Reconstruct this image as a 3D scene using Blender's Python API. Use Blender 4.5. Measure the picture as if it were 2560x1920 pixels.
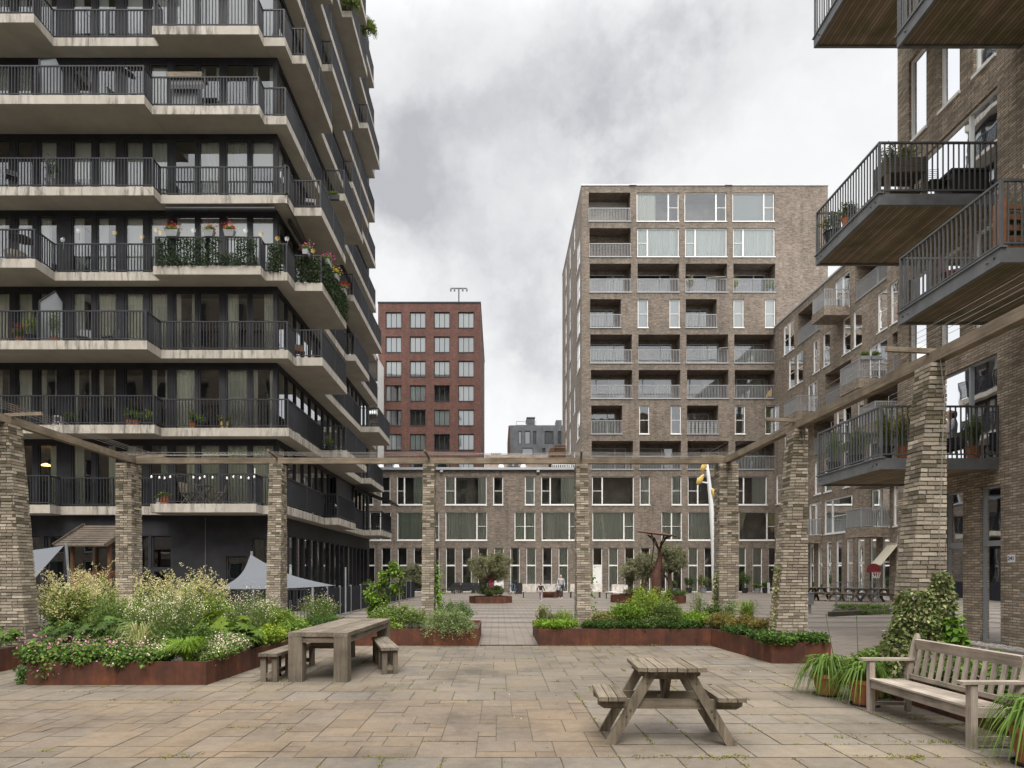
import bpy, math, random
import numpy as np
from mathutils import Vector, Matrix
R = math.radians
random.seed(7); rng = np.random.default_rng(7)
for o in list(bpy.data.objects): bpy.data.objects.remove(o)
scene = bpy.context.scene
col = scene.collection
# ------------------------------------------------------------------ camera
F = 1600.0; VX = 1246.0; VY = 1432.0; CH = 1.65      # focal, vanishing point (px of 2560x1920), eye height
cam_d = bpy.data.cameras.new("camera"); cam = bpy.data.objects.new("camera", cam_d); col.objects.link(cam)
cam.location = (0, 0, CH); cam.rotation_euler = (R(90), 0, 0)
cam_d.sensor_width = 36; cam_d.lens = F/2560*36
cam_d.shift_x = (1280-VX)/2560; cam_d.shift_y = (VY-960)/2560
cam_d.clip_start = 0.1; cam_d.clip_end = 3000
scene.camera = cam
# ------------------------------------------------------------------ world: broken overcast
W = bpy.data.worlds.new("World"); scene.world = W; W.use_nodes = True
nt = W.node_tree; nt.nodes.clear()
def mth(nt, op, a, b=None, c=None, clamp=False):
    n = nt.nodes.new('ShaderNodeMath'); n.operation = op; n.use_clamp = clamp
    for i, v in enumerate((a, b, c)):
        if v is None: continue
        if isinstance(v, (int, float)): n.inputs[i].default_value = v
        else: nt.links.new(v, n.inputs[i])
    return n.outputs[0]
def vmth(nt, op, a, b=None):
    n = nt.nodes.new('ShaderNodeVectorMath'); n.operation = op
    for i, v in enumerate((a, b)):
        if v is None: continue
        if isinstance(v, (tuple, list)): n.inputs[i].default_value = v
        elif isinstance(v, (int, float)): n.inputs[i].default_value = (v, v, v)
        else: nt.links.new(v, n.inputs[i])
    return n
def ramp(nt, fac, stops):
    n = nt.nodes.new('ShaderNodeValToRGB'); nt.links.new(fac, n.inputs[0])
    e = n.color_ramp.elements
    while len(e) < len(stops): e.new(0.5)
    for i, (p, c) in enumerate(stops):
        e[i].position = p; e[i].color = (c if isinstance(c, tuple) else (c, c, c)) + (1,)
    return n.outputs[0]
def noise(nt, vec, scale, detail=4, rough=.55, dist=0):
    n = nt.nodes.new('ShaderNodeTexNoise'); n.inputs['Scale'].default_value = scale
    n.inputs['Detail'].default_value = detail; n.inputs['Roughness'].default_value = rough; n.inputs['Distortion'].default_value = dist
    if vec is not None: nt.links.new(vec, n.inputs['Vector'])
    return n
SUN_EL, SUN_AZ = R(54), R(178)      # azimuth from +Y clockwise: behind the camera
tc = nt.nodes.new('ShaderNodeTexCoord'); D = tc.outputs['Generated']
warp = noise(nt, D, 2.6, 6, .6)
wv = vmth(nt, 'SCALE', vmth(nt, 'SUBTRACT', warp.outputs['Color'], (.5, .5, .5)).outputs[0]); wv.inputs['Scale'].default_value = .42
wv2 = noise(nt, D, 9, 6, .62)
wvb = vmth(nt, 'SCALE', vmth(nt, 'SUBTRACT', wv2.outputs['Color'], (.5, .5, .5)).outputs[0]); wvb.inputs['Scale'].default_value = .16
DW = vmth(nt, 'ADD', vmth(nt, 'ADD', D, wv.outputs[0]).outputs[0], wvb.outputs[0]).outputs[0]
total = None
for (px, py, rad, amt) in [(1000, 470, .12, .55), (1080, 500, .09, .35), (1080, 340, .2, .36), (1130, 200, .24, .2), (1290, 400, .15, .32), (1420, 430, .13, .3), (1500, 350, .11, .22), (1640, 200, .13, .36), (1600, 110, .13, .34), (1700, 110, .1, .3), (1290, 830, .1, .45), (1340, 880, .08, .34), (1230, 780, .09, .25), (1090, 730, .07, .2), (2080, 350, .14, .16), (1950, 200, .18, .12), (1230, 80, .13, .12)]:
    c = Vector(((px-VX)/F, 1, (VY-py)/F)).normalized()
    dn = vmth(nt, 'DISTANCE', DW, tuple(c)).outputs['Value']
    m = mth(nt, 'MULTIPLY', mth(nt, 'SMOOTH_MIN', 1, mth(nt, 'MAXIMUM', mth(nt, 'SUBTRACT', 1.0, mth(nt, 'DIVIDE', dn, rad*1.35)), 0), .1), amt*.78)
    total = m if total is None else mth(nt, 'ADD', total, m)
fine = noise(nt, DW, 3.2, 8, .58)
soft = mth(nt, 'MULTIPLY', mth(nt, 'SUBTRACT', fine.outputs['Fac'], .46), 1.15)
dens = mth(nt, 'ADD', total, soft, clamp=True)
ccol = ramp(nt, dens, [(0.0, (.86, .86, .86)), (.25, (.80, .80, .802)), (.55, (.69, .691, .702)), (.8, (.56, .563, .582)), (1, (.46, .464, .488))])
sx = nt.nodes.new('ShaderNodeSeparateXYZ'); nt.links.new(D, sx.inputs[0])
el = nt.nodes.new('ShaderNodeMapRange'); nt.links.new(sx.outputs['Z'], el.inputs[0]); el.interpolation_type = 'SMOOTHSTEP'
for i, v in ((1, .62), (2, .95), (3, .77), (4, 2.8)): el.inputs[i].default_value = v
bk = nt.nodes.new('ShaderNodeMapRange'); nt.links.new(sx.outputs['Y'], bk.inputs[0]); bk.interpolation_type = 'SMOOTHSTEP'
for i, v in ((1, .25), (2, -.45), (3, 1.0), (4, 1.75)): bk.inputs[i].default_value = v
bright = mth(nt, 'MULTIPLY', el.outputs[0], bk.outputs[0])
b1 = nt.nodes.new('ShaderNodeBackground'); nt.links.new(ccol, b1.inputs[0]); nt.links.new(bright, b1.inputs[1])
sky = nt.nodes.new('ShaderNodeTexSky'); sky.sky_type = 'NISHITA'; sky.sun_disc = False
sky.sun_elevation = SUN_EL; sky.sun_rotation = SUN_AZ; sky.dust_density = 3
b2 = nt.nodes.new('ShaderNodeBackground'); nt.links.new(sky.outputs[0], b2.inputs[0]); b2.inputs[1].default_value = .05
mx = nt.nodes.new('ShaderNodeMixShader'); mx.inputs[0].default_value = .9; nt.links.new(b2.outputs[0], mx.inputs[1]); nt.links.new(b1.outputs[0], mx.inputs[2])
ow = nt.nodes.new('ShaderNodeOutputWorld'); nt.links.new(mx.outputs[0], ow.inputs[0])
sd = bpy.data.lights.new("sun", 'SUN'); sd.energy = 1.8; sd.angle = R(28); sd.color = (1, .955, .88)
so = bpy.data.objects.new("sun", sd); col.objects.link(so)
sdir = Vector((math.sin(SUN_AZ)*math.cos(SUN_EL), math.cos(SUN_AZ)*math.cos(SUN_EL), math.sin(SUN_EL)))
so.rotation_euler = sdir.to_track_quat('Z', 'Y').to_euler(); so.location = sdir*60
scene.view_settings.view_transform = 'Standard'; scene.view_settings.look = 'None'; scene.view_settings.exposure = 0.68; scene.view_settings.gamma = 1
scene.render.engine = 'CYCLES'
scene.cycles.max_bounces = 6; scene.cycles.transparent_max_bounces = 12

# ------------------------------------------------------------------ helpers
ORIG = {}
def px2(x, y, Y): return Vector(((x-VX)*Y/F, Y, CH-(y-VY)*Y/F))
def pX(x, Y): return (x-VX)*Y/F
def pZ(y, Y): return CH-(y-VY)*Y/F
def thing(name, label, cat, loc=(0, 0, 0), rz=0, group=None, kind=None):
    o = bpy.data.objects.new(name, None); col.objects.link(o); o.empty_display_size = .2
    o.location = loc; o.rotation_euler = (0, 0, rz); ORIG[o.name] = Vector(loc)
    o['label'] = label; o['category'] = cat
    if group: o['group'] = group
    if kind: o['kind'] = kind
    return o
def tag(o, label=None, cat=None, group=None, kind=None):
    if label: o['label'] = label
    if cat: o['category'] = cat
    if group: o['group'] = group
    if kind: o['kind'] = kind
    return o
BOXF = [(0, 3, 2, 1), (4, 5, 6, 7), (0, 1, 5, 4), (1, 2, 6, 5), (2, 3, 7, 6), (3, 0, 4, 7)]
class MB:
    def __init__(s): s.v = []; s.f = []; s.c = []; s.m = []; s.n = 0; s.cur = (1, 1, 1); s.mi = 0
    def add(s, vs, fs, c=None):
        b = s.n; s.v.extend([tuple(v) for v in vs]); s.n += len(vs); c = c or s.cur
        for f in fs: s.f.append(tuple(i+b for i in f)); s.c.append(c); s.m.append(s.mi)
    def box(s, x0, x1, y0, y1, z0, z1, c=None):
        s.add([(x0, y0, z0), (x1, y0, z0), (x1, y1, z0), (x0, y1, z0), (x0, y0, z1), (x1, y0, z1), (x1, y1, z1), (x0, y1, z1)], BOXF, c)
    def quad(s, a, b, c_, d, c=None): s.add([a, b, c_, d], [(0, 1, 2, 3)], c)
    def bar(s, a, b, w, h=None, up=(0, 0, 1), c=None, taper=1):
        a = Vector(a); b = Vector(b); h = h or w; d = (b-a).normalized(); up = Vector(up)
        if abs(d.dot(up)) > .98: up = Vector((0, 1, 0))
        sx = d.cross(up).normalized(); uz = sx.cross(d)
        P = []
        for p, k in ((a, 1), (b, taper)):
            for i, j in ((-1, -1), (1, -1), (1, 1), (-1, 1)): P.append(p+sx*(i*w/2*k)+uz*(j*h/2*k))
        s.add(P, BOXF, c)
    def tube(s, pts, rad, n=6, c=None, cap=True):
        pts = [Vector(p) for p in pts]; N = len(pts)
        if isinstance(rad, (int, float)): rad = [rad]*N
        V = []; prev = None
        for i, p in enumerate(pts):
            d = (pts[min(i+1, N-1)]-pts[max(i-1, 0)]).normalized()
            ref = prev if prev is not None else (Vector((1, 0, 0)) if abs(d.x) < .9 else Vector((0, 1, 0)))
            sx = (ref-d*ref.dot(d)).normalized(); prev = sx; sy = d.cross(sx)
            for k in range(n):
                a = 2*math.pi*k/n; V.append(p+(sx*math.cos(a)+sy*math.sin(a))*rad[i])
        Fs = [(i*n+k, i*n+(k+1) % n, (i+1)*n+(k+1) % n, (i+1)*n+k) for i in range(N-1) for k in range(n)]
        if cap: Fs += [tuple(range(n-1, -1, -1)), tuple((N-1)*n+k for k in range(n))]
        s.add(V, Fs, c)
    def lathe(s, prof, cx, cy, z0=0, n=16, c=None, sx=1, sy=1):
        V = []
        for r, z in prof:
            for k in range(n):
                a = 2*math.pi*k/n; V.append((cx+r*math.cos(a)*sx, cy+r*math.sin(a)*sy, z0+z))
        N = len(prof)
        Fs = [(i*n+k, i*n+(k+1) % n, (i+1)*n+(k+1) % n, (i+1)*n+k) for i in range(N-1) for k in range(n)]
        Fs += [tuple(range(n-1, -1, -1)), tuple((N-1)*n+k for k in range(n))]
        s.add(V, Fs, c)
    def prism(s, poly, z0, z1, c=None):
        n = len(poly)
        s.add([(x, y, z0) for x, y in poly]+[(x, y, z1) for x, y in poly],
              [tuple(range(n-1, -1, -1)), tuple(range(n, 2*n))]+[(i, (i+1) % n, n+(i+1) % n, n+i) for i in range(n)], c)
    def leaves(s, P, Dv, L, Wd, C, bend=.25):
        """P base points Nx3, Dv unit directions, L lengths, Wd widths, C Nx3 colours"""
        N = len(P); 
        if N == 0: return
        rv = rng.normal(size=(N, 3)); rv[:, 2] += 0.9
        sd_ = np.cross(Dv, rv); sd_ /= np.linalg.norm(sd_, axis=1)[:, None]+1e-9
        L = np.broadcast_to(L, (N,)); Wd = np.broadcast_to(Wd, (N,))
        mid = P+Dv*(L*.5)[:, None]; tip = P+Dv*L[:, None]; tip[:, 2] -= L*bend
        V = np.stack([P, mid+sd_*(Wd/2)[:, None], tip, mid-sd_*(Wd/2)[:, None]], 1).reshape(-1, 3)
        b = s.n; s.v.extend(map(tuple, V)); s.n += 4*N
        s.f.extend([(b+4*i, b+4*i+1, b+4*i+2, b+4*i+3) for i in range(N)])
        s.c.extend(map(tuple, C)); s.m.extend([s.mi]*N)
    def build(s, name, mats, parent=None, local=False, smooth=False):
        me = bpy.data.meshes.new(name)
        me.from_pydata(s.v, [], s.f)
        if not isinstance(mats, (list, tuple)): mats = [mats]
        for m in mats: me.materials.append(M[m] if isinstance(m, str) else m)
        o = bpy.data.objects.new(name, me); col.objects.link(o)
        off = Vector((0, 0, 0))
        if parent is not None:
            o.parent = parent
            if not local: off = ORIG.get(parent.name, off)
        ORIG[o.name] = off.copy() if not local else Vector((0, 0, 0))
        nl = len(me.loops); npo = len(me.polygons)
        if npo:
            lv = np.empty(nl, int); me.loops.foreach_get('vertex_index', lv)
            co = np.empty(len(me.vertices)*3); me.vertices.foreach_get('co', co); co = co.reshape(-1, 3)
            nor = np.empty(npo*3); me.polygons.foreach_get('normal', nor); nor = nor.reshape(-1, 3)
            tot = np.empty(npo, int); me.polygons.foreach_get('loop_total', tot)
            ln = np.repeat(np.abs(nor), tot, 0); lc = co[lv]
            isz = ln[:, 2] > .75; isx = (ln[:, 0] > ln[:, 1]) & ~isz
            uv = np.empty((nl, 2)); uv[:, 0] = np.where(isx, lc[:, 1], lc[:, 0]); uv[:, 1] = np.where(isz, lc[:, 1], lc[:, 2])
            ul = me.uv_layers.new(name='UVMap'); ul.data.foreach_set('uv', uv.ravel())
            cc = np.repeat(np.array(s.c, float), tot, 0); cc = np.hstack([cc, np.ones((nl, 1))])
            ca = me.color_attributes.new('Col', 'FLOAT_COLOR', 'CORNER'); ca.data.foreach_set('color', cc.ravel())
            if len(mats) > 1: me.polygons.foreach_set('material_index', s.m)
            if smooth: me.polygons.foreach_set('use_smooth', [True]*npo)
        if off.length > 0: me.transform(Matrix.Translation(-off))
        me.update()
        return o
def copy_tree(o, parent=None):
    c = o.copy(); col.objects.link(c); c.parent = parent
    for ch in [x for x in bpy.data.objects if x.parent == o]: copy_tree(ch, c)
    return c

# ------------------------------------------------------------------ materials
M = {}
def mat(name):
    m = bpy.data.materials.new(name); m.use_nodes = True; nt = m.node_tree
    b = nt.nodes['Principled BSDF']; M[name] = m; return m, nt, b
def simple(name, c, rough=.6, metal=0, var=.12, scale=6, bump=0, spec=None):
    m, nt, b = mat(name); tc = nt.nodes.new('ShaderNodeTexCoord')
    n = noise(nt, tc.outputs['Object'], scale, 5)
    lo = tuple(x*(1-var) for x in c); hi = tuple(min(1, x*(1+var)) for x in c)
    nt.links.new(ramp(nt, n.outputs['Fac'], [(.3, lo), (.7, hi)]), b.inputs['Base Color'])
    b.inputs['Roughness'].default_value = rough; b.inputs['Metallic'].default_value = metal
    if spec is not None: b.inputs['Specular IOR Level'].default_value = spec
    if bump:
        n2 = noise(nt, tc.outputs['Object'], scale*8, 4); bp = nt.nodes.new('ShaderNodeBump'); bp.inputs['Strength'].default_value = bump; bp.inputs['Distance'].default_value = .01
        nt.links.new(n2.outputs['Fac'], bp.inputs['Height']); nt.links.new(bp.outputs[0], b.inputs['Normal'])
    return m
def mixc(nt, a, b, fac, mode='MIX'):
    n = nt.nodes.new('ShaderNodeMix'); n.data_type = 'RGBA'; n.blend_type = mode
    for i, v in ((0, fac), (6, a), (7, b)):
        if isinstance(v, (int, float)): n.inputs[i].default_value = v
        elif isinstance(v, tuple): n.inputs[i].default_value = v+(1,)
        else: nt.links.new(v, n.inputs[i])
    return n.outputs[2]
def brick(name, c1, c2, mort, bw=.22, bh=.062, ms=.011, bump=.5, stain=.25, band=None):
    m, nt, b = mat(name); uv = nt.nodes.new('ShaderNodeTexCoord').outputs['UV']; ob = nt.nodes.new('ShaderNodeNewGeometry').outputs['Position']
    def bt(vec):
        t = nt.nodes.new('ShaderNodeTexBrick'); nt.links.new(vec, t.inputs['Vector'])
        for k, v in (('Scale', 1), ('Mortar Size', ms), ('Mortar Smooth', .3), ('Bias', 0), ('Brick Width', bw), ('Row Height', bh)): t.inputs[k].default_value = v
        t.inputs['Color1'].default_value = c1+(1,); t.inputs['Color2'].default_value = c2+(1,); t.inputs['Mortar'].default_value = mort+(1,)
        t.offset = .5; return t
    wob = noise(nt, uv, 3, 2); wv = vmth(nt, 'SCALE', vmth(nt, 'SUBTRACT', wob.outputs['Color'], (.5, .5, .5)).outputs[0]); wv.inputs['Scale'].default_value = .012
    u2 = vmth(nt, 'ADD', uv, wv.outputs[0]).outputs[0]
    t = bt(u2); colr = t.outputs['Color']; fac = t.outputs['Fac']
    if band:
        mp = nt.nodes.new('ShaderNodeMapping'); mp.inputs['Rotation'].default_value = (0, 0, R(90)); nt.links.new(u2, mp.inputs[0])
        t2 = bt(mp.outputs[0]); s = nt.nodes.new('ShaderNodeSeparateXYZ'); nt.links.new(ob, s.inputs[0])
        z = mth(nt, 'MODULO', mth(nt, 'SUBTRACT', s.outputs['Z'], band[0]-30*band[2]), band[2])
        k = mth(nt, 'LESS_THAN', z, band[1])
        colr = mixc(nt, colr, t2.outputs['Color'], k)
        colr = mixc(nt, colr, (.86, .9, .88), mth(nt, 'MULTIPLY', k, .5), 'MULTIPLY')
    # bricks of three firings: stretched noise
    mp2 = nt.nodes.new('ShaderNodeMapping'); mp2.inputs['Scale'].default_value = (1/bw, 1/bh, 1); nt.links.new(u2, mp2.inputs[0])
    sn = nt.nodes.new('ShaderNodeTexVoronoi'); sn.feature = 'F1'; sn.inputs['Scale'].default_value = 1; sn.inputs['Randomness'].default_value = .35; nt.links.new(mp2.outputs[0], sn.inputs['Vector'])
    sp = nt.nodes.new('ShaderNodeSeparateColor'); nt.links.new(sn.outputs['Color'], sp.inputs[0])
    v = ramp(nt, sp.outputs[0], [(0, .62), (.5, .98), (1, 1.34)])
    colr = mixc(nt, colr, v, mth(nt, 'MULTIPLY', mth(nt, 'SUBTRACT', 1, fac), 1.0), 'MULTIPLY')
    st = noise(nt, ob, .6, 6, .65)
    colr = mixc(nt, colr, ramp(nt, st.outputs['Fac'], [(.3, 1-stain), (.7, 1+stain*.4)]), 1.0, 'MULTIPLY')
    ms_k = nt.nodes.new('ShaderNodeMapping'); ms_k.inputs['Scale'].default_value = (2.2, 2.2, .16); nt.links.new(ob, ms_k.inputs[0]); sk = noise(nt, ms_k.outputs[0], 1, 6, .7)
    colr = mixc(nt, colr, ramp(nt, sk.outputs['Fac'], [(.32, .74), (.5, 1.0), (.72, 1.1)]), 1.0, 'MULTIPLY')
    nt.links.new(colr, b.inputs['Base Color']); b.inputs['Roughness'].default_value = .9
    bp = nt.nodes.new('ShaderNodeBump'); bp.inputs['Strength'].default_value = bump; bp.inputs['Distance'].default_value = .012; bp.invert = True
    nt.links.new(fac, bp.inputs['Height']); nt.links.new(bp.outputs[0], b.inputs['Normal'])
    return m
brick('brick_near', (.45, .37, .275), (.28, .215, .157), (.165, .137, .106), .225, .062, .011, .9, .25)
brick('brick_mid', (.245, .20, .16), (.165, .129, .103), (.142, .119, .098), .22, .062, .009, .5, .22, band=(3.93, .46, 2.992))
brick('brick_side', (.32, .257, .195), (.21, .165, .126), (.16, .13, .1), .22, .062, .009, .5, .22, band=(3.93, .46, 2.992))
brick('brick_red', (.125, .052, .037), (.082, .034, .026), (.085, .05, .04), .22, .062, .009, .4, .25)
brick('brick_pale', (.42, .33, .28), (.32, .25, .21), (.3, .26, .22), .22, .062, .009, .3, .15)
def attr_mat(name, rough=.85, var=.25, scale=20, bump=.3, trans=0, spec=.3, bd=.004):
    m, nt, b = mat(name); a = nt.nodes.new('ShaderNodeVertexColor'); a.layer_name = 'Col'
    tc = nt.nodes.new('ShaderNodeTexCoord'); n = noise(nt, tc.outputs['Object'], scale, 6, .65)
    c = mixc(nt, a.outputs['Color'], ramp(nt, n.outputs['Fac'], [(.25, 1-var), (.75, 1+var*.7)]), 1.0, 'MULTIPLY')
    if name == 'leaf': c = mixc(nt, c, (1.32, 1.2, .95), 1.0, 'MULTIPLY')
    if name == 'tile':
        P_ = nt.nodes.new('ShaderNodeNewGeometry').outputs['Position']
        c = mixc(nt, c, ramp(nt, noise(nt, P_, .42, 3, .6).outputs['Fac'], [(.38, (.93, .93, .97)), (.62, (1.06, 1.01, .94))]), 1.0, 'MULTIPLY')
        c = mixc(nt, c, ramp(nt, noise(nt, P_, .8, 8, .68).outputs['Fac'], [(.3, (.6, .59, .57)), (.5, 1.0), (.72, (1.2, 1.18, 1.14))]), 1.0, 'MULTIPLY')
        c = mixc(nt, c, ramp(nt, noise(nt, P_, 130, 2, .5).outputs['Fac'], [(.35, .78), (.65, 1.22)]), 1.0, 'MULTIPLY')
        c = mixc(nt, c, (.30, .33, .12), mth(nt, 'MULTIPLY', ramp(nt, noise(nt, P_, 2.3, 7, .75).outputs['Fac'], [(.6, 0.0), (.75, .35)]), .5), 'MULTIPLY')
        c = mixc(nt, c, ramp(nt, noise(nt, P_, 19, 3, .5).outputs['Fac'], [(.70, 1.0), (.76, .55)]), 1.0, 'MULTIPLY')
    nt.links.new(c, b.inputs['Base Color']); b.inputs['Roughness'].default_value = rough; b.inputs['Specular IOR Level'].default_value = spec
    if bump:
        bp = nt.nodes.new('ShaderNodeBump'); bp.inputs['Strength'].default_value = bump; bp.inputs['Distance'].default_value = bd
        n2 = noise(nt, tc.outputs['Object'], scale*4, 5, .7); nt.links.new(n2.outputs['Fac'], bp.inputs['Height']); nt.links.new(bp.outputs[0], b.inputs['Normal'])
    if trans:
        t = nt.nodes.new('ShaderNodeBsdfTranslucent'); nt.links.new(c, t.inputs[0])
        mx = nt.nodes.new('ShaderNodeMixShader'); mx.inputs[0].default_value = trans
        nt.links.new(b.outputs[0], mx.inputs[1]); nt.links.new(t.outputs[0], mx.inputs[2]); nt.links.new(mx.outputs[0], nt.nodes['Material Output'].inputs[0])
    return m
attr_mat('tile', .8, .16, 9, .35); attr_mat('pier_brick', .92, .3, 30, .9, bd=.006); attr_mat('leaf', .55, .12, 3, 0, .3, .2); attr_mat('paint', .5, .06, 6, 0)
attr_mat('fabric', .9, .1, 14, 0)
# weathered timber: grain along the member is given by stretched noise on the object's longest local axis (per material)
def timber(name, c, axis, dark=.45, plank=None):
    m, nt, b = mat(name); tc = nt.nodes.new('ShaderNodeTexCoord'); mp = nt.nodes.new('ShaderNodeMapping')
    sc = [34, 34, 34]; sc[axis] = 1.6; mp.inputs['Scale'].default_value = sc; nt.links.new(tc.outputs['Object'], mp.inputs[0])
    n = noise(nt, mp.outputs[0], 1, 6, .7, .4); big = noise(nt, tc.outputs['Object'], 3, 4)
    cr = ramp(nt, n.outputs['Fac'], [(.28, tuple(x*dark for x in c)), (.5, c), (.75, tuple(min(1, x*1.3) for x in c))])
    cr = mixc(nt, cr, ramp(nt, big.outputs['Fac'], [(.3, .66), (.7, 1.2)]), 1.0, 'MULTIPLY')
    oi = nt.nodes.new('ShaderNodeObjectInfo'); cr = mixc(nt, cr, ramp(nt, oi.outputs['Random'], [(0, (.80, .80, .78)), (1, (1.18, 1.18, 1.2))]), 1.0, 'MULTIPLY')
    nt.links.new(cr, b.inputs['Base Color']); b.inputs['Roughness'].default_value = .85; b.inputs['Specular IOR Level'].default_value = .25
    bp = nt.nodes.new('ShaderNodeBump'); bp.inputs['Strength'].default_value = .6; bp.inputs['Distance'].default_value = .004
    nt.links.new(n.outputs['Fac'], bp.inputs['Height']); nt.links.new(bp.outputs[0], b.inputs['Normal'])
for ax, s in enumerate('xyz'):
    timber('oak_'+s, (.155, .128, .098), ax, .4); timber('teak_'+s, (.31, .262, .215), ax, .55); timber('silver_'+s, (.74, .69, .63), ax, .6); timber('shingle_'+s, (.085, .068, .052), ax, .5); timber('beam_'+s, (.21, .168, .122), ax); timber('pine_'+s, (.165, .135, .098), ax, .42); timber('brown_'+s, (.13, .065, .035), ax)
m, nt, b = mat('concrete'); tc = nt.nodes.new('ShaderNodeTexCoord'); P_ = nt.nodes.new('ShaderNodeNewGeometry').outputs['Position']
n1 = noise(nt, P_, .9, 7, .7); mp = nt.nodes.new('ShaderNodeMapping'); mp.inputs['Scale'].default_value = (5, 5, .7); nt.links.new(P_, mp.inputs[0]); n2 = noise(nt, mp.outputs[0], 1, 6, .7)
c = ramp(nt, n1.outputs['Fac'], [(.3, (.33, .30, .255)), (.7, (.45, .415, .36))])
c = mixc(nt, c, ramp(nt, n2.outputs['Fac'], [(.36, .28), (.54, 1.0)]), ramp(nt, noise(nt, P_, .45, 3).outputs['Fac'], [(.38, 0.0), (.56, 1.0)]), 'MULTIPLY')
nt.links.new(c, b.inputs['Base Color']); b.inputs['Roughness'].default_value = .9
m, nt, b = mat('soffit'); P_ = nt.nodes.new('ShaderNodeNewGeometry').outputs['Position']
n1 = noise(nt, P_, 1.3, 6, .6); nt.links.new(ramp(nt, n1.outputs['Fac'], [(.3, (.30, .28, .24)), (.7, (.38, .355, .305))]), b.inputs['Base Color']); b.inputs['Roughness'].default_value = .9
simple('dark_metal', (.033, .034, .039), .5, 0, .15, 4, spec=.25); simple('rail_steel', (.125, .13, .135), .55, .2, .12, 5, spec=.3); simple('black_clad', (.026, .026, .030), .6, 0, .25, 2, spec=.2); simple('black_wood', (.014, .014, .015), .75)
simple('steel', (.17, .175, .18), .6, .25, .2, 3, spec=.3); simple('light_rail', (.31, .315, .32), .45, .2, .08, 5); simple('zinc', (.11, .115, .125), .45, .4, .25, 1.4)
simple('white', (.74, .735, .71), .4, 0, .05, 3); simple('cap_metal', (.42, .43, .45), .4, .5, .08, 3); simple('interior', (.24, .225, .20), .9, 0, .35, 1.2); simple('fence_panel', (.024, .025, .03), .9, spec=.08); simple('interior_pale', (.3, .28, .25), .9, 0, .2, 1)
simple('soil', (.035, .026, .018), .95, 0, .3, 12, .5); simple('terracotta', (.36, .13, .055), .8, 0, .2, 7, .2); simple('black_plastic', (.02, .02, .022), .5); simple('grey_paint', (.2, .21, .22), .5)
simple('bolt', (.16, .15, .14), .4, .8); simple('bark', (.12, .09, .065), .95, 0, .35, 20, .8); simple('stem', (.09, .12, .04), .8); simple('yellow', (.62, .43, .12), .45, 0, .06); simple('lamp_white', (.72, .72, .72), .4, 0, .03)
simple('sail', (.10, .107, .12), .8, 0, .04, 3); simple('roof_dark', (.06, .055, .05), .8); simple('grey_frame', (.3, .315, .33), .45, .2, .06); simple('skin', (.5, .31, .22), .6, 0, .05); simple('rust_art', (.085, .036, .022), .7, .1, .3, 6, .3)
simple('wire', (.3, .28, .25), .5, .5); simple('denim', (.045, .055, .09), .9); simple('hair', (.03, .018, .012), .7); simple('red_paint', (.12, .016, .018), .5); simple('orange_wood', (.28, .12, .055), .7, 0, .2, 9); simple('edge_timber', (.05, .04, .032), .9, 0, .3, 8, .4)
simple('cream', (.42, .38, .3), .8, 0, .05); simple('pebble', (.5, .48, .44), .8)
# corten
m, nt, b = mat('corten'); P_ = nt.nodes.new('ShaderNodeNewGeometry').outputs['Position']
n1 = noise(nt, P_, 1.7, 8, .7); mp = nt.nodes.new('ShaderNodeMapping'); mp.inputs['Scale'].default_value = (7, 7, .8); nt.links.new(P_, mp.inputs[0]); n2 = noise(nt, mp.outputs[0], 1, 6, .65)
c = ramp(nt, n1.outputs['Fac'], [(.28, (.04, .017, .011)), (.5, (.092, .031, .016)), (.72, (.19, .062, .024))])
c = mixc(nt, c, ramp(nt, n2.outputs['Fac'], [(.3, .6), (.7, 1.25)]), 1.0, 'MULTIPLY'); nt.links.new(c, b.inputs['Base Color']); b.inputs['Roughness'].default_value = .75; b.inputs['Metallic'].default_value = .15
# balcony soffit boards
m, nt, b = mat('deck'); P_ = nt.nodes.new('ShaderNodeNewGeometry').outputs['Position']; s = nt.nodes.new('ShaderNodeSeparateXYZ'); nt.links.new(P_, s.inputs[0])
sc = mth(nt, 'MULTIPLY', s.outputs['X'], 11); fr = mth(nt, 'FRACT', sc); idx = mth(nt, 'FLOOR', sc)
wn = nt.nodes.new('ShaderNodeTexWhiteNoise'); wn.noise_dimensions = '1D'; nt.links.new(idx, wn.inputs['W'])
c = ramp(nt, wn.outputs['Value'], [(0, (.19, .145, .095)), (1, (.35, .27, .185))])
al = noise(nt, P_, 1.8, 5, .6); c = mixc(nt, c, (.10, .105, .035), ramp(nt, al.outputs['Fac'], [(.45, 0.0), (.7, .75)]))
gap = ramp(nt, mth(nt, 'ABSOLUTE', mth(nt, 'SUBTRACT', fr, .5)), [(.4, 1.0), (.47, .15)]); c = mixc(nt, c, gap, 1.0, 'MULTIPLY')
nt.links.new(c, b.inputs['Base Color']); b.inputs['Roughness'].default_value = .85
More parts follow.
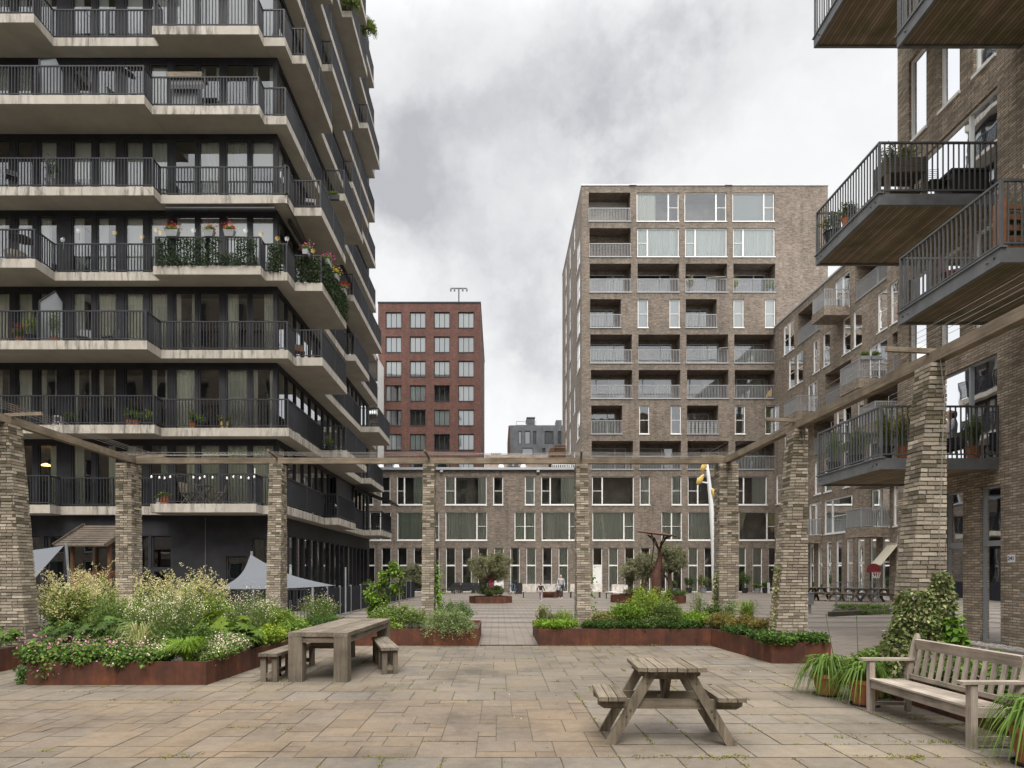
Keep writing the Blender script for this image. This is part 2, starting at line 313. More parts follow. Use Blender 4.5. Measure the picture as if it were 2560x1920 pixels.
# glass
def glass(name, tint, refl=1.0, wav=.004):
    m, nt, b = mat(name); nt.nodes.remove(b); out = nt.nodes['Material Output']
    geo = nt.nodes.new('ShaderNodeNewGeometry'); n = noise(nt, geo.outputs['Position'], .7, 2); bp = nt.nodes.new('ShaderNodeBump'); bp.inputs['Strength'].default_value = wav; bp.inputs['Distance'].default_value = 1
    nt.links.new(n.outputs['Fac'], bp.inputs['Height'])
    fr = nt.nodes.new('ShaderNodeFresnel'); fr.inputs[0].default_value = 1.5
    f = mth(nt, 'MULTIPLY', fr.outputs[0], 1.9*refl, clamp=True); f = mth(nt, 'ADD', f, .08*refl, clamp=True)
    t = nt.nodes.new('ShaderNodeBsdfTransparent'); t.inputs[0].default_value = tint+(1,)
    g = nt.nodes.new('ShaderNodeBsdfGlossy'); g.inputs['Roughness'].default_value = .015; g.inputs[0].default_value = (.95, .97, 1, 1); nt.links.new(bp.outputs[0], g.inputs['Normal'])
    mx = nt.nodes.new('ShaderNodeMixShader'); nt.links.new(f, mx.inputs[0]); nt.links.new(t.outputs[0], mx.inputs[1]); nt.links.new(g.outputs[0], mx.inputs[2]); nt.links.new(mx.outputs[0], out.inputs[0])
glass('glass', (.9, .93, .9)); glass('glass_dark', (.5, .54, .54), 1.3); glass('glass_clear', (.88, .93, .92), .8, 0)
m, nt, b = mat('curtain'); a = nt.nodes.new('ShaderNodeVertexColor'); a.layer_name = 'Col'; b.inputs['Roughness'].default_value = .9
nt.links.new(a.outputs['Color'], b.inputs['Base Color']); t = nt.nodes.new('ShaderNodeBsdfTranslucent'); nt.links.new(a.outputs['Color'], t.inputs[0]); mx = nt.nodes.new('ShaderNodeMixShader'); mx.inputs[0].default_value = .1
nt.links.new(b.outputs[0], mx.inputs[1]); nt.links.new(t.outputs[0], mx.inputs[2]); nt.links.new(mx.outputs[0], nt.nodes['Material Output'].inputs[0])
simple('bulb', (.8, .8, .78), .3, 0, .02)
# paving beyond the planters: brick courses in broad dark and light bands
m, nt, b = mat('plaza'); P_ = nt.nodes.new('ShaderNodeNewGeometry').outputs['Position']; s = nt.nodes.new('ShaderNodeSeparateXYZ'); nt.links.new(P_, s.inputs[0])
t = nt.nodes.new('ShaderNodeTexBrick'); nt.links.new(P_, t.inputs['Vector'])
for k, v in (('Scale', 1), ('Mortar Size', .012), ('Brick Width', .42), ('Row Height', .2)): t.inputs[k].default_value = v
t.inputs['Color1'].default_value = (.19, .16, .13, 1); t.inputs['Color2'].default_value = (.145, .12, .1, 1); t.inputs['Mortar'].default_value = (.07, .06, .05, 1)
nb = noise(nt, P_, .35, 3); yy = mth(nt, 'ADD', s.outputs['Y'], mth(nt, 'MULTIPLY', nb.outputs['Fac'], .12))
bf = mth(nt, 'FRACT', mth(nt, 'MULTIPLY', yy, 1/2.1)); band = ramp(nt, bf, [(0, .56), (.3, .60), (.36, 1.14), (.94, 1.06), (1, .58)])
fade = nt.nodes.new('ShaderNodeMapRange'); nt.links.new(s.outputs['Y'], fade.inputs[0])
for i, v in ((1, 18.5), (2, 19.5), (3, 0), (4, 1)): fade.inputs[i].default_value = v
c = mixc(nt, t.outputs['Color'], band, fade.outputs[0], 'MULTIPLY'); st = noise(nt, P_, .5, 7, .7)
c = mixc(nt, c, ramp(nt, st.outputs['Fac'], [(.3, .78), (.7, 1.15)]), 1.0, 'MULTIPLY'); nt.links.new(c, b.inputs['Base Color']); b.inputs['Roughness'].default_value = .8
simple('joint', (.075, .066, .046), .95, 0, .3, 5); simple('slab_dark', (.1, .1, .1), .7)
# ------------------------------------------------------------------ ground and paving
g = MB(); g.box(-300, 300, -120, 420, -.5, 0); tag(g.build('ground', 'joint'), kind='structure')
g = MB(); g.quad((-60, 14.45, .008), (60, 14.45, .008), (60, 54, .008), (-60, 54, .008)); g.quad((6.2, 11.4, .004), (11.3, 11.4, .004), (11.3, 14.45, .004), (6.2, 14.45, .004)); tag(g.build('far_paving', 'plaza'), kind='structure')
JOINTS = []
def tiles(mb, x0, x1, y0, y1, unit, sizes, base, var, gap=.006, warm=.03, rowoff=False):
    nx = int(round((x1-x0)/unit)); ny = int(round((y1-y0)/unit)); ux = (x1-x0)/nx; uy = (y1-y0)/ny
    occ = np.zeros((nx, ny), bool)
    for j in range(ny):
        for i in range(nx):
            if occ[i, j]: continue
            opts = [s for s in sizes if i+s[0] <= nx and j+s[1] <= ny and not occ[i:i+s[0], j:j+s[1]].any()]
            w, h = random.choice(opts) if opts else (1, 1)
            occ[i:i+w, j:j+h] = True
            k = 1+random.gauss(0, var); t = random.gauss(0, warm)
            c = (base[0]*k*(1+t), base[1]*k, base[2]*k*(1-t*1.6))
            a, b_, c_, d = x0+i*ux+gap, x0+(i+w)*ux-gap, y0+j*uy+gap, y0+(j+h)*uy-gap
            z = .006+random.random()*.003
            mb.quad((a, c_, z), (b_, c_, z), (b_, d, z), (a, d, z), c); JOINTS.append((a, c_, b_, d))
T = MB(); grey = (.146, .124, .097); warm_ = (.152, .121, .089); lite = (.172, .149, .119)
S1 = [(2, 2), (3, 2), (2, 1), (2, 2), (3, 3), (1, 1), (2, 3), (3, 1)]
tiles(T, -14, 1.07, 3.6, 5.693, .52, [(1, 1)], grey, .05, warm=.012); tiles(T, 1.07, 6.2, 3.6, 5.693, .52, [(1, 1)], grey, .05, warm=.012)
tiles(T, -14.1, 1.06, 5.693, 8.247, .181, S1, warm_, .06, warm=.018, gap=.004)
tiles(T, -20.4, 6.0, 8.247, 8.84, .55, [(1, 1)], grey, .05, warm=.012)
tiles(T, 1.07, 6.0, 5.693, 8.247, .42, [(1, 1), (1, 1), (2, 1)], lite, .06, warm=.02)
tiles(T, -22, 3.5, 8.84, 14.42, .2, S1, (.152, .130, .101), .055, warm=.015)
tiles(T, 3.5, 6.6, 8.84, 14.42, .33, [(1, 1), (2, 1)], (.172, .15, .12), .05, warm=.015)
tiles(T, 6.0, 11.25, 3.6, 11.4, .5, [(1, 1), (2, 1)], (.15, .137, .12), .05)
tag(T.build('plaza_paving', 'tile'), kind='structure')
g = MB(); g.bar((-.42, 14.44, .012), (.9, 14.44, .012), .012, .03); tag(g.build('paving_edge_strip', 'dark_metal'), kind='structure')
g = MB(); g.box(10.85, 11.29, 11, 18.2, 0, .02)
for i in range(420):
    x, y = random.uniform(10.87, 11.27), random.uniform(12, 18.1); r = random.uniform(.015, .035); g.lathe([(r*.6, 0), (r, r*.5), (r*.5, r)], x, y, .018, 5)
tag(g.build('pebble_strip', 'pebble'), kind='structure')
# weeds in the joints
w = MB(); PP, DD, LL = [], [], []
def tuft(x, y, n, h):
    for _ in range(n):
        PP.append((x+random.gauss(0, .02), y+random.gauss(0, .012), .005)); a = random.uniform(0, 6.28); t = random.uniform(.3, 1.3)
        DD.append((math.cos(a)*t, math.sin(a)*t, 1)); LL.append(h*random.uniform(.5, 1.3))
for (a, c_, b_, d) in JOINTS:
    if d > 14.4 or a < -9 or b_ > 6.5: continue
    cx = (a+b_)/2; pr = .16+.75*math.exp(-((d-5.69)/.04)**2)+.22*math.exp(-((d-8.84)/.05)**2)+(.4 if cx > 2.2 and c_ < 7.5 else 0)+(.22 if cx > 1.0 else 0)
    if a < 1.0 and 5.7 < c_ < 8.2: pr *= .25
    if random.random() < pr:
        side = random.random() < .5; n = random.randint(2, 9)
        for _ in range(n):
            t = random.random()
            x, y = ((a+(b_-a)*t, c_-.007) if side else (a-.007, c_+(d-c_)*t)); tuft(x, y, random.randint(3, 9), .022)
for (xx, yy, n) in [(2.05, 5.69, 22), (1.35, 5.69, 14), (3.6, 5.7, 26), (4.2, 6.2, 20), (4.9, 6.9, 24), (4.75, 7.2, 18), (3.5, 6.4, 10), (-1.0, 5.69, 10), (-2.8, 5.69, 10), (4.4, 5.5, 16)]:
    for _ in range(n): tuft(xx+random.gauss(0, .16), yy+random.gauss(0, .035), 6, .035)
for xx in np.arange(1.0, 4.8, .06):
    if random.random() < .5: tuft(xx, 14.36, 4, .07)
D_ = np.array(DD); D_ /= np.linalg.norm(D_, axis=1)[:, None]; n_ = len(PP)
cl = np.array([(.20, .22, .05)])*rng.uniform(.5, 1.2, (n_, 1))*np.array([[1, 1, 1]])
w.leaves(np.array(PP), D_, np.array(LL), .009, cl); tag(w.build('joint_weeds', 'leaf'), 'thin green grass and moss growing in the paving joints', 'weeds', kind='stuff')

# ------------------------------------------------------------------ facade helpers
class Pl:
    def __init__(s, front, at, inw=1): s.front, s.at, s.inw = front, at, inw
    def P(s, u, v, d): return (u, s.at+d, v) if s.front else (s.at+s.inw*d, u, v)
    def box(s, mb, u0, u1, v0, v1, d0, d1, c=None):
        a = s.P(u0, v0, d0); b = s.P(u1, v1, d1)
        mb.box(min(a[0], b[0]), max(a[0], b[0]), min(a[1], b[1]), max(a[1], b[1]), min(a[2], b[2]), max(a[2], b[2]), c)
    def quad(s, mb, u0, u1, v0, v1, d, c=None): mb.quad(s.P(u0, v0, d), s.P(u1, v0, d), s.P(u1, v1, d), s.P(u0, v1, d), c)
def wall_grid(mb, pl, u0, u1, v0, v1, ops, rev=.12):
    us = sorted({u0, u1} | {round(o[k], 4) for o in ops for k in (0, 1)}); vs = sorted({v0, v1} | {round(o[k], 4) for o in ops for k in (2, 3)})
    us = [u for u in us if u0 <= u <= u1]; vs = [v for v in vs if v0 <= v <= v1]
    for i in range(len(us)-1):
        cu = (us[i]+us[i+1])/2; start = None
        col_ops = [o for o in ops if o[0] < cu < o[1]]
        for j in range(len(vs)-1):
            cv = (vs[j]+vs[j+1])/2; hole = any(o[2] < cv < o[3] for o in col_ops)
            if not hole and start is None: start = vs[j]
            if (hole or j == len(vs)-2) and start is not None:
                e = vs[j] if hole else vs[j+1]
                if e > start: pl.quad(mb, us[i], us[i+1], start, e, 0)
                start = None
    for o in ops:
        r = o[4] if len(o) > 4 else rev
        for (a, b_, c_, d) in ((o[0], o[0], o[2], o[3]), (o[1], o[1], o[2], o[3])):
            mb.quad(pl.P(a, c_, 0), pl.P(a, c_, r), pl.P(a, d, r), pl.P(a, d, 0))
        for v in (o[2], o[3]): mb.quad(pl.P(o[0], v, 0), pl.P(o[1], v, 0), pl.P(o[1], v, r), pl.P(o[0], v, r))
def curtain(mb, pl, u0, u1, v0, v1, d, per=.12, c=(.5, .5, .42), amp=.035, gather=0):
    n = max(2, int((u1-u0)/per*2)); prev = None
    um = u0 if gather < 0 else u1
    for i in range(n+1):
        t = i/n; u = u0+(u1-u0)*t; dd = d+(amp if i % 2 else -amp)*random.uniform(.5, 1.2); g_ = abs(gather); ub = u+(um-u)*g_
        k = random.uniform(.9, 1.08); cur = (pl.P(u, v1, dd), pl.P(ub, v0, dd))
        if prev: mb.quad(prev[1], cur[1], cur[0], prev[0], tuple(x*k for x in c))
        prev = cur
def room(mb, pl, u0, u1, v0, v1, d0, d1, c=None):
    for (a, b_) in ((u0, u0), (u1, u1)): mb.quad(pl.P(a, v0, d0), pl.P(a, v0, d1), pl.P(a, v1, d1), pl.P(a, v1, d0), c)
    for v in (v0, v1): mb.quad(pl.P(u0, v, d0), pl.P(u1, v, d0), pl.P(u1, v, d1), pl.P(u0, v, d1), c)
    pl.quad(mb, u0, u1, v0, v1, d1, c)
CURT = [(.8, .8, .74), (.72, .74, .64), (.66, .7, .6), (.78, .77, .7), (.75, .7, .58), (.85, .85, .8)]
def window(pl, parent, u0, u1, v0, v1, style='F', d=.12, frame='white', fw=.065, cur=None, sill=True, g='glass', inter=None, name='window', per=.14, open_=0, tv=None, colr=None, split=None):
    """one window: frame with pane, curtain and sill as its pieces"""
    f = MB(); fd = .07
    pl.box(f, u0, u0+fw, v0, v1, d, d+fd); pl.box(f, u1-fw, u1, v0, v1, d, d+fd)
    pl.box(f, u0+fw, u1-fw, v0, v0+fw, d, d+fd); pl.box(f, u0+fw, u1-fw, v1-fw, v1, d, d+fd)
    mid = v0+(v1-v0)*.49; wd = u1-u0; m = None
    if style == 'R': m = u1-wd*.245
    if style == 'L': m = u0+wd*.245
    if style == 'D': m = (u0+u1)/2
    if split: m = u0+wd*split
    if m: pl.box(f, m-fw*.7, m+fw*.7, v0+fw, v1-fw, d-.004, d+fd)
    if style == 'R': pl.box(f, m+fw*.7, u1-fw, mid-.02, mid+.02, d+.01, d+fd)
    if style == 'L': pl.box(f, u0+fw, m-fw*.7, mid-.02, mid+.02, d+.01, d+fd)
    if style in ('N',): pl.box(f, u0+fw, u1-fw, mid-.02, mid+.02, d+.01, d+fd)
    if style == 'D': pl.box(f, u0+fw, m-fw*.7, mid-.018, mid+.018, d+.01, d+fd); pl.box(f, m+fw*.7, u1-fw, mid-.018, mid+.018, d+.01, d+fd)
    if style == 'T': pl.box(f, u0+fw, u1-fw, tv-.06, tv+.06, d-.004, d+fd)
    if style == '3':
        for k in (1, 2): uu = u0+wd*k/3; pl.box(f, uu-.03, uu+.03, v0+fw, v1-fw, d-.004, d+fd)
    fr = f.build(name, frame, parent)
    p = MB()
    if style == 'T' and open_: pl.quad(p, u0+fw, u1-fw, tv+.06, v1-fw, d+.04)
    else: pl.quad(p, u0+fw, u1-fw, v0+fw, v1-fw, d+.04)
    p.build('pane', g, fr)
    if style == 'T' and open_: q = MB(); pl.box(q, u0+fw, u1-fw, v0+.02, tv-.06, d+.02, d+.06); q.build('door_leaf', 'white', fr)
    if cur is None: cur = random.choice(['full', 'full', 'sides', 'none', 'full', 'half'])
    cc = colr or random.choice(CURT); q = MB(); a, b_ = u0+.04, u1-.04; dc = d+.17
    if cur == 'full': curtain(q, pl, a, b_, v0+.03, v1-.02, dc, per, cc)
    elif cur == 'sides': curtain(q, pl, a, a+wd*.2, v0+.03, v1-.02, dc, per*.7, cc); curtain(q, pl, b_-wd*.2, b_, v0+.03, v1-.02, dc, per*.7, cc)
    elif cur == 'left': curtain(q, pl, a, a+wd*.45, v0+.03, v1-.02, dc, per*.8, cc)
    elif cur == 'right': curtain(q, pl, b_-wd*.45, b_, v0+.03, v1-.02, dc, per*.8, cc)
    elif cur == 'half': pl.box(q, a, b_, v0+(v1-v0)*random.uniform(.35, .7), v1-.02, dc-.01, dc, cc)
    elif cur == 'blind': pl.box(q, a, b_, v0+.03, v1-.02, dc-.01, dc, cc)
    elif cur == 'tied': curtain(q, pl, a, a+wd*.22, v0+.7, v1-.02, dc, per*.7, cc, gather=-.7); curtain(q, pl, b_-wd*.3, b_, v0+.7, v1-.02, dc, per*.7, cc, gather=.7)
    if q.n: q.build('curtain', 'curtain', fr)
    if sill: s_ = MB(); pl.box(s_, u0-.03, u1+.03, v0-.075, v0-.003, -.05, d+.05); s_.build('sill', frame, fr)
    if inter is not None: room(inter, pl, u0+.002, u1-.002, v0+.002, v1-.002, d+.071, d+1.5)
    return fr
def rails(mb, pts, z, h, sp=.115, bw=.018, bd=.04, post=.05, top=.045, lo=.09, close=True, toprail=.05):
    for i in range(len(pts)-1):
        a = Vector(pts[i]+(0,)); b = Vector(pts[i+1]+(0,)); L = (b-a).length
        if L < .05: continue
        d = (b-a)/L; n = max(1, int(L/sp))
        mb.bar(a+Vector((0, 0, z+h-top/2)), b+Vector((0, 0, z+h-top/2)), toprail, top); mb.bar(a+Vector((0, 0, z+lo)), b+Vector((0, 0, z+lo)), .04, .03)
        for k in range(1, n):
            p = a+d*(L*k/n); w2 = bw/2*d; o = Vector((-d.y, d.x, 0))*bd/2
            lo_, hi_ = z+lo+.015, z+h-top
            V = [p-w2-o, p+w2-o, p+w2+o, p-w2+o]
            mb.add([v+Vector((0, 0, lo_)) for v in V]+[v+Vector((0, 0, hi_)) for v in V], BOXF[2:])
        m = max(1, int(L/1.9))
        for k in range(m): p = a+d*(L*k/m); mb.bar(p+Vector((0, 0, z)), p+Vector((0, 0, z+h-.002)), post, post)
    p = Vector(pts[-1]+(0,)); mb.bar(p+Vector((0, 0, z)), p+Vector((0, 0, z+h-.002)), post, post)

# ------------------------------------------------------------------ the balcony tower at the left
GX, GY, GE = -8.68, 25.1, 43.0
def zc(k): return 3.9+2.992*k
TW = thing('apartment_tower', 'tall dark glazed apartment tower wrapped in stepped concrete balconies at the left', 'apartment tower', (-17, 34, 0))
FR = {0: [(-17.0, 24.25), (-13.0, 24.85), (-9.05, 23.9), (-8.15, 24.6)], 1: [(-12.95, 24.09), (-8.05, 24.6)], 2: [(-12.96, 23.6), (-8.08, 24.6)],
      3: [(-17.05, 23.56), (-13, 24.6), (-8.95, 24.1), (-8.1, 24.6)], 4: [(-13, 24.12), (-8.1, 24.65)], 5: [(-13, 23.5), (-8.97, 24.03), (-8.14, 24.57)],
      6: [(-17.06, 23.5), (-13, 24.55), (-9, 24.02), (-8.18, 24.55)], 7: [(-13, 24.1), (-8.15, 24.6)], 8: [(-17, 23.6), (-8.15, 24.6)], 9: [(-13, 24.1), (-8.15, 24.6)], 10: [(-8.15, 24.6)], 11: [(-8.15, 24.6)]}
SD = {0: [(30, -8.15), (33.6, -7.5), (38.6, -8.15), (42, -7.0), (43, -8.2)], 1: [(29.1, -8.05), (33.5, -6.9), (37.6, -8.05), (41.8, -7.5), (43, -8.2)],
      2: [(25.46, -8.08), (29.6, -7.0), (37.5, -8.05), (41.5, -7.0), (43, -8.2)], 3: [(25.5, -8.1), (29.55, -7.02), (33.9, -8.05), (37.6, -7.58), (43, -8.1)],
      4: [(25.5, -8.13), (29.55, -7.05), (33.5, -8.1), (41.6, -7.58), (43, -8.2)], 5: [(29.6, -8.14), (33.6, -7.1), (42.4, -8.1), (43, -8.4)],
      6: [(25.4, -8.18), (29.45, -7.64), (33.6, -8.16), (37.7, -7.65), (42.5, -8.15)], 7: [(29.6, -8.15), (33.6, -7.68), (42.4, -8.18)],
      8: [(29.5, -7.65), (37.7, -8.2), (41.6, -7.7), (42.5, -8.2)], 9: [(33.6, -8.2), (37.7, -7.72), (42.4, -8.2)], 10: [(33.6, -8.2), (37.6, -7.74), (42.5, -8.25)],
      11: [(30, -8.2), (37.6, -7.7), (38, -8.6)]}
def path(k, ins=0):
    P = []; x = -27.0
    for i, (xe, y) in enumerate(FR[k]): P += [(x, y), (xe, y)]; x = xe
    y0 = FR[k][-1][1]; cx = FR[k][-1][0]
    for (ye, xs) in SD[k]:
        if abs(xs-cx) > .001: P += [(xs, y0)] if P[-1] != (xs, y0) else []
        P.append((xs, ye)); y0 = ye; cx = xs
    Q = []
    for p in P:
        if not Q or (abs(p[0]-Q[-1][0])+abs(p[1]-Q[-1][1])) > 1e-4: Q.append(p)
    if ins:                                    # axis-aligned offset to the inside (path runs right, then back; inside is on its left)
        out = []
        for i, p in enumerate(Q):
            def nrm(a, b):
                d = Vector((b[0]-a[0], b[1]-a[1])); d.normalize(); return Vector((-d.y, d.x))
            n1 = nrm(Q[i-1], p) if i else None; n2 = nrm(p, Q[i+1]) if i < len(Q)-1 else None
            o = (n1 if n2 is None else n2 if n1 is None else (n1+n2 if abs(n1.dot(n2)) < .5 else n1))
            out.append((p[0]+o.x*ins, p[1]+o.y*ins))
        return out
    return Q
for k in range(12):
    s_ = MB(); P_ = path(k); poly = P_+[(GX-.3, P_[-1][1]), (GX-.3, 43.0), (-27, 43.0)]
    z = zc(k); s_.prism(poly, z+.01, z+.33); o = s_.build('balcony_slab', 'concrete', TW)
    q = MB(); Pi = path(k, .02); q.prism(Pi+[(GX-.31, Pi[-1][1]), (GX-.31, 42.9), (-26.9, 42.9)], z, z+.0095); q.build('soffit', 'soffit', o)
    if k < 11: r = MB(); rails(r, path(k, .06), z+.33, 1.13, .118, .022, .045, .055); r.build('balustrade', 'dark_metal', TW)
    # joints in the slab edge
wl = MB(); fp = Pl(True, GY); sp = Pl(False, GX, -1)
WPX = [(-262, -215), (-200, -152), (-135, -88), (-72, -27), (-15, 25), (39, 82), (95, 143), (178, 230), (240, 291), (311, 359), (373, 420), (434, 489), (496, 550), (563, 620), (627, 685)]
ops, sops = [], []
for k in range(11):
    a, b_ = zc(k)+.36, zc(k+1)-.2
    for x0, x1 in WPX: ops.append((pX(x0, GY), pX(x1, GY), a, b_, .05, k))
    y = 25.35
    while y < 42.3: sops.append((y, y+.93, a, b_, .05, k)); y += 1.08
gops = [(pX(385, GY), pX(432, GY), .05, 1.7, .1), (pX(352, GY), pX(380, GY), .05, 1.7, .1), (pX(378, GY), pX(428, GY), 1.82, 3.1, .1), (pX(350, GY), pX(372, GY), 1.82, 3.1, .1),
        (pX(110, GY), pX(160, GY), .05, 3.1, .1), (pX(165, GY), pX(232, GY), .05, 3.1, .1), (pX(238, GY), pX(300, GY), .05, 3.1, .1), (pX(20, GY), pX(100, GY), .05, 3.1, .1),
        (pX(565, GY), pX(618, GY), .05, 2.3, .1), (pX(630, GY), pX(680, GY), .3, 3.0, .1)]
wall_grid(wl, fp, -27, GX, 0, zc(11)+.5, ops+gops)
gs = []; y = 25.4
while y < 42.2: gs.append((y, y+.78, .1, 3.15, .1)); y += 1.02+(.15 if int(y) % 5 == 0 else 0)
wall_grid(wl, sp, GY, 43, 0, zc(11)+.5, sops+gs)
wl.box(-27, GX-.01, 42.9, 43, 0, zc(11)+.5); wl.box(-27, GX, GY+.02, 43, zc(11)+.4, zc(11)+.5)
wl.build('wall', 'black_clad', TW)
iv = MB()
for k in range(-1, 11):
    z0, z1 = (zc(k)+.33 if k >= 0 else .02), zc(k+1)
    iv.quad((-27, 29.6, z0), (-12.9, 29.6, z0), (-12.9, 29.6, z1), (-27, 29.6, z1)); iv.quad((-12.9, 29.6, z0), (-12.9, 42.8, z0), (-12.9, 42.8, z1), (-12.9, 29.6, z1))
    for x in (-21, -17.05, -13.0): iv.quad((x, 25.4, z0), (x, 29.6, z0), (x, 29.6, z1), (x, 25.4, z1))
    for y in (29.6, 33.6, 37.6): iv.quad((-12.9, y, z0), (-9.0, y, z0), (-9.0, y, z1), (-12.9, y, z1))
    if k >= 0: iv.box(-26.9, -9.0, 25.2, 42.8, zc(k)+.335, zc(k)+.345)
iv.build('interior', 'interior', TW)
LC = {0: 'full', 1: 'sides', 2: 'sides', 3: 'blind', 4: 'mix', 5: 'mix', 6: 'blind'}
for k in range(7):
    for i, (x0, x1) in enumerate(WPX[4:]):
        rk = random.uniform(.85, 1.05)*(.75 if k > 3 else 1)
        c = {'blind': 'blind' if i > 4 else 'left', 'mix': random.choice(['full', 'sides', 'none', 'half']), 'sides': random.choice(['sides', 'left', 'right', 'none', 'full', 'full', 'sides']), 'full': 'full' if i > 7 else random.choice(['left', 'right', 'none', 'sides'])}[LC[k]]
        cc = {0: (.84, .86, .74), 1: (.9, .9, .82), 2: (.92, .9, .8), 3: (.88, .88, .84), 6: (.9, .9, .9)}.get(k, (.86, .87, .8))
        window(fp, TW, pX(x0, GY)+.001, pX(x1, GY)-.001, zc(k)+.361, zc(k+1)-.201, 'F', .03, 'dark_metal', .05, c, False, per=.11, colr=tuple(min(.95, v*rk) for v in cc))
sw = MB()
for (u0, u1, v0, v1, r_, k) in [o for o in ops if o[5] > 6 or o[1] < pX(-20, GY)]:
    sw.mi = 0; fp.box(sw, u0+.001, u0+.05, v0+.001, v1-.001, .03, .1); fp.box(sw, u1-.05, u1-.001, v0+.001, v1-.001, .03, .1); sw.mi = 1; fp.quad(sw, u0+.05, u1-.05, v0, v1, .06)
    if random.random() < .7: sw.mi = 2; curtain(sw, fp, u0, u1, v0, v1, .2, .14, random.choice(CURT))
for (u0, u1, v0, v1, r_, k) in sops:
    sw.mi = 0; sp.box(sw, u0+.001, u0+.05, v0+.001, v1-.001, .03, .1); sp.box(sw, u1-.05, u1-.001, v0+.001, v1-.001, .03, .1); sw.mi = 1; sp.quad(sw, u0+.05, u1-.05, v0, v1, .06)
    if random.random() < .6: sw.mi = 2; curtain(sw, sp, u0, u1-random.choice([0, .3, .5]), v0, v1, .2, .14, random.choice(CURT))
for (u0, u1, v0, v1, r_) in gs:
    sw.mi = 1; sp.quad(sw, u0, u1, v0, v1, .06); sw.mi = 2
    if random.random() < .45: curtain(sw, sp, u0, u1, v0, v1, .25, .12, (.3, .32, .28))
tag(sw.build('side_window', ['dark_metal', 'glass', 'curtain'], TW), kind='stuff')
for (u0, u1, v0, v1, r_) in gops:
    window(fp, TW, u0+.001, u1-.001, v0+.001, v1-.001, 'F', .06, 'dark_metal', .05, random.choice(['none', 'left', 'none', 'sides']), False, 'glass_dark', per=.1, colr=(.28, .34, .32))
for (u0, u1, v0, v1, r_) in gs: pn = MB(); sp.box(pn, u1+.02, u1+.21, 0, 3.2, -.04, -.001); pn.build('pilaster', 'black_clad', TW)
for x in np.arange(-26, -8.8, 1.45):
    if not any(a-.1 < x < b_+.1 for (a, b_, *_r) in gops): pn = MB(); fp.box(pn, x, x+.03, 0, 3.8, -.02, -.001); pn.build('panel_seam', 'slab_dark', TW)
for k in range(11):
    for x in (-17.06, -13.02, -8.96): jn = MB(); jn.box(x-.008, x+.008, 23.62+1.0*(x > -9), GY-.01, zc(k)-.002, zc(k)-.0002); jn.build('soffit_joint', 'interior', TW)
aw = MB(); z = zc(4)-.16; aw.tube([(pX(410, 24.6), 24.75, z), (pX(685, 24.6), 24.75, z)], .085, 10); aw.build('awning_roll', 'dark_metal', TW)
aw = MB(); aw.tube([(-8.35, 25.6, z), (-8.35, 29.3, z)], .085, 10); aw.build('awning_roll', 'dark_metal', TW)
aw = MB(); aw.tube([(-8.5, 37.7, zc(1)-.2), (-8.5, 41.7, zc(1)-.2)], .07, 8); aw.quad((-8.45, 37.8, zc(1)-.22), (-8.45, 41.6, zc(1)-.22), (-6.4, 41.6, zc(1)-.95), (-6.4, 37.8, zc(1)-.95)); aw.bar((-6.4, 37.8, zc(1)-.96), (-6.4, 41.6, zc(1)-.96), .06)
aw.bar((-8.4, 38.2, zc(1)-.25), (-6.5, 38.2, zc(1)-.98), .04); aw.bar((-8.4, 41.2, zc(1)-.25), (-6.5, 41.2, zc(1)-.98), .04); aw.build('awning', 'dark_metal', TW)
aw = MB(); sp.box(aw, 33.8, 37.3, zc(1)-1.5, zc(1)-.2, -.12, -.06); aw.build('sun_screen', 'dark_metal', TW)

# ------------------------------------------------------------------ grey-brown brick tower in the middle
YM = 54.0; mp_ = Pl(True, YM)
def vk(k): return 4.4+2.992*k
def zx(z): return pX(1400+.28933*z, YM)
BT = thing('brick_apartment_tower', 'ten storey grey brown brick apartment tower with loggias and white windows', 'apartment tower', (15, 60, 0))
rows = {9: [(248, 608, 'G0'), (662, 1028, 'R'), (1076, 1440, 'R'), (1490, 1853, 'R')], 8: [(255, 612, 'G0'), (668, 1030, 'L'), (1082, 1443, 'L'), (1496, 1858, 'L')],
        7: [(257, 615, 'GR'), (670, 1030, 'GR'), (1085, 1445, 'GR'), (1498, 1860, 'GR')], 6: [(260, 527, 'GR'), (672, 763, 'N'), (947, 1037, 'N'), (1087, 1355, 'GR'), (1500, 1590, 'N'), (1773, 1862, 'N')],
        5: [(262, 622, 'GR'), (677, 1038, 'GR'), (1092, 1453, 'GR'), (1506, 1857, 'GR')], 4: [(267, 625, 'GL'), (680, 1040, 'GL'), (1097, 1455, 'GL'), (1510, 1862, 'GL')],
        3: [(270, 538, 'GR'), (685, 773, 'N'), (958, 1047, 'N'), (1098, 1368, 'GP'), (1512, 1602, 'N'), (1775, 1865, 'N')], 2: [(273, 632, 'GR'), (688, 1047, 'GR'), (1102, 1458, 'GR'), (1515, 1868, 'GL')],
        1: [(277, 640, 'L'), (690, 778, 'N'), (965, 1052, 'N'), (1105, 1465, 'L'), (1525, 1790, 'L')], 0: [(280, 643, 'R'), (877, 1055, 'D'), (1108, 1465, 'F'), (1545, 1873, 'R')]}
ctype = {(9, 0): 'none', (9, 1): 'left', (9, 2): 'none', (9, 3): 'blind', 8: 'full', 6: 'blind'}
ops = []; wins = []; logs = []
for k, L in rows.items():
    for i, (a, b_, s_) in enumerate(L):
        u0, u1, v0, v1 = zx(a), zx(b_), vk(k), vk(k)+2.4
        if s_[0] == 'G': ops.append((u0, u1, v0, v1, 1.4)); logs.append((u0, u1, v0, v1, s_, k, i))
        else: ops.append((u0, u1, v0, v1, .12)); wins.append((u0, u1, v0, v1, s_, k, i))
gx = [-8, 118, 283, 420, 560, 697, 835, 973, 1110, 1247, 1385, 1525, 1665, 1800]; gr = []
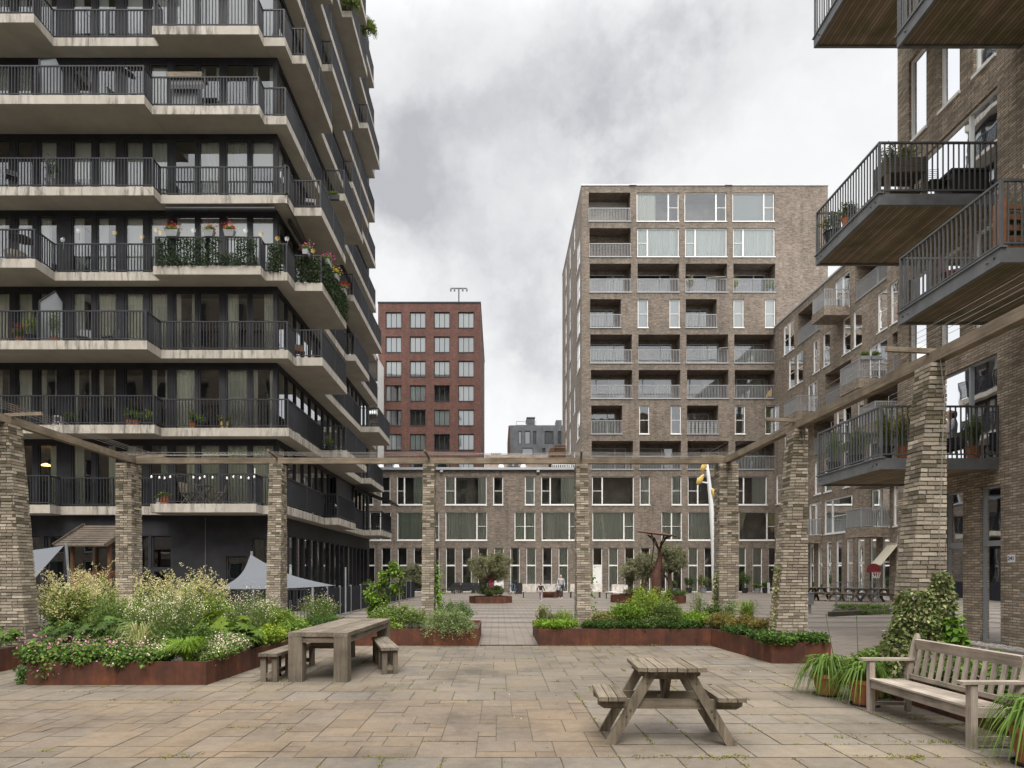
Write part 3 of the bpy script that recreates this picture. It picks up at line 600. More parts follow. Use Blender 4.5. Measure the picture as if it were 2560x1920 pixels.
for i, a in enumerate(gx[1:]):
    u0 = zx(a); ops.append((u0, u0+.81, .02, 3.78, .12)); gr.append((u0, u0+.81, i))
bw = MB(); X0, X1 = 7.02, 27.8; H = 34.3
wall_grid(bw, mp_, X0, X1, 0, H-.002, ops)
ms_ = Pl(False, X0, 1); so_ = []
for k in range(2, 10):
    for (ya, yb) in ((66.0, 67.0), (62.3, 63.2), (55.1, 57.2) if k in (3, 5, 6, 7, 8) else (58.6, 59.5)):
        if k % 3 == 1 and ya > 66: continue
        so_.append((ya, yb, vk(k), vk(k)+2.4, .08))
wall_grid(bw, ms_, YM, 70.2, 0, H-.002, so_); bw.quad((X0, 70.2, 0), (X1, 70.2, 0), (X1, 70.2, H), (X0, 70.2, H)); bw.quad((X1, YM, 0), (X1, 70.2, 0), (X1, 70.2, H), (X1, YM, H)); bw.quad((X0, YM, H), (X1, YM, H), (X1, 70.2, H), (X0, 70.2, H))
bw.build('wall', 'brick_mid', BT)
c_ = MB(); c_.box(X0-.03, X1+.03, YM-.05, 70.3, H+.01, H+.12); c_.box(X0+.5, X1-2, YM+.5, YM+.54, H+.12, H+.42)
for x in (pX(1582, YM), pX(1821, YM)): c_.box(x-.3, x+.3, YM-.12, YM-.051, H+.02, H+.1)
c_.build('roof_edge', 'cap_metal', BT)
inn = MB()
for (u0, u1, v0, v1, s_, k, i) in wins:
    cu = ctype.get((k, i), ctype.get(k)); cc = None
    if k == 8: cc = (.78, .82, .8)
    if k == 6: cc = (.8, .82, .86) if i < 3 else (.88, .88, .86)
    if k == 9 and i == 3: cc = (.5, .54, .54)
    if k == 3: cu = ['none', 'none', 'none', 'sides', 'sides', 'full'][i]; cc = (.3, .32, .15) if i == 5 else None
    if k == 0: cu = ['full', 'full', 'full', 'tied'][i]; cc = (.75, .68, .4) if i == 3 else (.7, .72, .66)
    if k == 1: cu = ['none', 'full', 'full', 'right', 'right'][i]; cc = (.7, .72, .68)
    window(mp_, BT, u0+.001, u1-.001, v0, v1, s_, .1, 'white', .075, cu, True, inter=inn, colr=cc, per=.2)
for (u0, i) in [(g_[0], g_[2]) for g_ in gr]:
    window(mp_, BT, u0+.001, u0+.809, .02, 3.78, 'T', .1, 'white', .06, random.choice(['full', 'none', 'none', 'half']), False, inter=inn, tv=2.27, open_=(i == 1), per=.16, colr=(.66, .68, .62))
for (u0, u1, v0, v1, r_) in so_: window(ms_, BT, u0+.001, u1-.001, v0, v1, 'N', .03, 'white', .08, 'blind', True, inter=None, colr=(.6, .6, .6))
lg = MB()
for (u0, u1, v0, v1, s_, k, i) in logs:
    wd = u1-u0; pl2 = Pl(True, YM+1.4)
    if s_ != 'G0':
        a, b_ = u0+.02, u1-.35
        window(pl2, BT, a, b_, v0+.02, v1-.35, 'F', -.05, 'grey_frame', .06, random.choice(['none', 'full', 'none', 'right']), False, 'glass', name='loggia_window', per=.2, split=(.7 if s_ == 'GR' else .2), colr=(.3, .34, .3) if s_ != 'GP' else (.5, .4, .34))
        pl2.quad(lg, a, b_, v0, v1-.33, 1.2); pl2.box(bw, 0, 0, 0, 0, 0, 0)
        lw = MB(); pl2.quad(lw, a, b_, v1-.35, v1, 0); pl2.quad(lw, b_, u1, v0, v1, 0); lw.build('loggia_wall', 'brick_mid', BT)
    else:
        lw = MB(); pl2.quad(lw, u0, u1, v0, v1, 0); lw.build('loggia_wall', 'interior_pale' if k == 9 else 'brick_mid', BT)
    r_ = MB(); rails(r_, [(u0+.03, YM+.06), (u1-.03, YM+.06)], v0, 1.14, .125, .028, .02, .045, .05, .04); r_.box(u0-.04, u1+.06, YM-.06, YM-.003, v0-.07, v0-.003)
    if s_ == 'GP':
        for a in range(8):
            for b2 in range(5): r_.box(u0+.12+a*.32, u0+.3+a*.32, YM+.09, YM+.1, v0+.1+b2*.2, v0+.25+b2*.2)
    r_.build('balustrade', 'light_rail', BT)
inn.build('interior', 'interior', BT); lg.build('loggia_interior', 'interior', BT)

# ------------------------------------------------------------------ low wing
def wx(z): return pX(900+.30134*z, YM)
LW = thing('brick_row_building', 'low three storey brown brick wing with a grey metal roof edge and many white windows', 'apartment building', (-4, 58, 0))
wr = {1: [(30, 110, 'N', 'none'), (172, 252, 'N', 'none'), (305, 560, 'L', 'right'), (705, 1052, 'L', 'sides'), (1105, 1188, 'N', 'none'), (1368, 1450, 'N', 'blind'), (1503, 1850, 'L', 'right')],
      0: [(82, 258, 'D', 'none'), (308, 560, 'F', 'full'), (575, 657, 'N', 'full'), (708, 1055, 'R', 'full'), (1282, 1455, 'D', 'full'), (1507, 1850, 'R', 'full')]}
ops = []; W_ = []
for k, L in wr.items():
    for a, b_, s_, cu in L: u0, u1 = wx(a), min(wx(b_), 6.75); ops.append((u0, u1, vk(k), vk(k)+2.4, .12)); W_.append((u0, u1, vk(k), s_, cu))
G_ = []
for i in range(16):
    u0 = wx(-222+133.6*i)
    if u0+.8 < 6.9: ops.append((u0, u0+.8, .02, 3.78, .12)); G_.append((u0, i))
for a in (-10.2-3.4, -10.2-6): ops.append((a, a+2, vk(1), vk(1)+2.4, .12)); W_.append((a, a+2, vk(1), 'D', 'none'))
wm = MB(); wall_grid(wm, mp_, -20, 7.018, 0, 10.3, ops); wm.quad((-20, YM, 10.3), (7.018, YM, 10.3), (7.018, 66, 10.3), (-20, 66, 10.3)); wm.quad((-20, YM, 0), (-20, 66, 0), (-20, 66, 10.3), (-20, YM, 10.3)); wm.quad((-20, 66, 0), (7, 66, 0), (7, 66, 10.3), (-20, 66, 10.3))
wm.build('wall', 'brick_mid', LW); inn = MB()
wc = {0: (.42, .47, .36)}
for (u0, u1, v0, s_, cu) in W_: window(mp_, LW, u0+.001, u1-.001, v0, v0+2.4, s_, .1, 'white', .075, cu, True, inter=inn, colr=(.7, .72, .7) if cu == 'blind' else random.choice([(.68, .72, .62), (.72, .73, .66), (.74, .73, .67)]), per=.22)
for (u0, i) in G_: window(mp_, LW, u0+.001, u0+.799, .02, 3.78, 'T', .1, 'white', .055, ('none' if i < 8 else random.choice(['full', 'full', 'none', 'sides'])), False, inter=inn, tv=2.27, open_=(i == 10), per=.16, colr=(.66, .68, .62))
inn.build('interior', 'interior', LW)
re_ = MB(); re_.box(-20, 7.0, YM-.22, 66, 10.32, 10.52)
for x in (pX(1104, YM), pX(1345, YM)): re_.box(x-.12, x+.12, YM-.2, YM-.02, 10.12, 10.3)
re_.build('roof_edge', 'cap_metal', LW)
vt = MB(); rails(vt, [(pX(1380, 57), 57), (pX(1450, 57), 57)], 10.55, .75, .16, .06, .03); vt.build('terrace_railing', 'lamp_white', LW)
for i, px_ in enumerate((953, 971, 991, 1253, 1275, 1291, 1308)):
    Y = 57.5; x = pX(px_, Y); v = MB(); big = i in (1, 4, 5); cn = i in (2, 0, 3, 6)
    z0 = 10.53
    if cn: v.lathe([(.13, 0), (.13, .5)], x, Y, z0, 10); v.lathe([(.3, .5), (.28, .6), (.16, 1.0), (.1, 1.05)], x, Y, z0, 12)
    else: v.lathe([(.2, 0), (.2, .6), (.3, .62), (.3, .7), (.18, .72), (.18, 1.0), (.3, 1.05), (.3, 1.15), (.2, 1.2)], x, Y, z0, 12)
    v.build('roof_vent', 'lamp_white' if cn else 'zinc', LW)

# ------------------------------------------------------------------ receding brick building on the right, parallel to the view
XR = 23.3; rp = Pl(False, XR, 1)
RB = thing('long_brick_building', 'long brown brick apartment building receding on the right with box balconies and white windows', 'apartment building', (27, 42, 0))
def ry(x): return XR*F/(x-VX)
RW = {5: [(1960.5, 1985, 'D'), (2090, 2124, 'D')], 4: [(1973.5, 1986.5, 'N'), (1993, 2007, 'N'), (2035, 2050, 'N'), (2059.5, 2075, 'N'), (2109.5, 2126, 'N'), (2136, 2155, 'N'), (2197, 2218, 'N'), (2230, 2244, 'N')],
      3: [(1937.5, 1948, 'N'), (2022, 2044, 'D'), (2176, 2218, 'D')], 2: [(1963, 1974, 'N'), (2093.6, 2128, 'D'), (2146, 2160, 'N')], 1: [(1941.7, 1953, 'N'), (2038.6, 2053, 'N'), (2063, 2079, 'N'), (2112, 2125, 'N'), (2176, 2192, 'N')],
      0: [(2024.7, 2053.6, 'D'), (2063, 2130.6, 'Lx'), (2181.8, 2223.8, 'D'), (2236.8, 2254, 'N')]}
RG = {5: [(1994, 2049), (2138, 2216)], 3: [(2063, 2128), (2231, 2262)], 2: [(2034, 2085), (2170, 2245)]}
RBX = [(5, 2059, 2125), (3, 1992, 2051.6), (3, 2150, 2218), (0, 2151.4, 2223.8), (2, 2195, 2262), (0, 2010, 2053.6), (1, 2190, 2240)]
ops = []; inn = MB(); wl_ = []
for k, L in RW.items():
    for (a, b_, s_) in L: ya, yb = ry(b_), ry(a)+.15; ops.append((ya, yb, vk(k), vk(k)+2.4, .12)); wl_.append((ya, yb, vk(k), s_))
for (y) in (27.5, 30.5, 34):
    for k in range(6): ops.append((y, y+1.1, vk(k), vk(k)+2.4, .12)); wl_.append((y, y+1.1, vk(k), 'D'))
lg_ = []
for k, L in RG.items():
    for (a, b_) in L: ya, yb = ry(b_), ry(a); ops.append((ya, yb, vk(k), vk(k)+2.4, 1.3)); lg_.append((ya, yb, vk(k)))
gl = []
for (a, b_) in [(1990, 1999), (2006, 2015), (2024, 2034), (2044, 2056), (2066, 2079), (2090, 2104), (2116, 2132), (2144, 2161), (2175, 2190.5), (2205, 2224), (2240, 2262)]:
    ya, yb = ry(b_), ry(a); ops.append((ya, yb, .02, 3.85, .12)); gl.append((ya, yb))
wm = MB(); wall_grid(wm, rp, 26, YM-.004, 0, 22.3, ops); wm.quad((XR, 26, 22.3), (40, 26, 22.3), (40, YM-.02, 22.3), (XR, YM-.02, 22.3)); wm.quad((XR, 26, 0), (40, 26, 0), (40, 26, 22.3), (XR, 26, 22.3)); wm.build('wall', 'brick_side', RB)
for (ya, yb, v, s_) in wl_: window(rp, RB, ya+.001, yb-.001, v, v+2.4, 'L' if s_ == 'Lx' else s_, .05, 'white', .08, random.choice(['full', 'none', 'sides', 'half', 'full']), True, inter=inn, colr=random.choice([(.45, .5, .44), (.5, .5, .42), (.35, .4, .36)]), per=.2, split=(.72 if s_ == 'Lx' else None))
for (ya, yb) in gl: window(rp, RB, ya+.001, yb-.001, .02, 3.85, 'T', .05, 'white', .09, random.choice(['full', 'none', 'none']), False, inter=inn, tv=2.3, per=.16, colr=(.4, .42, .38))
for (ya, yb, v) in lg_:
    p2 = Pl(False, XR+1.3, 1); l_ = MB(); p2.quad(l_, ya, yb, v, v+2.4, .01); l_.build('loggia_wall', 'brick_side', RB)
    window(p2, RB, ya+.2, yb-.3, v+.05, v+2.1, 'D', -.06, 'white', .07, 'none', False, 'glass_dark', name='loggia_window')
    r_ = MB(); rails(r_, [(XR+.06, ya+.03), (XR+.06, yb-.03)], v, 1.15, .115, .03, .03, .045); r_.box(XR-.05, XR-.003, ya-.03, yb+.03, v-.07, v-.003); r_.build('balustrade', 'light_rail', RB)
for (k, a, b_) in RBX:
    y0 = ry(b_)+.02; y1 = y0+1.7+(.5 if k == 3 else 0); xo = 21.6; z = vk(k)-.03
    l_ = MB(); l_.box(xo, XR-.002, y0, y1, z-.58, z); s_ = l_.build('box_balcony', 'brick_side', RB)
    r_ = MB(); rails(r_, [(XR-.05, y0+.06), (xo+.06, y0+.06), (xo+.06, y1-.06), (XR-.05, y1-.06)], z, 1.17, .1, .03, .03, .045); r_.build('balustrade', 'light_rail', s_)
inn.build('interior', 'interior', RB)
re_ = MB(); re_.box(XR-.06, 40, 25.9, YM-.05, 22.32, 22.46); re_.build('roof_edge', 'cap_metal', RB)
aw = MB(); y0 = ry(2250); y1 = ry(2222); aw.quad((XR-.1, y0, 3.3), (XR-.1, y1, 3.3), (XR-1.1, y1, 2.1), (XR-1.1, y0, 2.1)); aw.bar((XR-.05, y0, 3.33), (XR-.05, y1, 3.33), .12); aw.bar((XR-1.1, y0, 2.1), (XR-1.1, y1, 2.1), .05); aw.build('awning', 'cream', RB)

# ------------------------------------------------------------------ near brick building at the right edge
XN = 11.3; np_ = Pl(False, XN, 1)
NB = thing('near_brick_building', 'nearest tan brick apartment building with steel balconies along the right edge', 'apartment building', (14, 14, 0))
def ny(x): return XN*F/(x-VX)
ops = []; N_ = []
for (v0, v1) in ((13.46, 15.7), (7.4, 9.7), (19.4, 21.7)):
    for (a, b_) in ((16.9, 17.62), (15.68, 16.4), (14.55, 15.22)): ops.append((a, b_, v0, v1, .14)); N_.append((a, b_, v0, v1, 'F', 'none'))
for (v0, v1) in ((10.3, 12.7), (4.27, 6.64), (16.3, 18.6)): ops.append((14.5, 17.15, v0, v1, .14)); N_.append((14.5, 17.15, v0, v1, 'S', 'full' if v0 == 10.3 else 'none'))
for (v0, v1) in ((7.3, 9.7), (13.3, 15.7), (1.2, 3.6)): ops.append((11.1, 13.75, v0, v1, .14)); N_.append((11.1, 13.75, v0, v1, 'S', 'sides'))
for (v0, v1) in ((4.4, 6.7), (10.4, 12.7)): ops.append((13.0, 13.7, v0, v1, .14)); N_.append((13.0, 13.7, v0, v1, 'F', 'none'))
for (a, b_) in ((15.57, 16.2), (14.4, 15.02)): ops.append((a, b_, .06, 3.65, .14)); N_.append((a, b_, .06, 3.65, 'T', 'left'))
wm = MB(); wall_grid(wm, np_, 6, 18.12, 0, 24, ops); wm.quad((XN, 18.12, 0), (24, 18.12, 0), (24, 18.12, 24), (XN, 18.12, 24)); wm.quad((XN, 6, 24), (24, 6, 24), (24, 18.12, 24), (XN, 18.12, 24)); wm.quad((XN, 6, 0), (24, 6, 0), (24, 6, 24), (XN, 6, 24)); wm.build('wall', 'brick_near', NB)
inn = MB()
for (a, b_, v0, v1, s_, cu) in N_: window(np_, NB, a+.001, b_-.001, v0, v1, 'T' if s_ == 'T' else 'F', .07, 'grey_frame' if v1 < 7 else 'white', .045, cu, s_ != 'T', 'glass', inter=inn, tv=2.33, per=.1, colr=(.55, .6, .56), split=(.35 if s_ == 'S' else None))
inn.build('interior', 'interior', NB)
for i, (y0, y1, z) in enumerate([(14.44, 17.3, 3.99), (10.98, 13.78, 6.98), (14.5, 17.4, 9.99), (10.98, 13.85, 12.99), (14.5, 17.5, 15.99), (7.5, 10.2, 3.99), (7.5, 10.2, 9.99)]):
    x0, x1 = 8.62, XN-.003; b_ = MB(); h = .25; t = .07
    b_.box(x0, x0+t, y0, y1, z, z+h); b_.box(x0+t, x1, y0, y0+t, z, z+h); b_.box(x0+t, x1, y1-t, y1, z, z+h); b_.box(x0-.03, x0+t+.02, y0-.03, y1+.03, z+h, z+h+.03)
    for yy in (y0+.3, y1-.3): b_.lathe([(.03, 0), (.03, .012)], x0-.001, yy, z+.12, 8)
    bal = b_.build('steel_balcony', 'steel', NB)
    q = MB(); q.box(x0+t+.001, x1, y0+t+.001, y1-t-.001, z+.04, z+.2); q.build('deck', 'deck', bal)
    r_ = MB(); rails(r_, [(x1, y0+.03), (x0+.03, y0+.03), (x0+.03, y1-.03), (x1, y1-.03)], z+h+.03, 1.16, .118, .024, .024, .05, .04, .06, toprail=.045); r_.build('balustrade', 'rail_steel', bal)
    if i in (0, 1, 2):
        q = MB()
        for yy in (y0+.14, y1-.14): q.tube([(x0-.004, yy, z+.13), (x0-.012, yy, z+.13)], .022, 8)
        q.build('bolt_hole', 'dark_metal', bal)
sg = MB(); sg.box(XN-.012, XN-.001, 13.99, 14.19, 1.88, 2.05); hs = sg.build('house_number_sign', 'lamp_white', NB)
tcu = bpy.data.curves.new('number', 'FONT'); tcu.body = '241'; tcu.size = .13; tcu.extrude = .002; tcu.align_x = 'CENTER'; tcu.align_y = 'CENTER'; tcu.offset = .003
tmp = bpy.data.objects.new('tmp', tcu); col.objects.link(tmp); dg = bpy.context.evaluated_depsgraph_get(); me = bpy.data.meshes.new_from_object(tmp.evaluated_get(dg)); bpy.data.objects.remove(tmp)
simple('sign_blue', (.02, .03, .09), .5); me.materials.clear(); me.materials.append(M['sign_blue'])
me.transform(Matrix.Translation((XN-.016, 14.09, 1.965)) @ Matrix.Rotation(R(-90), 4, 'Z') @ Matrix.Rotation(R(90), 4, 'X') @ Matrix.Scale(.9, 4)); me.transform(Matrix.Translation(-Vector((14, 14, 0))))
o = bpy.data.objects.new('digits', me); col.objects.link(o); o.parent = hs

# ------------------------------------------------------------------ red tower, zinc building, small roofs behind
YR = 78.7; r1 = Pl(True, YR)
RT = thing('red_brick_tower', 'red brick tower with a regular grid of dark framed windows behind the low wing', 'apartment tower', (-9, 88, 0))
def sx_(z): return pX(900+.30134*z, YR)
def sz_(z): return pZ(700+.30134*z, YR)
ops = []
for c in (213, 413.5, 614, 815):
    for r_i in range(12): ops.append((sx_(c), sx_(c+131), sz_(265+202.6*r_i+131), sz_(265+202.6*r_i), .3))
ops = [o for o in ops if o[2] > .5]
xl, xr, hh = sx_(150), sx_(1000), sz_(193)
wm = MB(); wall_grid(wm, r1, xl, xr, 0, hh, ops, .3); rs = Pl(False, xr, -1); so2 = []
for r_i in range(11):
    for (ya, yb) in ((82, 83.5), (86.5, 88), (91, 92.5)): so2.append((ya, yb, sz_(265+202.6*r_i+131), sz_(265+202.6*r_i), .2))
wall_grid(wm, rs, YR, 101, 0, hh, so2); wm.quad((xl, YR, hh), (xr, YR, hh), (xr, 101, hh), (xl, 101, hh)); wm.quad((xl, YR, 0), (xl, 101, 0), (xl, 101, hh), (xl, YR, hh)); wm.quad((xl, 101, 0), (xr, 101, 0), (xr, 101, hh), (xl, 101, hh)); wm.build('wall', 'brick_red', RT); inn = MB()
for j, (u0, u1, v0, v1, _) in enumerate(ops):
    row = int(round((sz_(265)-v1)/(sz_(0)-sz_(202.6)))); cu = 'blind' if row < 3 else random.choice(['blind', 'full', 'none', 'sides'])
    if (u0 > -6 and row < 7): cu = 'blind'
    window(r1, RT, u0+.01, u1-.01, v0+.01, v1-.01, '3', .22, 'dark_metal', .07, cu, True, inter=inn, colr=random.choice([(.86, .87, .86), (.8, .82, .8), (.78, .8, .83)]), per=.25)
for (u0, u1, v0, v1, _) in so2: window(rs, RT, u0+.01, u1-.01, v0, v1, 'F', .15, 'dark_metal', .07, 'none', False, inter=inn)
inn.build('interior', 'interior', RT); c_ = MB(); c_.box(xl-.05, xr+.05, YR-.06, 101, hh+.005, hh+.18); c_.build('roof_edge', 'black_clad', RT)
an = MB(); x = pX(1147, 82); z0 = hh+.1; zt = pZ(721, 82); an.tube([(x, 82, z0), (x, 82, zt)], .09, 8); xa, xb = pX(1127, 82), pX(1167, 82); an.bar((xa, 82, zt), (xb, 82, zt), .16, .12)
for xx in (xa, xb, x-.55, x+.5): an.box(xx-.1, xx+.1, 81.9, 82.1, zt-.35, zt-.05)
tag(an.build('roof_mast', 'zinc'), 'thin T shaped mast standing on the roof of the red brick tower', 'mast')
YZ = 92.0; z1 = Pl(True, YZ); ZB = thing('zinc_clad_building', 'distant dark grey zinc clad building between the red tower and the brick tower', 'building', (4, 96, 0))
def ax(z): return pX(900+.30134*z, YZ)
def az(z): return pZ(700+.30134*z, YZ)
ops = [(ax(a), ax(b_), az(d), az(c), .1) for (a, b_, c, d) in [(1313, 1342, 1253, 1362), (1366, 1413, 1253, 1362), (1436, 1462, 1253, 1362), (1531, 1605, 1253, 1362), (1343, 1437, 1393, 1500), (1512, 1540, 1393, 1500), (1640, 1668, 1253, 1362)]]
wm = MB(); wall_grid(wm, z1, ax(1245), ax(1760), 0, az(1205), ops); wm.box(ax(1245)+.002, ax(1760), YZ+1.6, 104, 0, az(1205)-.01); wm.build('wall', 'zinc', ZB); inn = MB()
for i, (u0, u1, v0, v1, _) in enumerate(ops): window(z1, ZB, u0+.01, u1-.01, v0+.01, v1-.01, 'D' if u1-u0 > 2.5 else 'F', .05, 'dark_metal', .08, 'blind', False, inter=inn, colr=(.62, .65, .72), split=None if u1-u0 > 2.5 else (.5 if u1-u0 > 2 else None))
inn.build('interior', 'interior', ZB)
sm = MB()
for z in range(1255, 1700, 21): x = ax(z); sm.box(x-.03, x+.03, YZ-.05, YZ-.002, az(1490), az(1206)) if not any(o[0]-.05 < x < o[1]+.05 for o in ops) else None
sm.build('standing_seam', 'zinc', ZB)
bx = MB(); bx.box(ax(1388), ax(1452), YZ+.5, YZ+4, az(1205), az(1140)); bx.box(ax(1383), ax(1455), YZ+.4, YZ+4.1, az(1138), az(1131)); bx.box(ax(1627), ax(1675), YZ+.2, YZ+2, az(1205), az(1160)); bx.build('roof_box', 'zinc', ZB)
r_ = MB(); rails(r_, [(ax(1297), YZ+.3), (ax(1460), YZ+.3)], az(1205), az(1168)-az(1205), 1.5, .03, .03); r_.build('roof_railing', 'zinc', ZB)
bb = MB(); bb.box(ax(1232), ax(1245)-.01, YZ-.3, 104, 0, az(1212)); bb.build('side_wall', 'brick_red', ZB)
LP = thing('pale_low_building', 'pale pink brick low building seen over the wing roof right of the red tower', 'building', (2, 72, 0)); Y_ = 70
b_ = MB(); b_.box(pX(1212, Y_), pX(1420, Y_), Y_, Y_+6, 0, pZ(1136, Y_)); b_.build('wall', 'brick_pale', LP); b_ = MB(); b_.box(pX(1228, Y_), pX(1252, Y_), Y_+1, Y_+2, pZ(1136, Y_), pZ(1131, Y_))
for k in range(5): b_.box(pX(1227+5.5*k, Y_), pX(1230+5.5*k, Y_), Y_+1, Y_+2, pZ(1131, Y_), pZ(1128, Y_))
b_.build('roof_units', 'zinc', LP)
b_ = MB(); b_.box(pX(1376, 66.5), 7.0, 66.5, 69, pZ(1160, 66.5), pZ(1120, 66.5)); b_.bar((pX(1376, 66.4), 66.4, pZ(1150, 66.4)), (pX(1390, 66.4), 66.4, pZ(1112, 66.4)), .1); b_.bar((pX(1390, 66.4), 66.4, pZ(1115, 66.4)), (7.0, 66.4, pZ(1115, 66.4)), .15); tag(b_.build('roof_shed', 'brown_x'), 'small rust brown timber clad roof shed beside the brick tower', 'shed')
WB = thing('white_balcony_building', 'sliver of a white building with glass balconies behind the balcony tower', 'building', (-18, 72, 0))
b_ = MB(); b_.box(-24, pX(927, 70), 70, 78, 0, 26.6); b_.build('wall', 'white', WB)
for z in (25.2, 22.1, 19.0, 15.9, 12.8): b_ = MB(); b_.box(-16, pX(945, 69.5), 68.5, 70, z-.3, z); bo = b_.build('balcony', 'white', WB); g_ = MB(); g_.quad((-16, 68.52, z), (pX(945, 69.5), 68.52, z), (pX(945, 69.5), 68.52, z+1), (-16, 68.52, z+1)); g_.build('glass_panel', 'glass_clear', bo); q = MB(); q.box(-16, pX(942, 69.5), 69, 70.01, z-2.6, z-.3); q.build('recess', 'edge_timber', WB)

# ------------------------------------------------------------------ the block across the court, behind the viewpoint (it shows in the window reflections)
for (nm, lb, xa, xb, hh_, st) in [('opposite_apartment_block', 'brown brick apartment block behind the viewpoint, mirrored in the window panes', -20, 60, 22.5, 3.4), ('opposite_apartment_tower', 'taller brick apartment tower behind the viewpoint at the left, mirrored in the upper panes', -100, -21, 36, 4.2)]:
    OB = thing(nm, lb, 'apartment building', ((xa+xb)/2, -27, 0)); op_ = Pl(True, -24.0, 1)
    ops = [(x, x+1.7, z, z+2.0, .12) for z in np.arange(.9, hh_-2.2, 3.0) for x in np.arange(xa+1.5, xb-2, st)]
    wm = MB(); wall_grid(wm, op_, xa, xb, 0, hh_, ops); wm.box(xa+.01, xb-.01, -36, -24.15, 0, hh_-.02); wm.build('wall', 'brick_side', OB); wn_ = MB()
    for (a, b_, c, d, _) in ops:
        wn_.mi = 0
        for (p, q_, r_, s_) in ((a, a+.1, c, d), (b_-.1, b_, c, d), (a+.1, b_-.1, c, c+.1), (a+.1, b_-.1, d-.1, d)): wn_.box(p, q_, -24.12, -24.06, r_, s_)
        wn_.mi = 1; wn_.quad((a, -24.1, c), (b_, -24.1, c), (b_, -24.1, d), (a, -24.1, d))
    tag(wn_.build('window', ['white', 'black_clad'], OB), kind='stuff')
# ------------------------------------------------------------------ pergola of brick piers, beams and washing-line wires
PG = thing('pergola', 'timber beam pergola on tapering pale brick piers with wires strung above the beams', 'pergola', (-1.7, 12, 0))
PH = 4.36
def pier(xa, xb, ya, yb, dx0=0, dx1=0, dy0=0, spread_top=1.0, dark=.25):
    """outline at the top; dx0/dx1/dy0: how far the -x / +x / -y face stands out at the foot"""
    b = MB(); core = MB(); n = int(PH/.0565)
    def rect(z):
        t = 1-z/PH; return xa-dx0*t, xb+dx1*t, ya-dy0*t, yb
    x0, x1, y0, y1 = rect(0); X0_, X1_, Y0_, Y1_ = rect(PH); i_ = .014
    core.add([(x0+i_, y0+i_, 0), (x1-i_, y0+i_, 0), (x1-i_, y1-i_, 0), (x0+i_, y1-i_, 0), (X0_+i_, Y0_+i_, PH), (X1_-i_, Y0_+i_, PH), (X1_-i_, Y1_-i_, PH), (X0_+i_, Y1_-i_, PH)], BOXF)
    for k in range(n):
        z = k*.0565; x0, x1, y0, y1 = rect(z+.03); zz0, zz1 = z+.005, z+.0475
        def run(a, b_, fixed, axis, sign, off):
            u = a-off*.2
            while u < b_-.015:
                L = random.choice([.205, .205, .205, .1]); e = min(u+L, b_); s_ = max(u, a)
                if e-s_ > .02:
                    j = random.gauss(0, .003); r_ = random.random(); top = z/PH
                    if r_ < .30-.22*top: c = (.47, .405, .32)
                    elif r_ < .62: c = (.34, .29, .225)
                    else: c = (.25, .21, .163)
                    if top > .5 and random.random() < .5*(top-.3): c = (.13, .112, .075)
                    kk = random.uniform(.82, 1.12); c = tuple(v*kk for v in c); zj = random.uniform(-.003, .003); tl = random.gauss(0, .0015)
                    if axis == 0: b.box(s_+.007, e-.005, min(fixed+sign*(.0+j), fixed-sign*.06), max(fixed+sign*(.0+j), fixed-sign*.06), zz0+zj, zz1+zj, c)
                    else: b.box(min(fixed+sign*(.0+j), fixed-sign*.06), max(fixed+sign*(.0+j), fixed-sign*.06), s_+.007, e-.005, zz0+zj+.0007, zz1+zj+.0007, c)
                u += L
        o_ = (k % 2)*.5+random.random()*.06
        run(x0, x1, y0, 0, -1, o_); run(x0, x1, y1, 0, 1, o_); run(y0, y1, x0, 1, -1, 1-o_); run(y0, y1, x1, 1, 1, 1-o_)
    o = b.build('brick_pier', 'pier_brick', PG); core.build('mortar', 'slab_dark' if False else 'mortar_m', o)
simple('mortar_m', (.15, .13, .1), .95, 0, .2, 8)
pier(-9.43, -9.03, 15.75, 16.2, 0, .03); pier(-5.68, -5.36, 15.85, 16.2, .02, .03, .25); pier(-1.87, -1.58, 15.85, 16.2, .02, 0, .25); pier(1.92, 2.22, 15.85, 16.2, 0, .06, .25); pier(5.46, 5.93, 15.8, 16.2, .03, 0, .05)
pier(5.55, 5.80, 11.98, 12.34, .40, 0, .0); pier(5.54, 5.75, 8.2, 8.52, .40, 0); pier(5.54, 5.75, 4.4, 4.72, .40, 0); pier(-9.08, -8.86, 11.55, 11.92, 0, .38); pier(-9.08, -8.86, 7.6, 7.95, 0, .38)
zb = PH+.01
def beam(a, b_, m): q = MB(); q.bar((a[0], a[1], zb+.075), (b_[0], b_[1], zb+.075), .14, .145); q.build('beam', m, PG)
xs = [-9.25, -5.5, -1.72, 2.07, 5.7]
for i in range(4): beam((xs[i]+.003, 16.0), (xs[i+1]-.003, 16.0), 'beam_x')
ysr = [16.0, 12.16, 8.36, 4.5]; ysl = [16.0, 11.74, 7.7]
for i in range(3): beam((5.68, ysr[i]-.073), (5.68, ysr[i+1]-.07), 'beam_y')
for i in range(2): beam((-8.99 if i else -9.1, ysl[i]-.073), (-8.97, ysl[i+1]-.07), 'beam_y')
def wirerun(pts): q = MB(); q.tube(pts, .003, 4); q.build('wire', 'wire', PG)
def sag(a, b_, s): return [Vector(a).lerp(Vector(b_), t/6)-Vector((0, 0, s*math.sin(math.pi*t/6))) for t in range(7)]
for j in range(4):
    d = .14+.13*j; z = zb+.2
    for i in range(4): wirerun(sag((xs[i], 16-d, z), (xs[i+1], 16-d, z), random.uniform(.0, .05)))
    for i in range(3): wirerun(sag((5.6-d, ysr[i], z), (5.6-d, ysr[i+1], z), random.uniform(.0, .05)))
    for i in range(2): wirerun(sag((-8.9+d, ysl[i], z), (-8.9+d, ysl[i+1], z), random.uniform(.0, .05)))
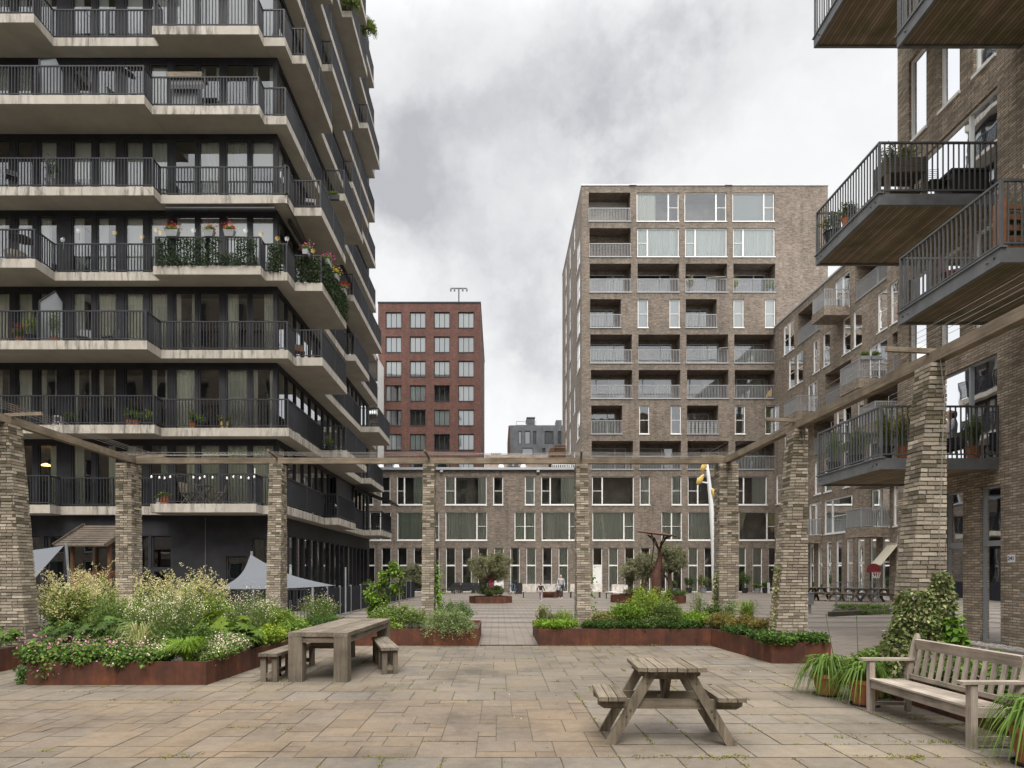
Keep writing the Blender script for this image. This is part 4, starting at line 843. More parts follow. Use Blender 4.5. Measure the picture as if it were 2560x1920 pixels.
for x in xs[1:4]: q = MB(); q.bar((x, 16.05, zb+.15), (x-.06, 15.45, zb+.24), .05, .06); q.build('bracket', 'beam_y', PG)
for y in ysr: q = MB(); q.bar((5.75, y, zb+.17), (5.05, y-.03, zb+.19), .05, .06); q.build('bracket', 'beam_x', PG)
for y in ysl: q = MB(); q.bar((-9.05, y, zb+.17), (-8.35, y-.03, zb+.19), .05, .06); q.build('bracket', 'beam_x', PG)
q = MB(); q.tube([(5.62, 8.15, zb+.1), (5.66, 8.12, zb-.5), (5.6, 8.13, 2.2), (5.62, 8.14, 1.6)], .006, 5); q.tube([(5.6, 12.0, zb+.1), (5.66, 11.95, zb+.12), (5.72, 11.95, zb-.4)], .006, 5); q.build('hanging_cord', 'wire', PG)
q = MB()
for i in range(22): x = -7.3+i*.05; q.bar((x, 15.8, zb+.2+.02*(i % 2)), (x+.05, 15.8, zb+.2+.02*((i+1) % 2)), .012)
tag(q.build('tangled_rope', 'cream'), 'pale rope tangled over the pergola wires before the second floor balconies', 'rope')

# ------------------------------------------------------------------ corten planters
def planter(poly, h, label, name='corten_planter', group=None):
    cx = sum(p[0] for p in poly)/len(poly); cy = sum(p[1] for p in poly)/len(poly); t = thing(name, label, 'planter', (cx, cy, 0), group=group)
    n = len(poly); area = sum(poly[i][0]*poly[(i+1) % n][1]-poly[(i+1) % n][0]*poly[i][1] for i in range(n)); sg_ = 1 if area > 0 else -1
    inn_ = []
    for i in range(n):
        a, b_, c = Vector(poly[i-1]), Vector(poly[i]), Vector(poly[(i+1) % n]); n1 = Vector((-(b_-a).y, (b_-a).x)).normalized()*sg_; n2 = Vector((-(c-b_).y, (c-b_).x)).normalized()*sg_
        m_ = (n1+n2).normalized(); inn_.append(b_+m_*(.035/max(.3, m_.dot(n1))))
    w_ = MB()
    for i in range(n):
        j = (i+1) % n; a, b_, c, d = poly[i], poly[j], inn_[j], inn_[i]
        w_.quad((a[0], a[1], 0), (b_[0], b_[1], 0), (b_[0], b_[1], h), (a[0], a[1], h)); w_.quad((a[0], a[1], h), (b_[0], b_[1], h), (c.x, c.y, h), (d.x, d.y, h)); w_.quad((d.x, d.y, 0), (c.x, c.y, 0), (c.x, c.y, h), (d.x, d.y, h))
        L = (Vector(b_)-Vector(a)).length; dv = (Vector(b_)-Vector(a))/L; o_ = Vector((dv.y, -dv.x))*sg_
        k = int(L/1.3)
        for s_ in range(1, k): p = Vector(a)+dv*(L*s_/k); w_.bar((p.x+o_.x*.0015, p.y+o_.y*.0015, 0), (p.x+o_.x*.0015, p.y+o_.y*.0015, h), .005, .004)
    w_.build('steel_wall', 'corten', t); s_ = MB(); s_.add([(p.x, p.y, h-.07) for p in inn_], [tuple(range(n))]); s_.build('soil', 'soil', t); return t
planter([(-9.95, 7.4), (-8.26, 7.4), (-8.26, 14.4), (-.45, 14.4), (-.45, 17), (-9.95, 17)], .39, 'long rusty steel planter left of the gap, carrying the left piers')
planter([(-6.9, 9.36), (-4.27, 9.36), (-4.0, 14.36), (-6.9, 14.36)], .35, 'rusty steel planter full of wild flowers beside the long timber table')
planter([(.91, 14.4), (4.79, 14.4), (4.96, 11.6), (6.0, 11.55), (6.3, 17), (.91, 17)], .39, 'rusty steel planter right of the gap, behind the picnic table')
planter([(5.12, 4.0), (6.35, 4.0), (6.35, 9.7), (5.12, 9.7)], .34, 'rusty steel planter behind the grey garden bench')

# ------------------------------------------------------------------ picnic table
def picnic(name, label, loc, rz):
    t = thing(name, label, 'picnic table', loc, rz)
    for i in range(7):
        q = MB(); x = -.32+i*.0925; q.box(x, x+.085, -.36+random.uniform(-.006, .006), .36, .717, .755+random.uniform(-.002, .002)); q.build('top_plank', 'pine_y', t, local=True)
    for s_ in (-1, 1):
        for i in range(3): q = MB(); x = s_*.555-.13+i*.09; q.box(x, x+.082, -.36+random.uniform(-.006, .006), .36, .437, .476); q.build('seat_plank', 'pine_y', t, local=True)
        y = s_*.215
        def cham(mb, x0, x1, y0, y1, z0, z1, ch):
            P_ = [(x0, z1), (x0, z0+ch*.6), (x0+ch, z0), (x1-ch, z0), (x1, z0+ch*.6), (x1, z1)]; n = 6
            mb.add([(a, y0, b_) for a, b_ in P_]+[(a, y1, b_) for a, b_ in P_], [tuple(range(n)), tuple(range(2*n-1, n-1, -1))]+[(i, (i+1) % n, n+(i+1) % n, n+i) for i in range(n)])
        q = MB(); cham(q, -.29, .29, y-.022, y+.022, .63, .716, .07); q.build('top_support', 'pine_x', t, local=True)
        q = MB(); cham(q, -.685, .685, y-.022, y+.022, .345, .436, .06); q.build('seat_support', 'pine_x', t, local=True)
        for sx__ in (-1, 1):
            q = MB(); yy = y+s_*.046; hw = .052
            a0, a1 = sx__*.165, sx__*.58; z0, z1 = 0, .712; P_ = [(a1-hw, z0), (a1+hw, z0), (a0+hw, z1), (a0-hw, z1)]
            q.add([(a, yy-.0225, b_) for a, b_ in P_]+[(a, yy+.0225, b_) for a, b_ in P_], BOXF); lg_ = q.build('leg', 'pine_z', t, local=True)
            q = MB()
            for tt in (.07, .15, .52, .6): x = a0+(a1-a0)*tt+random.uniform(-.02, .02); z = z1*(1-tt); q.tube([(x, yy+s_*.0226, z), (x, yy+s_*.03, z)], .011, 8)
            q.build('bolts', 'bolt', lg_, local=True)
        q = MB(); q.bar((0, s_*.18, .66), (0, s_*.02, .40), .07, .045, up=(1, 0, 0)); q.build('brace', 'pine_z', t, local=True)
    q = MB(); q.box(-.04, .04, -.19, .19, .37, .41); q.build('centre_rail', 'pine_y', t, local=True)
    return t
pt = picnic('picnic_table', 'small weathered picnic table with attached seats in the foreground right of centre', (1.655, 6.37, 0), R(-3))
for i, (x, y, rz, lb) in enumerate([(18.3, 38.2, 40, 'farthest left picnic table of the group before the long brick building'), (19.4, 37.6, 25, 'middle picnic table of the group before the long brick building'), (20.3, 36.4, 8, 'third picnic table from the left before the long brick building'), (21.3, 36.0, 0, 'picnic table on the right of the group, under the basketball hoop')]):
    c = copy_tree(pt); c.location = (x, y, 0); c.rotation_euler = (0, 0, R(rz)); c.scale = (1.18, 1.9, 1.05); c['label'] = lb; c['group'] = 'distant picnic tables'
# ------------------------------------------------------------------ long table and its two benches
lt = thing('timber_table', 'long heavy weathered timber table with thick square legs between two benches', 'table', (-2.64, 11.08, 0), R(-2.7))
for i in range(4): q = MB(); x = -.455+i*.228; q.box(x, x+.225, -1.48, 1.48, .69, .755+random.uniform(-.002, .002)); q.build('top_plank', 'oak_y', lt, local=True)
for sx__ in (-1, 1):
    for sy__ in (-1, 1): q = MB(); q.box(*sorted((sx__*.452, sx__*.24)), *sorted((sy__*1.477, sy__*1.29)), 0, .689); q.build('leg', 'oak_z', lt, local=True)
    q = MB(); q.box(*sorted((sx__*.435, sx__*.39)), -1.289, 1.289, .59, .688); q.build('apron', 'oak_y', lt, local=True)
for sy__ in (-1, 1): q = MB(); q.box(-.239, .239, *sorted((sy__*1.46, sy__*1.41)), .60, .688); q.build('apron', 'oak_x', lt, local=True)
q = MB(); q.box(-.24, .24, -1.1, -1.02, .47, .6); q.build('cross_rail', 'oak_x', lt, local=True)
def slimbench(label, loc, rz):
    t = thing('timber_bench', label, 'bench', loc, rz, 'benches at the long timber table')
    for i in range(2): q = MB(); q.box(-.145+i*.148, -.003+i*.148, -.93, .93, .395, .44); q.build('seat_plank', 'oak_y', t, local=True)
    for sx__ in (-1, 1):
        for y in (-.85, -.3, .3, .85): q = MB(); q.box(*sorted((sx__*.125, sx__*.045)), y-.04, y+.04, 0, .394); q.build('leg', 'oak_z', t, local=True)
    q = MB(); q.box(-.024, .024, -.81, .81, .09, .15); q.build('stretcher', 'oak_y', t, local=True)
    for y in (-.85, .85): q = MB(); q.box(-.0445, .0445, y-.02, y+.02, .07, .14); q.build('stretcher', 'oak_x', t, local=True)
    return t
b1 = slimbench('low timber bench on the left side of the long table, beside the flower planter', (-3.42, 10.5, 0), R(-2))
b2 = copy_tree(b1); b2.location = (-2.0, 11.22, 0); b2.rotation_euler = (0, 0, R(16)); b2['label'] = 'low timber bench with a splintered seat end on the right side of the long table'
# ------------------------------------------------------------------ garden bench at the right
gb = thing('garden_bench', 'silver grey slatted teak garden bench with armrests at the lower right', 'bench', (4.7, 6.8, 0))
ya, yb = 5.98, 7.6
for y in (ya, yb):
    q = MB(); q.box(4.39, 4.455, y-.035, y+.035, 0, .61); q.build('leg', 'teak_z', gb)
    q = MB(); q.bar((4.86, y, 0), (4.86, y, .44), .055, .06); q.bar((4.86, y, .435), (4.97, y, .88), .055, .06); q.bar((4.97, y, .875), (4.972, y, .93), .055, .06, taper=.5); q.build('back_post', 'teak_z', gb)
    q = MB(); q.box(4.30, 4.92, y-.05, y+.05, .612, .64); q.build('armrest', 'teak_x', gb)
    q = MB(); q.box(4.456, 4.83, y-.02, y+.02, .30, .39); q.box(4.456, 4.83, y-.018, y+.018, .08, .12); q.build('side_rail', 'teak_x', gb)
q = MB(); q.box(4.40, 4.445, ya+.036, yb-.036, .29, .385); q.build('front_rail', 'teak_y', gb)
for i in range(5): q = MB(); x = 4.375+i*.093; q.box(x, x+.083, ya+.037, yb-.037, .388-.006*i, .408-.006*i); q.build('seat_slat', 'teak_y', gb)
q = MB(); q.bar((4.945, ya+.036, .81), (4.945, yb-.036, .81), .035, .12, up=(-.25, 0, 1)); q.build('back_rail', 'teak_y', gb)
q = MB(); q.bar((4.872, ya+.036, .43), (4.872, yb-.036, .43), .035, .05); q.build('back_rail', 'teak_y', gb)
for i in range(12): y = ya+.12+i*(yb-ya-.24)/11; q = MB(); q.bar((4.876, y, .455), (4.931, y, .75), .055, .018, up=(1, 0, 0)) if False else q.add([(4.868+dx, y+dy, .455) for dx, dy in ((0, -.029), (.02, -.029), (.02, .029), (0, .029))]+[(4.925+dx, y+dy, .752) for dx, dy in ((0, -.029), (.02, -.029), (.02, .029), (0, .029))], BOXF); q.build('back_slat', 'teak_z', gb)
# ------------------------------------------------------------------ lamp, sculpture, far benches and yard things
lp = thing('street_lamp', 'slender leaning white lamp post with four yellow leaf shaped lamp heads', 'lamp post', (px2(1786, 1506, 36).x, 36, 0)); Y = 36
q = MB(); q.tube([px2(1789, 1506, Y), px2(1787, 1440, Y), px2(1784, 1350, Y), px2(1778, 1260, Y), px2(1771, 1190, Y), px2(1764, 1142, Y)], [.19, .18, .16, .13, .1, .07], 12); q.build('pole', 'lamp_white', lp, smooth=True)
for (x, y, ax_, ay, tilt) in [(1760, 1166, 1769, 1176, -25), (1751, 1199, 1772, 1208, -30), (1785, 1234, 1776, 1247, 25), (1768, 1152, 1765, 1150, 10)]:
    q = MB(); c = px2(x, y, Y-.1); h_ = .34 if y != 1152 else .12; rr = .16 if y != 1152 else .08
    q.lathe([(.02, -h_), (rr*.7, -h_*.8), (rr, -h_*.3), (rr*.85, h_*.25), (rr*.45, h_*.75), (.02, h_)], 0, 0, 0, 12, sx=1, sy=.6)
    if y == 1152: continue
    hd = q.build('lamp_head', 'yellow', lp, local=True, smooth=True); hd.location = c-Vector(lp.location); hd.rotation_euler = (R(8), R(-tilt), 0)
    q = MB(); q.bar(px2(ax_, ay, Y), px2(x+(4 if x < ax_ else -4), y+6, Y-.08), .07); q.build('arm', 'lamp_white', lp)
sc_ = thing('rust_sculpture', 'tall rust brown tree shaped steel sculpture with a flat disc on top', 'sculpture', (7.9, 32, 0)); Y = 32
def pp(L): return [px2(x, y, Y+random.uniform(-.1, .1)) for x, y in L]
q = MB(); q.tube([px2(1641, 1514, Y), px2(1641, 1470, Y), px2(1640, 1440, Y), px2(1646, 1415, Y), px2(1650, 1390, Y), px2(1649, 1372, Y)], [.2, .24, .26, .18, .11, .07], 10); q.tube([px2(1650, 1430, Y), px2(1651, 1400, Y), px2(1650, 1372, Y)], [.16, .09, .05], 8); q.build('stem', 'rust_art', sc_, smooth=True)
for L in ([(1649, 1378), (1638, 1358), (1632, 1343), (1628, 1335)], [(1649, 1378), (1643, 1360), (1636, 1345), (1620, 1338)], [(1650, 1376), (1654, 1360), (1663, 1345), (1673, 1338)], [(1650, 1376), (1657, 1358), (1665, 1347), (1678, 1340)], [(1650, 1376), (1652, 1358), (1658, 1346), (1660, 1338)], [(1640, 1425), (1629, 1410), (1632, 1385), (1635, 1362), (1632, 1350), (1620, 1338)]):
    q = MB(); q.tube(pp(L), [.05]+[.03]*(len(L)-1), 6); q.build('branch', 'rust_art', sc_, smooth=True)
q = MB(); c = px2(1642, 1335, Y); q.lathe([(.02, -.02), (.5, -.04), (.95, -.02), (.97, 0), (.93, .03), (.5, .09), (.02, .11)], 0, 0, 0, 28); d_ = q.build('disc', 'rust_art', sc_, local=True, smooth=True); d_.location = c-Vector(sc_.location); d_.rotation_euler = (R(4), R(7), 0)
planter([(-1.25, 34.4), (.3, 34.4), (.75, 35.1), (.3, 35.9), (-1.25, 35.9), (-1.6, 35.1)], .37, 'small rusty steel planter under the lone olive tree', group='olive tree planters')
planter([(6.2, 35.4), (7.1, 34.3), (9.4, 33.9), (10.15, 34.6), (10.2, 35.6), (8.8, 36.9), (6.6, 36.7)], .42, 'wide rusty steel planter around the sculpture and the pair of olive trees', group='olive tree planters')
planter([(3.0, 42.6), (4.3, 42.6), (4.3, 43.5), (3.0, 43.5)], .4, 'low rusty planter behind the slatted bench seats')
def slat_bench(label, loc, rz, L):
    t = thing('slatted_bench', label, 'bench', loc, rz, 'slatted benches on the far plaza')
    q = MB(); n = int(L/.075)
    for i in range(n): x = -L/2+i*L/n; q.bar((x, .25, .45), (x, .29, .92), .03, .06, up=(1, 0, 0))
    q.build('backrest', 'silver_z', t, local=True); q = MB()
    for i in range(n): x = -L/2+i*L/n; q.box(x, x+.055, -.25, .24, .40, .44)
    q.build('seat', 'silver_y', t, local=True)
    for x in (-L/2+.1, L/2-.1): q = MB(); q.bar((x, -.2, 0), (x, -.2, .4), .05); q.bar((x, .22, 0), (x, .22, .4), .05); q.bar((x, -.25, .37), (x, .25, .37), .05); q.build('leg', 'black_plastic', t, local=True)
    return t
slat_bench('slatted bench seen from behind, beside the small bicycle', (pX(1346, 42), 42.2, 0), R(180), 2.15)
slat_bench('slatted bench partly behind the fourth brick pier', (pX(1464, 42), 42.2, 0), R(180), 2.1)
s3 = slat_bench('slatted bench turned sideways left of the olive trees', (pX(1540, 40), 40, 0), R(-70), 1.9)
# sofas, box, bike by the wall
def sofa(label, px_, Y, w, nm='garden_sofa'):
    t = thing(nm, label, 'outdoor seat', (pX(px_, Y), Y, 0)); x = pX(px_, Y); q = MB(); q.box(x-w/2, x+w/2, Y-.35, Y+.35, .25, .42); q.build('seat', 'black_plastic', t)
    q = MB(); q.box(x-w/2, x+w/2, Y+.26, Y+.352, .421, .85); q.build('backrest', 'black_plastic', t)
    for s_ in (-1, 1): q = MB(); q.box(*sorted((x+s_*w/2, x+s_*(w/2+.12))), Y-.36, Y+.36, .05, .66); q.build('armrest', 'black_plastic', t)
    q = MB()
    for s_ in (-1, 1): q.box(x+s_*(w/2-.1)-.03, x+s_*(w/2-.1)+.03, Y-.3, Y-.24, 0, .25)
    q.build('legs', 'black_plastic', t)
sofa('black two seat garden sofa against the wall', 1168, 52, .95); sofa('black garden armchair right of the sofa', 1190, 51.6, .42); sofa('black garden armchair left of the sofa', 1141, 51.8, .55)
t = thing('garden_table', 'low black garden table before the left armchair', 'table', (pX(1122, 50), 50, 0)); x = pX(1122, 50); q = MB(); q.box(x-.5, x+.5, 49.7, 50.3, .35, .4); q.build('table_top', 'black_plastic', t)
for sx__ in (-1, 1): q = MB(); q.box(x+sx__*.45-.03, x+sx__*.45+.03, 49.72, 50.28, 0, .349); q.build('leg', 'black_plastic', t)
t = thing('cushion_box', 'black lidded storage box beside the bicycle', 'storage box', (pX(1297, 50), 50, 0)); x = pX(1297, 50); q = MB(); q.box(x-.26, x+.26, 49.7, 50.3, 0, .8); q.build('body', 'black_plastic', t); q = MB(); q.box(x-.29, x+.29, 49.67, 50.33, .803, .86); q.build('lid', 'black_plastic', t)
t = thing('bicycle', 'parked pale blue bicycle seen end on against the wall', 'bicycle', (pX(1283, 49), 49, 0)); bx_, by = pX(1283, 49), 49; simple('bike_blue', (.12, .2, .28), .4)
def ring(mb, c, r, tr, ax=(1, 0)):
    pts = [Vector((c[0]+ax[0]*r*math.cos(a), c[1]+ax[1]*r*math.cos(a), c[2]+r*math.sin(a))) for a in np.linspace(0, 2*math.pi, 17)]; mb.tube(pts, tr, 5, cap=False)
dd_ = (.5, .86)
for s_ in (-1, 1):
    q = MB(); ring(q, (bx_+dd_[0]*.5*s_, by+dd_[1]*.5*s_, .34), .33, .025, dd_); w_ = q.build('wheel', 'black_plastic', t)
q = MB(); P_ = lambda u, z: (bx_+dd_[0]*u, by+dd_[1]*u, z)
for a, b_ in ((P_(.5, .34), P_(.15, .3)), (P_(.15, .3), P_(.25, .8)), (P_(.25, .8), P_(-.33, .75)), (P_(.15, .3), P_(-.33, .68)), (P_(-.5, .34), P_(-.3, .95)), (P_(.5, .34), P_(.22, .7))): q.tube([a, b_], .02, 6)
q.build('frame', 'bike_blue', t); q = MB(); q.tube([(bx_-dd_[0]*.3-.25, by-dd_[1]*.3+.1, 1.0), P_(-.3, .97), (bx_-dd_[0]*.3+.25, by-dd_[1]*.3-.1, 1.0)], .018, 6); q.build('handlebar', 'black_plastic', t); q = MB(); q.bar(P_(.15, .87), P_(.38, .88), .12, .06); q.build('saddle', 'black_plastic', t)
# fences
fn = thing('panel_fence', 'solid dark panel fence running back along the dark tower', 'fence', (-6, 32, 0))
fa, fb = Vector((-6.15, 21.2, 0)), Vector((-5.5, 42, 0)); nseg = 13
for i in range(nseg):
    a = fa.lerp(fb, i/nseg); b_ = fa.lerp(fb, (i+1)/nseg); dv = (b_-a).normalized(); q = MB(); q.bar(a+dv*.05+Vector((0, 0, .6)), b_-dv*.05+Vector((0, 0, .6)), .03, 1.02); q.build('panel', 'fence_panel', fn)
    q = MB(); q.bar(a, a+Vector((0, 0, 1.16)), .06); q.build('post', 'grey_paint', fn)
bf = thing('bar_fence', 'low black vertical bar fence behind the flower planting at the left', 'fence', (-12, 21.3, 0)); q = MB(); rails(q, [(-20, 21.2), (-6.2, 21.2)], 0, 1.12, .115, .02, .02, .05); q.build('railing', 'dark_metal', bf)
rf = thing('steel_guard_rail', 'galvanised steel guard railing on the plaza before the distant picnic tables', 'railing', (14, 28, 0))
ra, rb_ = (pX(2090, 26.5), 26.5), (pX(2250, 27), 28.5)
q = MB(); rails(q, [ra, rb_], .12, 1.15, .14, .012, .012, .03, .03, .09, True, .03); q.build('railing', 'steel', rf)
for t_ in (.06, .7): p = Vector(ra).lerp(Vector(rb_), t_); q = MB(); q.box(p.x-.06, p.x+.06, p.y-.06, p.y+.06, 0, .13); q.build('foot', 'steel', rf)
te = thing('timber_edge_bed', 'low dark timber edged bed with weeds under the guard railing', 'raised bed', (14, 25.6, 0)); q = MB(); q.bar((pX(2074, 24.0), 24.0, .09), (pX(2240, 26), 26.0, .09), .16, .18); q.build('timber_edge', 'edge_timber', te)
q = MB(); q.add([(pX(2074, 24.0), 24.1, .1), (pX(2240, 26), 26.1, .1), (pX(2250, 28), 29.5, .1), (pX(2100, 27), 27.5, .1)], [(0, 1, 2, 3)]); q.build('soil', 'soil', te)
bn = thing('utility_box', 'grey steel utility box fixed low beside the pier on the right', 'utility box', (pX(2027, 26), 26, 0)); x = pX(2027, 26); q = MB(); q.box(x-.15, x+.13, 26, 26.2, .35, .82); q.build('body', 'grey_paint', bn); q = MB(); q.box(x-.17, x+.15, 25.98, 26.22, .822, .85); q.build('lid', 'grey_paint', bn); q = MB(); q.box(x-.04, x+.04, 26.05, 26.15, 0, .349); q.build('post', 'grey_paint', bn)
hp = thing('basketball_hoop', 'dark red basketball hoop with round backboard on a pole', 'basketball hoop', (pX(2190, 35), 35.4, 0)); x = pX(2190, 35); z = pZ(1426, 35)
q = MB(); n = 14; pts = [(x+.38*math.cos(math.pi*i/n), z+.02+.36*math.sin(math.pi*i/n)) for i in range(n+1)]+[(x-.36, z-.12), (x+.36, z-.12)]; N = len(pts)
q.add([(a, 35.2, b_) for a, b_ in pts]+[(a, 35.24, b_) for a, b_ in pts], [tuple(range(N)), tuple(range(2*N-1, N-1, -1))]+[(i, (i+1) % N, N+(i+1) % N, N+i) for i in range(N)]); q.build('backboard', 'red_paint', hp)
q = MB(); ring(q, (x, 34.98, z-.08), .001, .001); q = MB(); q.tube([(x+.22*math.cos(a), 34.96+.22*math.sin(a), z-.1) for a in np.linspace(0, 6.283, 17)], .014, 5, cap=False); simple('hoop_red', (.5, .05, .04)); rg = q.build('ring', 'hoop_red', hp)
q = MB()
for i in range(10): a = i*.628; q.tube([(x+.22*math.cos(a), 34.96+.22*math.sin(a), z-.1), (x+.12*math.cos(a+.3), 34.96+.12*math.sin(a+.3), z-.42)], .008, 4)
q.build('net', 'lamp_white', rg); q = MB(); q.tube([(x, 35.5, 0), (x, 35.5, z), (x, 35.25, z)], .05, 8); q.build('pole', 'black_plastic', hp)
# playhouse
ph = thing('playhouse', 'wooden playhouse tower with a shingled pitched roof beside the dark tower', 'playhouse', (-14.4, 23, 0)); Y0, Y1 = 22.3, 23.7; x0, x1 = pX(160, 22.3)-.0, pX(272, 22.3)
zr, ze = pZ(1314, 23), pZ(1362, 22); ym = (Y0+Y1)/2; xa, xb = pX(132, 22), pX(262, 22)
q = MB(); xa2, xb2 = xa-.0, xb
q.add([(xa, Y0-.25, ze), (xb, Y0-.25, ze), (xb+.45, ym, zr), (xa+.42, ym, zr), (xa, Y0-.25, ze-.05), (xb, Y0-.25, ze-.05), (xb+.45, ym, zr-.05), (xa+.42, ym, zr-.05)], BOXF)
q.add([(xa, Y1+.25, ze), (xb, Y1+.25, ze), (xb+.45, ym, zr), (xa+.42, ym, zr), (xa, Y1+.25, ze-.05), (xb, Y1+.25, ze-.05), (xb+.45, ym, zr-.05), (xa+.42, ym, zr-.05)], BOXF)
for i in range(1, 9):
    t_ = i/9; z = ze+(zr-ze)*t_; y = Y0-.25+(ym-Y0+.25)*t_; q.box(xa+.42*t_, xb+.45*t_, y-.02, y+.01, z+.003, z+.012)
rf_ = q.build('roof', 'shingle_x', ph); q = MB()
for xx, o_ in ((xa, .42), (xb, .45)): q.bar((xx, Y0-.28, ze-.02), (xx+o_, ym, zr+.02), .05, .13); q.bar((xx, Y1+.28, ze-.02), (xx+o_, ym, zr+.02), .05, .13)
q.build('barge_board', 'shingle_z', rf_)
for xx in (xa+.45, xb-.05):
    for yy in (Y0+.05, Y1-.05): q = MB(); q.tube([(xx, yy, 0), (xx, yy, ze+.05)], .07, 8); q.build('post', 'brown_z', ph)
q = MB(); q.box(xa+.4, xb, Y0, Y1, 1.0, 1.08); q.build('platform', 'brown_x', ph); q = MB()
for i in range(11): xx = xa+.5+i*(xb-xa-.6)/10; q.box(xx-.035, xx+.035, Y0-.03, Y0-.005, 1.05, 1.72)
q.box(xa+.42, xb-.02, Y0-.004, Y0+.03, 1.6, 1.68); q.build('railing', 'brown_z', ph); q = MB(); q.box(xa+.5, xa+1.0, Y0-.06, Y0-.032, .7, 1.5); q.build('panel', 'red_paint', ph); q = MB(); q.box(xa+.5, xa+1.3, Y1, Y1+.03, 1.5, 1.75); q.build('panel', 'orange_wood', ph)
# shade sails
def sail(name, label, corners, n=14, curve=.16):
    t = thing(name, label, 'shade sail', corners[0]); A, B, C_ = [Vector(c) for c in corners]; cen = (A+B+C_)/3; q = MB(); V = []; idx = {}
    for i in range(n+1):
        for j in range(n+1-i):
            a, b_ = i/n, j/n; c = 1-a-b_; p = A*a+B*b_+C_*c; e = 4*(a*b_*(1-c)+b_*c*(1-a)+a*c*(1-b_)); k = curve*e; p = p.lerp(cen, k if min(a, b_, c) < .5 else k); p.z -= .25*e*.4; idx[i, j] = len(V); V.append(p)
    Fs = []
    for i in range(n):
        for j in range(n-i):
            Fs.append((idx[i, j], idx[i+1, j], idx[i, j+1]))
            if j < n-i-1: Fs.append((idx[i+1, j], idx[i+1, j+1], idx[i, j+1]))
    q.add(V, Fs); q.build('canvas', 'sail', t, smooth=True)
    for c in corners[:1]: 
        m_ = MB(); m_.tube([(c[0]+.05, c[1]+.3, 0), (c[0], c[1]+.1, c[2]+.1)], .04, 8); m_.build('pole', 'grey_paint', t)
sail('shade_sail', 'grey triangular shade sail peaking beside the third brick pier', [px2(626, 1386, 20.3), px2(545, 1472, 18.9), px2(838, 1464, 19.3)])
sail('shade_sail', 'grey shade sail hanging left of the playhouse', [px2(160, 1364, 20.5), px2(60, 1480, 18.6), px2(-120, 1372, 20)], curve=.1)
q = MB(); q.tube([(pX(864, 24), 24, 0), px2(864, 1418, 24)], .03, 8); tag(q.build('sail_pole', 'grey_paint'), 'short white pole standing before the ground floor windows of the dark tower', 'pole')

# ------------------------------------------------------------------ people
def skinned(name, J, E, m, parent, root=0, sub=1):
    names = list(J); me = bpy.data.meshes.new(name); me.from_pydata([J[k][0] for k in names], [(names.index(a), names.index(b_)) for a, b_ in E], [])
    me.materials.append(M[m]); o = bpy.data.objects.new(name, me); col.objects.link(o); o.parent = parent
    bm_ = me.skin_vertices if me.skin_vertices else None
    o.modifiers.new('skin', 'SKIN')
    for i, k in enumerate(names): sv = me.skin_vertices[0].data[i]; r_ = J[k][1]; sv.radius = (r_, r_) if isinstance(r_, float) else r_; sv.use_root = (i == root)
    s_ = o.modifiers.new('sub', 'SUBSURF'); s_.levels = sub; s_.render_levels = sub; return o
simple('top_white', (.34, .36, .39), .9); simple('top_black', (.02, .02, .022), .9); simple('pants_pink', (.35, .28, .33), .9); simple('pants_dark', (.03, .03, .04), .9); simple('shoe', (.5, .5, .5), .7)
